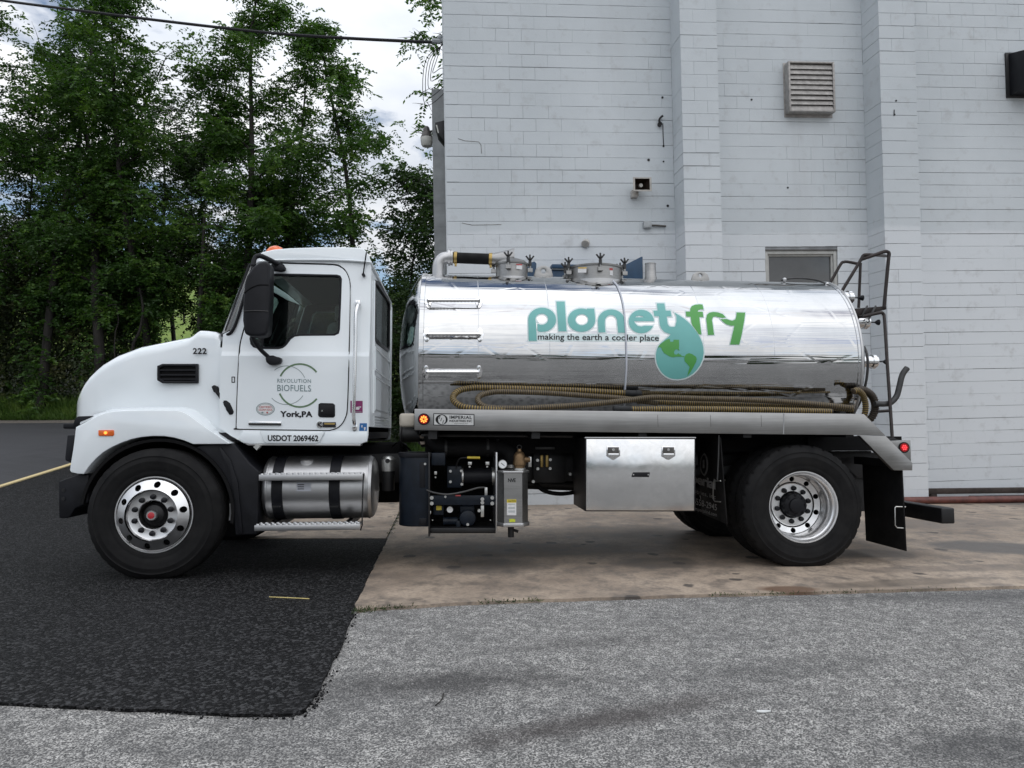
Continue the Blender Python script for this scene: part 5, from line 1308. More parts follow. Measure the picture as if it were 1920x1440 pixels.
tprism('mirror_bracket', [(497, 671), (502, 667), (512, 666), (517, 668.5), (525, 670), (527, 675), (524, 681), (514, 684), (505, 684), (499, 679)], .07, .07, 'black_plastic', mir, .008)
far = tprism('far_mirror', [(455, 600), (457, 530), (474, 500), (498, 490), (505, 498), (503, 600), (498, 628), (460, 627)], WID, .16, 'black_plastic', bevel=.02)

# ------------------------------------------------------------------ fuel tank and steps
ft = T(600, 918, .09); FR = .262; fcz = ft[2] - 0.0; fcy = .09 + FR + .03
fx0, fx1 = T(499, 918, .22)[0], T(694, 918, .20)[0]
ftk = B(); ftk.lathe([(.02, -.045), (.12, -.042), (.21, -.03), (.25, -.01), (FR, .012), (FR + .005, .014), (FR + .005, .024), (FR, .026), (FR, fx1 - fx0 - .026), (FR + .005, fx1 - fx0 - .024), (FR + .005, fx1 - fx0 - .014), (FR, fx1 - fx0 - .012), (.25, fx1 - fx0 + .012), (.21, fx1 - fx0 + .032), (.12, fx1 - fx0 + .044), (.02, fx1 - fx0 + .048)], (fx0, fcy, fcz), (1, 0, 0), 64, (True, True))
ftank = ftk.done('fuel_tank', 'aluminium', truck, smooth=30)
for a_, c_ in ((508, 529), (616, 637)):
    xa, xc = T(a_, 918, .12)[0], T(c_, 918, .12)[0]
    B().lathe([(FR + .001, 0), (FR + .007, .002), (FR + .007, xc - xa - .002), (FR + .001, xc - xa)], (xa, fcy, fcz), (1, 0, 0), 64).done('tank_strap', 'black_plastic', ftank)
    for yy in (949,):
        p = T((a_ + c_) / 2, yy, .11); B().box(p[0] - .03, p[0] + .03, p[1] - .03, p[1] + .01, p[2] - .006, p[2] + .004).done('strap_bolt', 'black_steel', ftank)
p = T(575.5, 866, fcy - .12)
B().lathe([(.05, -.06), (.05, -.01), (.056, -.008), (.056, .022), (.044, .030), (.02, .032)], (p[0], p[1], p[2]), (0, -.35, 1), 20, (True, True)).done('filler_cap', 'alu', ftank)
flat('tank_label', [(556, 905), (583, 905), (583, 921), (556, 921)], lambda x, y: T(x, y, fcy - math.sqrt(max(0, FR ** 2 - (T(x, y, .1)[2] - fcz) ** 2)) - .002), 'vinyl_pale', ftank, band=4)
for k in (908, 912, 916): flat('label_print', [(558, k), (570, k), (570, k + 1.5), (558, k + 1.5)], lambda x, y: T(x, y, fcy - math.sqrt(max(0, FR ** 2 - (T(x, y, .1)[2] - fcz) ** 2)) - .004), 'ink_black', ftank)
def step(nm, x0, x1, y0, y1, Y, dep):
    s_ = empty(nm, truck); c = [T(x0, y1, Y), T(x1, y1, Y), T(x1, y0, Y), T(x0, y0, Y)]
    X0, X1, Z0, Z1 = c[0][0], c[1][0], c[0][2], c[2][2]
    B().box(X0, X1, Y, Y + .012, Z0, Z1).done('step_face', 'aluminium', s_, bevel=.003)
    B().box(X0, X1, Y + .0125, Y + dep, Z1 - .010, Z1 - .002).done('step_plate', 'aluminium', s_)
    n = int((X1 - X0) / .045)
    for r_ in range(3):
        b = B()
        for k in range(n):
            xx = X0 + .02 + k * .045 + (r_ % 2) * .02; b.lathe([(.016, 0), (.012, .010), (.006, .010)], (xx, Y + .03 + r_ * .05, Z1 - .002), (0, 0, 1), 8, (False, True))
        o = b.done('tread_dimples', 'alu', s_); o['kind'] = 'stuff'
    return X0, X1, Z0, Z1
s1 = step('upper_step', 485, 680, 888.5, 901.5, .015, .17)
s2 = step('lower_step', 476.5, 675, 982.5, 996, .0, .20)
ttube('step_bracket', ((682, 888, .03), (681, 900, .02), (679, 960, .02), (679, 985, .02), (676, 994, .03)), .006, 'black_steel', truck, 6, 1)
for xx, zz_ in ((s1[0] + .1, s1[2]), (s1[1] - .14, s1[2]), (s2[0] + .1, s2[2]), (s2[1] - .14, s2[2])): B().box(xx, xx + .04, .1, .8, zz_, zz_ + .05).done('step_bearer', 'black_steel', truck)

# ------------------------------------------------------------------ under-deck equipment
af = empty('air_dryer', truck)
p = T(728, 868, .45); B().lathe([(.055, -.07), (.06, -.02), (.06, .03), (.045, .05), (.03, .06)], p, (0, 0, 1), 18, (True, True)).done('head', 'bolt_zinc', af); B().lathe([(.05, -.24), (.055, -.23), (.055, -.07)], p, (0, 0, 1), 18, (True, True)).done('canister', 'black_steel', af)
B().cyl(p + np.array([0, -.04, .02]), p + np.array([0, -.08, .02]), .02, 10).done('fitting', 'black_steel', af)
dt = T(770, 918, .18); dz0, dz1 = T(770, 988, .15)[2], T(770, 851, .15)[2]; dx0, dx1 = T(746, 918, .18)[0], T(806, 918, .18)[0]
prof = arc(dx0 + .14, .32, .14, .17, 90, 270, 14) + [(dx1, .15), (dx1, .49)]
B().prism(prof, (), dz0, dz1, lambda a, c, d: (a, c, d)).done('urea_tank', 'pump_paint', truck, bevel=.012, seg=3)
B().prism(offset_poly(prof, .01), (), dz1 - .03, dz1 + .01, lambda a, c, d: (a, c, d)).done('urea_tank_lid', 'black_plastic', truck, bevel=.006)
tbox('urea_panel', 787, 867, 797, 914, .142, .02, 'black_plastic'); tbox('urea_panel', 786, 972, 800, 984, .142, .02, 'black_plastic'); ycyl('urea_bolt', 797, 870, .13, .15, .010, 'bolt_zinc', seg=8)
pk = empty('vacuum_pump', truck)
for px in (803, 929.5):
    tbox('side_plate', px, 848, px + 3, 1006 if px < 900 else 999.5, .10, .62, 'black_steel' if px < 900 else 'alu', pk, .002)
tbox('back_plate', 806, 845, 929, 1000, .66, .02, 'matte_black', pk)
tbox('base_plate', 806, 990, 929, 999, .12, .5, 'black_steel', pk, .004)
tbox('cross_plate', 805, 929, 929, 947, .12, .03, 'pump_paint', pk, .004)
for x, y in ((809.5, 933.5), (809.5, 944), (923, 933.5), (923, 944), (904.5, 936), (904.5, 942.5)):
    ycyl('plate_bolt', x, y, .105, .125, .0155, 'bolt_zinc', pk, 10)
ycyl('small_bolt', 835, 931.5, .108, .125, .010, 'bolt_zinc', pk, 8)
tbox('control_box', 808.5, 849, 835, 873, .14, .18, 'pump_paint', pk, .01)
a0, a1 = T(845, 893, .36), T(929, 893, .36)
B().lathe([(.075, 0), (.082, .01), (.082, .09), (.07, .10), (.068, a1[0] - a0[0])], a0, (1, 0, 0), 28, (True, True)).done('pump_body', 'black_plastic', pk, smooth=30)
for x in (864, 922): 
    q = T(x, 893, .36); B().lathe([(.071, 0), (.076, .0), (.076, .022), (.071, .022)], q, (1, 0, 0), 28).done('hose_clamp', 'bolt_zinc', pk)
tbox('pump_flange', 838, 874, 866, 915, .26, .2, 'pump_paint', pk, .012)
for x, y in ((844.5, 883.5), (844.5, 903.5), (865, 883), (866, 908)): ycyl('flange_bolt', x, y, .24, .262, .012, 'bolt_zinc', pk, 8)
q0, q1 = T(832, 838, .5), T(948, 838, .5)
B().tube(catmull([T(808, 818, .55), T(818, 832, .5), T(836, 840, .46), T(880, 841, .45), T(925, 841, .45), T(948, 844, .4), T(958, 855, .36), T(959, 872, .35)], 5), .072, 18).done('intake_hose', 'rubber', pk, smooth=50)
for x in (834, 912, 931): 
    q = T(x, 840, .46); B().lathe([(.074, 0), (.079, 0), (.079, .022), (.074, .022)], q, (1, 0, 0), 24).done('hose_clamp', 'hook_grey', pk)
q = T(951, 866, .35); B().cyl(q + np.array([.04, 0, -.05]), q + np.array([.04, 0, .02]), .062, 20).done('hose_collar', 'bolt_zinc', pk)
ttube('lever', ((855, 878, .22), (858, 866, .2), (864, 859, .18), (876, 858, .17)), .007, 'black_steel', pk, 6, 3)
ttube('lever_grip', ((876, 858, .17), (900, 858.3, .17)), .011, 'yellow_handle', pk, 8, 1)
for x in (881, 914):
    tbox('wire_clip', x - 3.5, 866, x + 3.5, 872, .2, .02, 'bolt_zinc', pk, .002); ycyl('small_bolt', x - .5, 875, .2, .22, .008, 'bolt_zinc', pk, 8)
tbox('valve_fitting', 814, 884, 819, 890, .2, .03, 'bolt_zinc', pk, .002); ycyl('small_bolt', 816.5, 895, .2, .22, .007, 'bolt_zinc', pk, 8)
ttube('pressure_line', ((800, 919, .11), (815, 924, .08), (840, 927, .07), (870, 922, .08), (895, 915, .1), (908, 914, .12)), .008, 'hook_grey', pk, 6, 4)
tbox('line_fitting', 908.5, 914, 914, 930, .14, .03, 'bolt_zinc', pk, .004)
tbox('red_tag', 854, 928, 864, 930.5, .115, .004, 'sticker_red', pk, 0)
tbox('gear_case', 812, 948, 832, 966, .2, .2, 'pump_paint', pk, .008); flat('label', [(818, 948.5), (828, 948.5), (828, 956.5), (818, 956.5)], mpl(.198), 'sticker_yellow', pk)
g_ = T(843.5, 955.5, .18); B().cyl((g_[0], .18, g_[2]), (g_[0], .23, g_[2]), .028, 20).done('gauge', 'hook_grey', pk); B().cyl((g_[0], .176, g_[2]), (g_[0], .181, g_[2]), .025, 20).done('gauge_dial', 'dial_white', pk)
m_ = T(877, 972, .18); B().lathe([(.04, .0), (.065, .01), (.073, .04), (.073, .26)], (m_[0], .17, m_[2]), (0, 1, 0), 28, (True, True)).done('motor', 'pump_paint', pk, smooth=30)
ycyl('drain_plug', 877, 983.5, .155, .18, .012, 'bolt_zinc', pk, 10)
tbox('motor_neck', 862, 948, 890, 962, .2, .2, 'pump_paint', pk, .015); tbox('motor_foot', 855, 976, 864, 996, .2, .2, 'pump_paint', pk, .01)
B().cyl(T(831, 977, .25), T(858, 977, .25), .035, 16).done('outlet_pipe', 'pump_paint', pk)
tbox('drain_valve', 901.5, 947.5, 907.5, 969.5, .14, .03, 'bolt_zinc', pk, .003); ycyl('valve_eye', 898.5, 957.5, .14, .17, .014, 'bolt_zinc', pk, 10)
for x, y, w_ in ((806, 958, 2), (808.5, 990.5, 6), (919, 990.5, 6), (810, 974.5, 2), (918.5, 974.5, 2)): tbox('fastener', x, y, x + w_, y + (2 if w_ > 2 else 6 if y < 960 else 2), .13, .01, 'bolt_zinc', pk, .001)
# octagonal secondary separator
sp_ = empty('separator', truck)
ox0, ox1 = T(934, 935, .10)[0], T(988, 935, .10)[0]; oz0, oz1 = T(960, 982, .06)[2], T(960, 885, .06)[2]; w_ = ox1 - ox0
oc = [(ox0 + .045, .03), (ox1 - .045, .03), (ox1 + .008, .10), (ox1 + .008, .24), (ox1 - .045, .31), (ox0 + .045, .31), (ox0, .24), (ox0, .10)]
ofn = lambda a, c, d: (a, c, d)
sbody = B().prism(oc, (), oz0, oz1, ofn).done('shell', 'stainless', sp_, smooth=20)
for z0_, z1_ in ((oz0 - .022, oz0 + .008), (oz1 - .008, oz1 + .010)): B().prism(offset_poly(oc, .012), (), z0_, z1_, ofn).done('end_plate', 'alu', sp_, bevel=.003)
text_decal('maker_mark', 'NVE', (952.5, 897, 967, 904), mpl(.028), 'ink_black', sp_, .02, .8)
flat('caution_label', [(950.5, 936.5), (968, 936.5), (968, 966), (950.5, 966)], mpl(.0285), 'sticker_white', sp_); flat('caution_band', [(950.5, 936.5), (968, 936.5), (968, 942.5), (950.5, 942.5)], mpl(.0275), 'sticker_yellow', sp_)
text_decal('caution_print', 'CAUTION', (953, 938, 967, 941), mpl(.0268), 'ink_black', sp_, .02)
for k in (945, 951, 953, 957.5, 959.5): flat('label_print', [(953, k), (965.5, k), (965.5, k + 1), (953, k + 1)], mpl(.0272), 'ink_grey', sp_)
flat('lime_label', [(955, 973), (966, 973), (966, 979), (955, 979)], mpl(.0285), 'sticker_lime', sp_)
q = T(958, 990, .17); B().cyl(q + np.array([0, 0, -.075]), q + np.array([0, 0, .04]), .026, 14).cyl(q + np.array([0, 0, -.01]), q + np.array([.06, 0, -.03]), .012, 8).done('drain_cock', 'black_steel', sp_)
q = T(974, 862, .16); B().lathe([(.045, -.075), (.046, -.05), (.055, -.045), (.055, -.02), (.05, .0), (.05, .03), (.035, .06), (.02, .07), (.015, .09)], q, (0, 0, 1), 18, (True, True)).cyl(q + np.array([.03, 0, .0]), q + np.array([.09, 0, .0]), .03, 12, .02).done('relief_valve', 'bronze', sp_)
B().lathe([(.042, -.10), (.052, -.095), (.052, -.07), (.042, -.065)], q, (0, 0, 1), 16, (True, True)).done('valve_nut', 'bolt_zinc', sp_)
b = B(); b.tube([q + np.array([.018 * math.cos(a), 0, .105 + .018 * math.sin(a)]) for a in np.linspace(0, 2 * math.pi, 14)[:-1]], .004, 5, False, True); b.done('pull_ring', 'black_steel', sp_)
g_ = T(942.5, 870.5, .12); B().cyl((g_[0], .12, g_[2]), (g_[0], .16, g_[2]), .036, 22).done('gauge', 'bolt_zinc', sp_); B().cyl((g_[0], .116, g_[2]), (g_[0], .121, g_[2]), .032, 22).done('gauge_dial', 'dial_white', sp_); flat('gauge_needle', stroke([(939.5, 868), (946, 873.5)], .9), mpl(.114), 'ink_black', sp_)
tbox('valve_bracket', 990.5, 856.5, 996.5, 875.5, .3, .02, 'bolt_zinc', sp_, .002)
# electrical panel with two sight tubes
tbox('junction_panel', 1003, 820, 1040, 846, .6, .06, 'black_plastic', truck, .006); tbox('panel_bracket', 1004, 838, 1040, 842.5, .59, .01, 'hook_grey', truck, .002)
tbox('equipment_plate', 1000, 846, 1060, 905, .72, .02, 'black_steel', truck, .004)
for x in (1013, 1023): tbox('solenoid', x, 853, x + 6, 876, .68, .03, 'brass', truck, .006)
for x, y in ((1008, 863), (1032, 862), (1008.5, 879), (1031.5, 878.5), (1000, 903), (1069, 889)): ycyl('plate_bolt', x, y, .66, .72, .014, 'bolt_zinc', truck, 8)
flat('maker_label', [(973, 832), (993, 832), (993, 841), (973, 841)], mpl(.62), 'ink_black', truck)
B().box(*sorted((T(975, 830, .63)[0], T(1002, 830, .63)[0])), .625, .64, T(990, 843, .63)[2], T(990, 826, .63)[2]).done('label_plate', 'cream_plastic', truck)
# under-deck rail with bright edge
ttube('deck_rail', ((790, 816.5, .35), (900, 817, .35), (1074, 818, .35)), .012, 'hook_grey', truck, 6, 1)
ttube('deck_pin', ((1005, 809, .1), (1004.5, 820, .1)), .006, 'bolt_zinc', truck, 6, 1)

# ------------------------------------------------------------------ toolbox
tbx = tbox('toolbox', 1097.5, 820.5, 1304, 959, .0215, .62, 'black_steel', truck, .004)
tprism('toolbox_door', [(1099.5, 823), (1302.5, 823.5), (1301.5, 957.5), (1099, 957)], .012, .009, 'toolbox', tbx, .004)
tbox('toolbox_top_lip', 1096.5, 819.5, 1305, 822, .008, .05, 'alu', tbx, .002)
for x in (1150, 1253.5):
    tprism('latch', [(x - 13, 836.5), (x + 13, 836.5), (x + 13, 855), (x + 2, 862), (x - 2, 862), (x - 13, 855)], .004, .012, 'chrome', tbx, .003)
    tprism('latch_recess', [(x - 10.5, 838.5), (x + 10.5, 838.5), (x + 10.5, 853), (x - 10.5, 853)], .002, .006, 'vent_dark', tbx, .001)
    tbox('latch_handle', x - 9.5, 850, x + 10.5, 856, -.012, .014, 'chrome', tbx, .004); ycyl('latch_lock', x, 843, -.006, .004, .012, 'chrome', tbx, 10)
tprism('toolbox_plate', [(1187, 885.5), (1219, 885.5), (1217, 894.5), (1184, 894.5)], .006, .008, 'ink_black', tbx, .002)
for x in (1188, 1215.5): ycyl('rivet', x, 890, .0, .008, .006, 'chrome', tbx, 8)
for x, y in ((1116.5, 890), (1285, 891.5)): ycyl('rivet', x, y, .006, .014, .006, 'chrome', tbx, 8)

# ------------------------------------------------------------------ deck beam, fenders, flaps, rear
bm_ = [(777, 766.4), (1000, 769), (1250, 772), (1450, 774), (1620, 776.2), (1661, 817), (1611, 815.8), (1420, 814), (1080, 809.8), (777, 806.8)]
beam = tprism('deck_beam', bm_, 0.0, .05, 'stainless', truck, .004)
BM = np.array([T(777, 767.5, .06), T(1620, 777, .06)])
b = B(); b.hexa([(BM[0][0], .051, BM[0][2] - .03), (BM[1][0], .051, BM[1][2] - .03), (BM[1][0], .60, BM[1][2] - .03), (BM[0][0], .60, BM[0][2] - .03), (BM[0][0], .051, BM[0][2] - .018), (BM[1][0], .051, BM[1][2] - .018), (BM[1][0], .60, BM[1][2] - .018), (BM[0][0], .60, BM[0][2] - .018)]); b.done('hose_tray', 'galvanised', beam)
b = B(); y0_, y1_ = mirY(.05), mirY(0); b.hexa([(BM[0][0], y0_, 1.16), (BM[1][0] + .2, y0_, 1.11), (BM[1][0] + .2, y1_, 1.11), (BM[0][0], y1_, 1.16), (BM[0][0], y0_, BM[0][2]), (BM[1][0], y0_, BM[1][2]), (BM[1][0], y1_, BM[1][2]), (BM[0][0], y1_, BM[0][2])]); b.done('far_deck_beam', 'stainless', truck)
b = B(); b.hexa([(BM[0][0], mirY(.60), BM[0][2] - .03), (BM[1][0], mirY(.60), BM[1][2] - .03), (BM[1][0], mirY(.051), BM[1][2] - .03), (BM[0][0], mirY(.051), BM[0][2] - .03), (BM[0][0], mirY(.60), BM[0][2] - .018), (BM[1][0], mirY(.60), BM[1][2] - .018), (BM[1][0], mirY(.051), BM[1][2] - .018), (BM[0][0], mirY(.051), BM[0][2] - .018)]); b.done('far_hose_tray', 'galvanised', truck)
for x in (2.15, 3.0, 3.9, 4.8, 5.7):
    B().box(x, x + .07, .06, WID - .06, 1.10, 1.18).done('deck_bearer', 'black_steel', truck)
B().box(2.1, 5.8, .60, WID - .60, fz1 + .002, 1.16).done('sub_frame', 'matte_black', truck)
ttube('beam_weld', ((1470, 775, -.001), (1469.5, 795, -.001), (1469, 814, -.001)), .005, 'alu', beam, 6, 1)
for x in (1427, 1332, 1233): ttube('beam_scratch', ((x, 778, .0), (x + 1, 800, .0)), .0016, 'vent_dark', beam, 4, 1)
# amber lamp and maker plate
ycyl('lamp_grommet', 794.5, 786, -.012, .01, .048, 'rubber', beam, 24); ycyl('amber_lamp', 794.5, 786, -.018, .0, .038, 'red_lens', beam, 24)
p = T(794.5, 786, -.02)
b = B()
for i in range(8):
    a = 2 * math.pi * i / 8; c0 = np.array([math.cos(a), 0, math.sin(a)]); t0 = np.array([-math.sin(a), 0, math.cos(a)])
    b._f([b.bm.verts.new(tuple(p + c0 * r_ + t0 * s_)) for r_, s_ in ((.008, -.002), (.026, -.007), (.030, 0), (.026, .007), (.008, .002))])
o = b.done('lamp_diodes', 'amber_lit', beam, recalc=False); o['kind'] = 'stuff'
flat('maker_plate', [(812.5, 774.8), (889.5, 776.5), (889.5, 798.8), (812.5, 797.5)], mpl(-.0015), 'clear_coat_plate', beam)
flat('plate_border', [(812.5, 774.8), (889.5, 776.5), (889.5, 798.8), (812.5, 797.5)], mpl(-.0028), 'ink_black', beam, holes=[[(814, 776.2), (888, 778), (888, 797.4), (814, 796.2)]])
flat('plate_emblem', circ(828, 786.7, 11.5, 9.6), mpl(-.0028), 'ink_black', beam, holes=[[(x + .6, y) for x, y in circ(828, 787, 7.2, 8.6)]])
for k, (x, y) in enumerate(((822.5, 779.5), (825.5, 783.5), (829, 788))): text_decal('plate_emblem', 'I', (x, y, x + 3.4, y + 6.2), mpl(-.0032), 'ink_black', beam, .02, 1, 0, .35)
text_decal('plate_text', 'IMPERIAL', (843, 779.2, 885, 785.2), mpl(-.0028), 'ink_black', beam, .03, 1.1, .6)
text_decal('plate_text', 'INDUSTRIES INC', (842.5, 787, 885, 791.2), mpl(-.0028), 'ink_black', beam, .03, 1.0, .4)
text_decal('plate_text', 'imperialind.com', (852, 793.3, 877, 795.6), mpl(-.0028), 'ink_black', beam, .0, 1.0, .1)
# cream plastic chock holder behind the cab
q = T(768, 789, .4); B().box(q[0] - .09, q[0] + .05, .4, .55, q[2] - .055, q[2] + .065).done('plastic_cap', 'cream_plastic', truck, bevel=.025, seg=3)
q = T(763, 815, .9); B().lathe([(.10, -.06), (.11, -.06), (.11, -.045), (.07, -.04), (.07, .12)], q, (1, 0, 0), 20, (True, True)).done('pipe_flange', 'hook_grey', truck)
# rear slanted fender plate and lamp box
tprism('rear_fender', [(1611.5, 816.5), (1661, 817.6), (1711, 868), (1711, 882), (1676.5, 882)], -.004, .05, 'stainless', truck, .003)
lb_ = tprism('lamp_box', [(1664, 827), (1707.5, 825.5), (1708.5, 866), (1704, 862)], .012, .25, 'stainless', truck, .003)
ycyl('lamp_grommet', 1696, 839, .0, .02, .046, 'rubber', lb_, 24); ycyl('marker_lamp', 1696, 839, -.006, .01, .036, 'red_lens', lb_, 24)
p = T(1696, 839, -.008)
b = B()
for i in range(7):
    a = 2 * math.pi * i / 6; r_ = .017 if i < 6 else 0; c0 = p + np.array([math.cos(a) * r_, 0, math.sin(a) * r_])
    b._f([b.bm.verts.new(tuple(c0 + np.array([.0065 * math.cos(t_), -.0004 * i, .0065 * math.sin(t_)]))) for t_ in np.linspace(0, 2 * math.pi, 9)[:-1]])
o = b.done('lamp_diodes', 'red_lit', lb_, recalc=False); o['kind'] = 'stuff'
# mud flaps
XF = T(1352, 900, .06)[0]
def flap(nm, X, pts, ylo, yhi):
    f_ = empty(nm, truck); top = T(1350, 822, .06)[2] if X < WB else T(1690, 884, .06)[2]
    return f_
ff = empty('front_mud_flap', truck)
zt, zb2 = TX(1345, 820, XF)[2], TX(1360, 985, XF)[2]
B().hexa([(XF + .035, .05, zb2), (XF + .045, .05, zb2), (XF + .045, .68, zb2 + .02), (XF + .035, .68, zb2 + .02), (XF - .005, .05, zt), (XF + .005, .05, zt), (XF + .005, .68, zt), (XF - .005, .68, zt)]).done('flap', 'rubber', ff, bevel=.002)
def mflap(x, y):
    Xp = XF
    for _ in range(3):
        p_ = TX(x, y, Xp - .004); t_ = (zt - p_[2]) / (zt - zb2); Xp = XF - .005 + .04 * t_
    return TX(x, y, Xp - .003)
flat('flap_emblem', stroke(arc(1318, 871, 8.3, 21, -80, 80, 14), 3.2), mflap, 'flap_print', ff); flat('flap_emblem', stroke(arc(1322, 871, 8.8, 20, 105, 255, 14), 2.2), mflap, 'flap_print', ff)
text_decal('flap_emblem', 'I', (1317.5, 862, 1321, 878), mflap, 'flap_print', ff, .01)
def skew_map(mp, x0, k): return lambda x, y: mp(x, y + (x - x0) * k)
sk = skew_map(mflap, 1341, .30)
text_decal('flap_text', 'imperial', (1276, 898.5, 1341.5, 924), sk, 'flap_print', ff, .03, .9)
text_decal('flap_text', 'Industries, Inc', (1284, 928, 1342, 937), sk, 'flap_print', ff, .0)
text_decal('flap_text', '800-558-2945', (1286, 945, 1344, 957), sk, 'flap_print', ff, .01)
text_decal('flap_text', 'www.imperialind.com', (1286, 961, 1344, 970), sk, 'flap_print', ff, .0)
P0 = TX(1346, 902, XF); b = B(); b.tube([TX(1351, 901.5, XF - .02), TX(1338, 902, XF - .03), TX(1337.5, 905, XF - .03), TX(1337, 935, XF - .02), TX(1340, 940, XF - .02), TX(1351, 941, XF)], .005, 6); b.done('flap_wire', 'bolt_zinc', ff)
ttube('flap_rod', ((1348, 816, .045), (1347, 860, .045), (1345, 900, .045)), .006, 'hook_grey', ff, 6, 1)
rfp = empty('rear_mud_flap', truck); XR = T(1694, 960, .05)[0]
zt, zb2 = T(1690, 872, .05)[2], T(1694.5, 1033, .05)[2]
B().hexa([(XR, .04, zb2), (XR + .012, .04, zb2), (XR + .012, .66, zb2), (XR, .66, zb2), (XR - .01, .04, zt), (XR + .002, .04, zt), (XR + .002, .66, zt), (XR - .01, .66, zt)]).done('flap', 'rubber', rfp, bevel=.002)
b = B(); b.tube([T(1698, 950.5, .05), T(1680, 950, .05), T(1678, 952, .05), T(1678.5, 985, .05), T(1682, 989.5, .05), T(1698, 990.5, .05)], .005, 6); b.done('flap_wire', 'bolt_zinc', rfp)
B().box(XR - .04, XR + .03, .04, .75, zt - .02, zt + .05).done('flap_hanger', 'black_steel', rfp)
B().hexa([(XR, WID - .66, zb2), (XR + .012, WID - .66, zb2), (XR + .012, WID - .04, zb2), (XR, WID - .04, zb2), (XR - .01, WID - .66, zt), (XR + .002, WID - .66, zt), (XR + .002, WID - .04, zt), (XR - .01, WID - .04, zt)]).done('far_mud_flap', 'rubber', truck)
# underride bar
u0 = T(1770, 968, .12)
B().box(u0[0] - .02, u0[0] + .10, .12, WID - .12, u0[2] - .065, u0[2] + .07).done('underride_bar', 'black_steel', truck, bevel=.012, seg=3)
for y in (.85, WID - .95): B().box(6.1, u0[0] + .05, y, y + .1, u0[2] - .03, fz1 - .02).done('bar_hanger', 'black_steel', truck)
B().box(5.6, 6.5, .55, WID - .55, fz1 + .01, 1.10).done('rear_box', 'matte_black', truck)
# ================================================================== TANK
TR_ = 0.84; TYC = 1.22
nr = T(1618, 671, TYC - TR_)
TXR = float(nr[0]); TXF = float(T(784, 655, TYC - TR_)[0])
TZR, TZF = float(nr[2]), None
# height of the front end from the top silhouette
best = None
for zc in np.linspace(1.6, 2.1, 251):
    m_ = 1e9
    for a in np.linspace(.6, 2.2, 60):
        w_ = TO + TXA * (TXF + .05) + TYA * (TYC - TR_ * math.cos(a)) + TZA * (zc + TR_ * math.sin(a)); m_ = min(m_, _proj(w_)[1])
    if best is None or abs(m_ - 513.5) < best[0]: best = (abs(m_ - 513.5), zc)
TZF = float(best[1])
AX = nrm(np.array([TXR - TXF, 0, TZR - TZF])); A0 = np.array([TXF, TYC, TZF]); TLEN = float(np.linalg.norm([TXR - TXF, TZR - TZF]))
UPT = np.array([-AX[2], 0, AX[0]])
def mcyl(dr=.002, Rr=None):
    Rr = (Rr or TR_) + dr
    def f(x, y):
        d = trd(x, y); o_ = CL - A0; dp = d - AX * (d @ AX); op = o_ - AX * (o_ @ AX)
        a, b_, c = dp @ dp, 2 * dp @ op, op @ op - Rr * Rr; D = b_ * b_ - 4 * a * c
        t = (-b_ - math.sqrt(max(0, D))) / (2 * a); return CL + d * t
    return f
def onaxis(s, ang, r):
    """point at distance s along the tank, angle ang from the near side (0) up over the top (90)"""
    return A0 + AX * s + (np.array([0, -1, 0]) * math.cos(math.radians(ang)) + UPT * math.sin(math.radians(ang))) * r
head = [(.02, -.215), (.15, -.212), (.30, -.20), (.45, -.178), (.58, -.145), (.68, -.108), (.75, -.07), (.79, -.045), (.82, -.018), (.838, .008)]
prof = head + [(TR_, .02)] + [(TR_, s) for s in np.linspace(.03, TLEN - .03, 40)] + [(TR_, TLEN - .02)] + [(r, TLEN - h) for r, h in head[::-1]]
tank = B().lathe(prof, A0, AX, 128, (True, True)).done('tank', 'polished', truck, smooth=40)
for s_ in (.0, TLEN - .045):
    B().lathe([(TR_ + .001, s_), (TR_ + .007, s_ + .003), (TR_ + .007, s_ + .042), (TR_ + .001, s_ + .045)], A0, AX, 128).done('end_band', 'polished', tank)
B().lathe([(TR_ + .001, TLEN - .02), (TR_ + .014, TLEN - .016), (TR_ + .014, TLEN + .0), (TR_ - .004, TLEN + .004)], A0, AX, 128).done('rear_ring', 'alu', tank)
for px_ in (897, 1031, 1320, 1452):
    s_ = float((mcyl(0)(px_, 650) - A0) @ AX)
    B().lathe([(TR_ - .0005, s_ - .004), (TR_ + .0016, s_ - .001), (TR_ + .0016, s_ + .001), (TR_ - .0005, s_ + .004)], A0, AX, 128).done('weld_seam', 'polished', tank)
# sight tube over the side
b = B(); b.tube([mcyl(.008)(x, y) for x, y in catmull([(1150, 527), (1158, 537), (1166, 560), (1171, 590), (1174, 640), (1174.5, 690), (1172, 730), (1170, 772)], 4)], .0085, 8); b.done('sight_tube', 'vinyl_pale', tank)
# pipe along the top
ttube('top_pipe', ((1465, 526, 1.0), (1475, 523, 1.0), (1500, 521.5, .98), (1530, 525, .95), (1549, 532, .90), (1556, 537, .85)), .010, 'hook_grey', tank, 8, 4)
for x, y, Y in ((1471, 524.5, 1.0), (1551, 533, .9)): q = T(x, y, Y); B().ball(q, .022, seg=10, n=6).done('pipe_union', 'alu', tank)
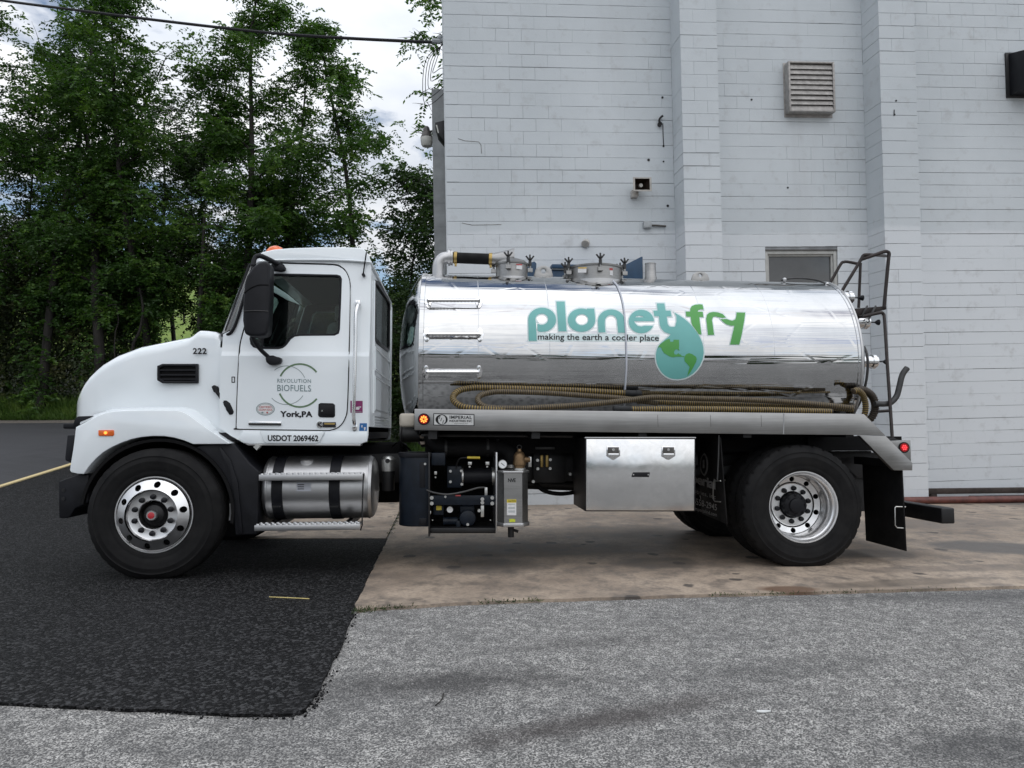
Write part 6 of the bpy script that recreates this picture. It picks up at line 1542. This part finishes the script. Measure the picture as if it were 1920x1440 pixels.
# grab steps on the side
def grab(x0, x1, y0, y1, low):
    r_ = empty('grab_step', tank)
    for x in (x0 + 4, x1 - 4):
        q = mcyl(.004)(x, (y0 + y1) / 2); n_ = nrm(q - A0 - AX * ((q - A0) @ AX))
        b = B(); b.lathe([(.032, 0), (.032, .006), (.014, .010), (.014, .055)], q, n_, 14, (True, True)); b.done('foot', 'chrome', r_)
        pl = [mcyl(.003)(x + dx_, y) for dx_, y in ((-5, y0 + 4), (-2, y0 - 1), (2, y0 - 1), (5, y0 + 4), (5, y1 - 4), (2, y1 + 1), (-2, y1 + 1), (-5, y1 - 4))]
        b = B(); V = b.quadgrid([pl, [p_ + n_ * .010 for p_ in pl]], True); b._f(V[1]); b.done('foot_plate', 'chrome', r_, bevel=.002)
    yb = low
    P = [mcyl(.06)(x, yb) for x in np.linspace(x0 + 4, x1 - 4, 30)]
    rad = [.0155 + (.0022 if i % 2 else 0) for i in range(30)]
    B().tube(P, .016, 8, True, False, rad).done('tread_bar', 'chrome', r_, smooth=20)
grab(799, 902, 557, 577, 563); grab(796, 904, 616, 640, 626.5); grab(795, 902, 686, 709, 697.5)
# ---- lettering
d1 = mcyl(.0042); d0 = mcyl(.0018); d2 = mcyl(.0064)
Z1 = lambda pts: [(970 + x / 8, 550 + y / 8) for x, y in pts]
Z2 = lambda pts: [(1180 + x / 8, 550 + y / 8) for x, y in pts]
def sign(nm, pts, mat, holes=(), border=2.2, bmat='vinyl_border'):
    if border:
        hs = [offset_poly(h, -border * .8) for h in holes]
        flat(nm + '_border', offset_poly(pts, border), d0, bmat, tank, hs, 3)
    flat(nm, pts, d1, mat, tank, holes, 3)
LP = Z1([(170, 712), (163, 400)] + arc(372, 395, 209, 180, 180, 360, 26) + arc(372, 395, 209, 181, 4, 90, 14) + [(330, 575), (304, 562), (303, 460)] + arc(366, 388, 96, 84, 120, -178, 26) + [(280, 450), (292, 712)])
sign('letter_p', LP, 'vinyl_teal')
sign('letter_l', Z1([(585, 122), (710, 122), (738, 568), (618, 568)]), 'vinyl_teal')
sign('letter_a', Z1(arc(962, 402, 206, 175, 0, 292, 36) + [(1040, 238), (1046, 228), (1152, 228), (1168, 370)]), 'vinyl_teal', [Z1(circ(967, 395, 97, 84, 26))])
sign('letter_n', Z1([(1217, 585), (1208, 415)] + arc(1409, 415, 201, 174, 180, 360, 26) + [(1622, 590), (1515, 590), (1500, 470)] + arc(1405, 420, 92, 95, 0, -180, 16) + [(1312, 470), (1322, 585)]), 'vinyl_teal')
sign('letter_e', Z2([(368, 416)] + arc(180, 422, 190, 176, -6, -340, 40) + [(355, 487), (225, 486), (180, 497), (125, 487), (88, 452), (70, 417)]), 'vinyl_teal', [Z2([(85, 359), (108, 342), (150, 333), (192, 342), (217, 359)])])
DROP = Z2([(412, 150), (525, 150), (545, 258), (618, 258), (633, 345), (560, 345), (575, 460), (600, 495), (640, 505), (688, 498), (708, 420), (705, 340), (676, 288), (750, 330), (830, 385), (900, 445), (950, 500), (1010, 580), (1050, 640), (1090, 730), (1110, 810), (1115, 900), (1100, 990), (1060, 1080), (1010, 1150), (960, 1200), (900, 1240), (840, 1268), (770, 1283), (715, 1287), (650, 1282), (600, 1268), (545, 1238), (500, 1200), (460, 1150), (430, 1095), (410, 1040), (400, 980), (398, 920), (408, 860), (430, 800), (470, 750), (540, 690), (590, 648), (618, 618), (598, 606), (560, 592), (530, 580), (500, 550), (480, 525), (465, 495), (455, 460), (445, 345), (375, 340), (362, 258), (425, 258)])
sign('letter_t_drop', DROP, 'vinyl_teal', (), 2.3)
NA = [(605, 680), (615, 725), (660, 725), (665, 695), (745, 695), (748, 790), (742, 830), (758, 855), (735, 855), (715, 838), (690, 845), (668, 880), (680, 915), (712, 918), (735, 895), (745, 910), (775, 920), (785, 938), (825, 942), (820, 955), (770, 950), (700, 950), (650, 960), (600, 945), (520, 895), (490, 850), (480, 815), (455, 805), (432, 820), (445, 780), (500, 735), (560, 695)]
SA = [(830, 945), (850, 915), (895, 897), (940, 910), (1000, 950), (1012, 985), (1000, 1030), (960, 1110), (920, 1180), (870, 1240), (880, 1190), (905, 1105), (870, 1060), (830, 1020), (825, 975)]
flat('continent', Z2(NA), d2, 'vinyl_green', tank, (), 3); flat('continent', Z2(SA), d2, 'vinyl_green', tank, (), 3)
sign('letter_f', Z2([(845, 272), (912, 272), (915, 225), (940, 190), (985, 170), (1050, 163), (1098, 168), (1115, 240), (1070, 238), (1035, 250), (1025, 275), (1100, 275), (1112, 355), (1050, 355), (1060, 450), (1083, 615), (1042, 615), (1000, 552), (962, 500), (946, 480), (930, 440), (920, 350), (855, 348)]), 'vinyl_green', (), 1.6)
sign('letter_r', Z2([(1180, 625), (1160, 450), (1152, 380), (1165, 320), (1200, 290), (1260, 278), (1330, 285), (1400, 310), (1448, 360), (1400, 368), (1350, 360), (1290, 345), (1255, 355), (1240, 400), (1250, 460), (1272, 622)]), 'vinyl_green', (), 1.6)
sign('letter_y', Z2([(1365, 387), (1460, 384), (1500, 400), (1545, 410), (1590, 390), (1605, 340), (1608, 285), (1738, 288), (1725, 400), (1690, 600), (1650, 768), (1510, 768), (1545, 620), (1575, 485), (1520, 485), (1460, 465), (1410, 430)]), 'vinyl_green', (), 1.6)
flat('slogan_border', [(1006, 624), (1237, 627.5), (1236, 641), (1060, 640), (1056, 642), (1050, 641), (1007, 639)], d0, 'vinyl_border', tank, (), 3)
text_decal('slogan', 'making the earth a cooler place', (1008.5, 625.3, 1235.5, 640.2), mcyl(.0052), 'ink_black', tank, .008, 1.0, 2.4)
# ---- hatches, pipe and lifting eyes on top
def top(px, py, Y): return T(px, py, Y)
def star_knob(parent, q, sc=1.0):
    b = B()
    for a in (-38, 0, 38):
        for s_ in (0,): 
            d_ = np.array([math.sin(math.radians(a)), .0, math.cos(math.radians(a))]); b.tube([q, q + d_ * .062 * sc], .009 * sc, 6)
    b.tube([q + np.array([0, -.04, .02]), q + np.array([0, .04, .02])], .010 * sc, 6); b.cyl(q + np.array([0, 0, -.05 * sc]), q, .016 * sc, 8); b.done('clamp_knob', 'hook_grey', parent)
def hatch(nm, xl, xr, yt, yb, lidh, knobs, Y):
    h_ = empty(nm, tank); c = (T(xl, yb, Y) + T(xr, yb, Y)) / 2; R_ = (T(xr, yb, Y)[0] - T(xl, yb, Y)[0]) / 2; zt_ = T((xl + xr) / 2, yt, Y - R_)[2]; zb_2 = c[2] - .10
    B().lathe([(R_, zb_2), (R_, zt_)], (c[0], Y, 0), (0, 0, 1), 40, (True, True)).done('collar', 'stainless', h_, smooth=40)
    B().lathe([(R_ + .012, zt_ - .012), (R_ + .014, zt_ + .004), (R_ * .85, zt_ + lidh * .55), (R_ * .45, zt_ + lidh * .92), (.02, zt_ + lidh)], (c[0], Y, 0), (0, 0, 1), 40, (True, True)).done('lid', 'stainless', h_, smooth=30)
    zc_2 = T((xl + xr) / 2, yb + 1.5, Y - R_)[2]
    B().lathe([(R_ + .002, zc_2 - .04), (R_ + .022, zc_2 - .04), (R_ + .022, zc_2 + .0), (R_ + .002, zc_2 + .004)], (c[0], Y, 0), (0, 0, 1), 40).done('weld_ring', 'alu', h_)
    for a in knobs:
        ca, sa = math.cos(math.radians(a)), math.sin(math.radians(a)); q = np.array([c[0] + (R_ + .025) * ca, Y + (R_ + .025) * sa, zt_ + .035])
        star_knob(h_, q, 1.0)
        b = B(); b.cyl(q + np.array([0, 0, -.11]), q + np.array([0, 0, -.02]), .011, 8); b.box(q[0] - .024, q[0] + .024, q[1] - .018, q[1] + .018, q[2] - .11, q[2] - .075); b.done('clamp', 'stainless', h_)
    return h_, c, R_, zt_
h1, c1, R1, z1_ = hatch('front_hatch', 930, 989, 490, 516, .06, (-105, -10, 170, 90), 1.1)
h2, c2, R2, z2_ = hatch('main_hatch', 1064, 1166, 494, 520, .035, (-90, -22, 202, 90, 20, 160), 1.12)
flat('hatch_label', [(968, 496), (979, 496.5), (979, 505), (968, 504)], mpl(c1[1] - R1 - .004), 'sticker_white', h1); flat('hatch_label', [(968, 494.5), (979, 495), (979, 497.5), (968, 497)], mpl(c1[1] - R1 - .006), 'sticker_red', h1)
flat('hatch_label', [(1084, 503), (1099.5, 503), (1099.5, 511), (1083.5, 511)], mpl(c2[1] - R2 - .004), 'sticker_white', h2); flat('hatch_label', [(1084, 501), (1100, 501), (1099.8, 503.6), (1084, 503.6)], mpl(c2[1] - R2 - .006), 'brass', h2)
flat('hatch_label', [(1131, 501.5), (1149, 502), (1149, 516.5), (1131, 513.5)], mpl(c2[1] - R2 + .02), 'sticker_white', h2); flat('hatch_label', [(1133.5, 503), (1136.5, 503), (1136.5, 512.5), (1133.5, 512)], mpl(c2[1] - R2 + .018), 'ink_black', h2); flat('hatch_label', [(1138.5, 502), (1149, 502.5), (1149, 507), (1139, 506)], mpl(c2[1] - R2 + .018), 'sticker_red', h2)
# suction elbow and rubber sleeve
q = T(823, 520, 1.15)
B().tube(catmull([T(822, 525, 1.15), T(822, 505, 1.15), T(824, 493, 1.15), T(831, 485, 1.15), T(842, 483, 1.15)], 5), .060, 20).done('elbow_pipe', 'alu', tank, smooth=50)
fl = T(842, 483, 1.15)
B().lathe([(.075, -.01), (.080, -.01), (.080, .012), (.070, .014), (.070, .02), (.078, .022), (.078, .035), (.06, .036)], fl, (1, 0, 0), 24, (True, True)).done('pipe_flange', 'alu', tank)
e1 = T(921, 486, 1.12); B().tube([fl + np.array([.035, 0, .0]), (fl + e1) / 2, e1], .054, 20).done('rubber_sleeve', 'rubber', tank, smooth=50)
for t_ in (.12, .95):
    c = fl * (1 - t_) + e1 * t_; B().lathe([(.056, 0), (.062, 0), (.062, .03), (.056, .03)], c, e1 - fl, 24).box(c[0] + .005, c[0] + .025, c[1] - .02, c[1] + .01, c[2] - .085, c[2] - .05).done('sleeve_clamp', 'brass', tank)
b = B(); b.lathe([(.055, -.02), (.058, .02), (.10, .16), (.12, .22)], e1, (1, -.02, -.05), 20, (True, True)); b.done('lid_outlet', 'stainless', h1)
# vent stub
q = T(1220, 518, 1.1); B().lathe([(.062, -.10), (.062, -.02), (.055, .0), (.052, .115), (.056, .12), (.056, .128), (.045, .128)], q, (0, 0, 1), 20, (True, True)).done('vent_stub', 'stainless', tank)
def eye(xa, xb, yt, yb, Y):
    m = (xa + xb) / 2; pts = [(xa, yb)] + [(xa + (xb - xa) * t, yb - (yb - yt) * math.sin(math.pi * (0.12 + .76 * t)) ** .8) for t in np.linspace(.1, .9, 9)] + [(xb, yb), (xb, yb + 8), (xa, yb + 8)]
    tprism('lifting_eye', pts, Y, .025, 'stainless', tank, .003, holes=[circ(m, yb - (yb - yt) * .42, (yb - yt) * .26, None, 12)])
eye(1001, 1037, 498, 516, 1.2); eye(1297, 1330, 509, 522, 1.2)
# ---- rear fittings, ladder and rails
def sight(px, py, Y, r_):
    q = T(px, py, Y); s_ = empty('sight_glass', tank)
    B().lathe([(r_ * .9, -.14), (r_ * .9, -.02), (r_ * 1.12, -.02), (r_ * 1.12, .01), (r_ * .95, .012), (r_ * .9, .03), (r_ * .6, .045), (.01, .05)], q, AX, 24, (True, True)).done('glass_ring', 'chrome', s_)
    B().cyl(q + AX * .05, q + AX * .12, .007, 6).lathe([(.008, .10), (.026, .125), (.028, .14), (.01, .15)], q, AX, 12, (True, True)).done('wing_nut', 'black_plastic', s_)
sight(1622, 604, .78, .062); sight(1637, 678, .72, .062); sight(1592, 558, .85, .060)
b = B(); b.tube(catmull([T(1612, 646, .6), T(1621, 652, .55), T(1626, 668, .5), T(1627, 690, .5), T(1623, 720, .52), T(1614, 750, .56), T(1602, 773, .6)], 4), .012, 8); b.done('level_tube', 'hook_grey', tank)
lad = empty('rear_ladder', truck)
ttube('rail', ((1556, 531.5, 1.35), (1576, 496, 1.35), (1582, 491.4, 1.35), (1590, 491, 1.35), (1611, 495, 1.3)), .016, 'rust_black', lad, 8, 3)
ttube('rail', ((1579, 545, .72), (1613, 489, .72), (1618, 480, .72), (1624, 477.6, .72), (1640, 478, .8), (1664, 480, 1.3)), .016, 'rust_black', lad, 8, 3)
ttube('rail', ((1616, 486, .72), (1640, 478, .72), (1658, 471.8, .72), (1664, 472, .72), (1667, 476, .72), (1665.5, 490, .72), (1657.5, 577, .72)), .017, 'rust_black', lad, 8, 3)
ttube('rail', ((1613.5, 493, 1.3), (1610, 577, 1.3)), .015, 'rust_black', lad, 8, 1)
pA, pB_ = T(1602, 583, .75), T(1659, 578, .75)
B().hexa([(pA[0], .72, pA[2] - .05), (pB_[0], .72, pB_[2] - .015), (pB_[0], 1.5, pB_[2] - .015), (pA[0], 1.5, pA[2] - .05), (pA[0], .72, pA[2] + .02), (pB_[0], .72, pB_[2] + .018), (pB_[0], 1.5, pB_[2] + .018), (pA[0], 1.5, pA[2] + .02)]).done('platform', 'rust_black', lad, bevel=.005)
ttube('hook', ((1626, 574, .70), (1623, 580, .68), (1617, 592, .70)), .010, 'hook_grey', lad, 6, 2); ttube('hook', ((1642, 574, .70), (1637, 583, .68), (1628.5, 599, .68)), .010, 'hook_grey', lad, 6, 2)
ttube('stile', ((1618, 594, .62), (1650, 586.5, .60), (1656, 589, .6), (1658.5, 600, .58), (1663.5, 680, .42), (1669, 760, .30), (1673, 821, .20)), .015, 'rust_black', lad, 8, 3)
ttube('brace', ((1645, 771.5, .30), (1669, 770, .29)), .013, 'rust_black', lad, 8, 1)
tprism('stile_foot', [(1663, 825.5), (1667, 820.5), (1676, 820.5), (1687, 826)], .16, .06, 'black_steel', lad, .002)
hk = empty('hose_hook', truck)
for dy_ in (0.0, .13):
    b = B(); b.tube(catmull([T(1640, 757, .35 + dy_), T(1660, 757.5, .35 + dy_), T(1671, 754, .35 + dy_), T(1681, 743, .35 + dy_), T(1686, 726, .35 + dy_), T(1690, 709, .35 + dy_), T(1694, 699, .35 + dy_), T(1701, 690, .35 + dy_)], 4), .026, 10); b.done('arm', 'hook_grey', hk, smooth=50)

# ================================================================== HOSES (lie in the tray)
def hose(nm, label, pts, r=.029, pitch=.022, rib='hose_rib', worn=False, n=14):
    root = empty(nm); tag(root, label, 'hose', 'suction hoses in the tray')
    P = catmull([T(x, y, Y) for x, y, Y in pts], n)
    # resample
    L = [0.0]
    for a, c in zip(P, P[1:]): L.append(L[-1] + float(np.linalg.norm(c - a)))
    S = np.arange(0, L[-1], pitch / 4); P = np.array(P); R_ = np.column_stack([np.interp(S, L, P[:, k]) for k in range(3)])
    rad = [r * (1.0 if i % 4 in (1, 2) else .86) for i in range(len(S))]; mis = [0 if i % 4 in (0, 1, 2) else 1 for i in range(len(S))]
    W_ = (TO[:, None] + np.stack([TXA, TYA, TZA], 1) @ R_.T).T
    b = B(); b.tube(list(W_), r, 10, True, False, rad, [0 if i % 4 == 1 else 1 for i in range(len(S))]); b.done('hose_wall', [rib, 'hose_body'], root, smooth=55)
    return root, W_
def fitting(root, W_, end=-1, L=.12, r=.031, mat='hose_black'):
    a = W_[end]; d_ = nrm(W_[end] - W_[end - 6] if end == -1 else W_[0] - W_[6])
    B().lathe([(r, -.03), (r, L * .6), (r * 1.15, L * .62), (r * 1.15, L * .9), (r * .9, L)], a, d_, 14, (True, True)).done('end_fitting', mat, root)
r_, W_ = hose('suction_hose', 'thick tan ribbed hose making the outer loop at the front of the tray', ((1010, 768, .15), (930, 768, .13), (889, 766, .13), (866, 762, .16), (852, 753, .21), (850, 743, .27), (860, 733, .32), (880, 728, .36), (910, 727, .38), (1018, 730, .38), (1100, 733, .38), (1178, 737.5, .38)), .028)
fitting(r_, W_)
r_, W_ = hose('suction_hose', 'worn ribbed hose making the inner loop in the tray', ((1233, 756, .33), (1167, 747, .33), (1100, 742, .33), (1018, 736.5, .34), (942, 734.5, .33), (920, 736, .31), (902, 741, .27), (896, 750, .22), (904, 760, .17), (925, 765, .14), (980, 766, .12), (1017, 764, .12), (1083, 760, .15), (1167, 752, .22), (1208, 746.5, .26), (1240, 745, .28), (1317, 747.5, .28), (1362, 748.5, .28), (1450, 752, .27), (1540, 759, .24), (1600, 765, .2)), .026, .019, 'hose_rib_worn')
r_, W_ = hose('suction_hose', 'brown ribbed hose lying between two others at the rear of the tray', ((1195, 752, .40), (1233, 754, .38), (1320, 757, .36), (1450, 760, .34), (1560, 765, .28), (1600, 768, .26)), .026, .019)
r_, W_ = hose('suction_hose', 'yellow brown ribbed hose lying along the near edge of the tray', ((1176, 767.5, .09), (1260, 767, .09), (1320, 767, .09), (1450, 769, .09), (1560, 772, .09)), .027, .020)
fitting(r_, W_, 0)
def coil(nm, label, cx, cy, rx, ry, Y, r, rib):
    pts = [(cx + rx * math.cos(a), cy + ry * math.sin(a), Y + .10 * math.sin(a * .5)) for a in np.radians([-110, -80, -40, 0, 40, 80, 110])]
    return hose(nm, label, pts, r, .020, rib)
coil('suction_hose', 'tan hose end curving round the rear of the tank', 1606, 763, 17, 31, .34, .028, 'hose_rib')
coil('suction_hose', 'black corrugated hose curving round the rear of the tank', 1614, 762, 27, 31, .42, .036, 'hose_black')

# ================================================================== SMALL THINGS ON THE GROUND
def lying(nm, label, cat, pts, r, mat, dz):
    P = []
    for x, y in pts: g = G(x, y); P.append((g[0], g[1], gz(*g) + dz + r))
    o = B().tube(catmull(P, 4), r, 6).done(nm, mat, None); tag(o, label, cat); return o
lying('straw_stalk', 'pale dry straw stalk on the black asphalt', 'straw', ((505, 1124), (540, 1125.5), (580, 1127.5)), .0035, 'straw', .014)
lying('twig', 'short dark twig on the grey asphalt', 'twig', ((817, 1324), (828, 1313), (832, 1301)), .003, 'bark', .0)
g = G(1432, 1336); b = B(); b.prism([(g[0] + x, g[1] + y) for x, y in ((-.03, -.006), (-.005, -.012), (.028, -.004), (.03, .006), (.0, .011), (-.027, .007))], (), 0, .004, lambda a, c, d: (a, c, gz(a, c) + .003 + d)); tag(b.done('paper_scrap', 'paper_white', None), 'small white scrap of paper on the grey asphalt', 'paper')
g = G(1455, 1087.5); b = B(); b.prism([(g[0] + x, g[1] + y) for x, y in ((-.03, -.008), (.02, -.01), (.03, .008), (-.01, .012))], (), 0, .004, lambda a, c, d: (a, c, gz(a, c) + .024 + d))
b.bm.free()
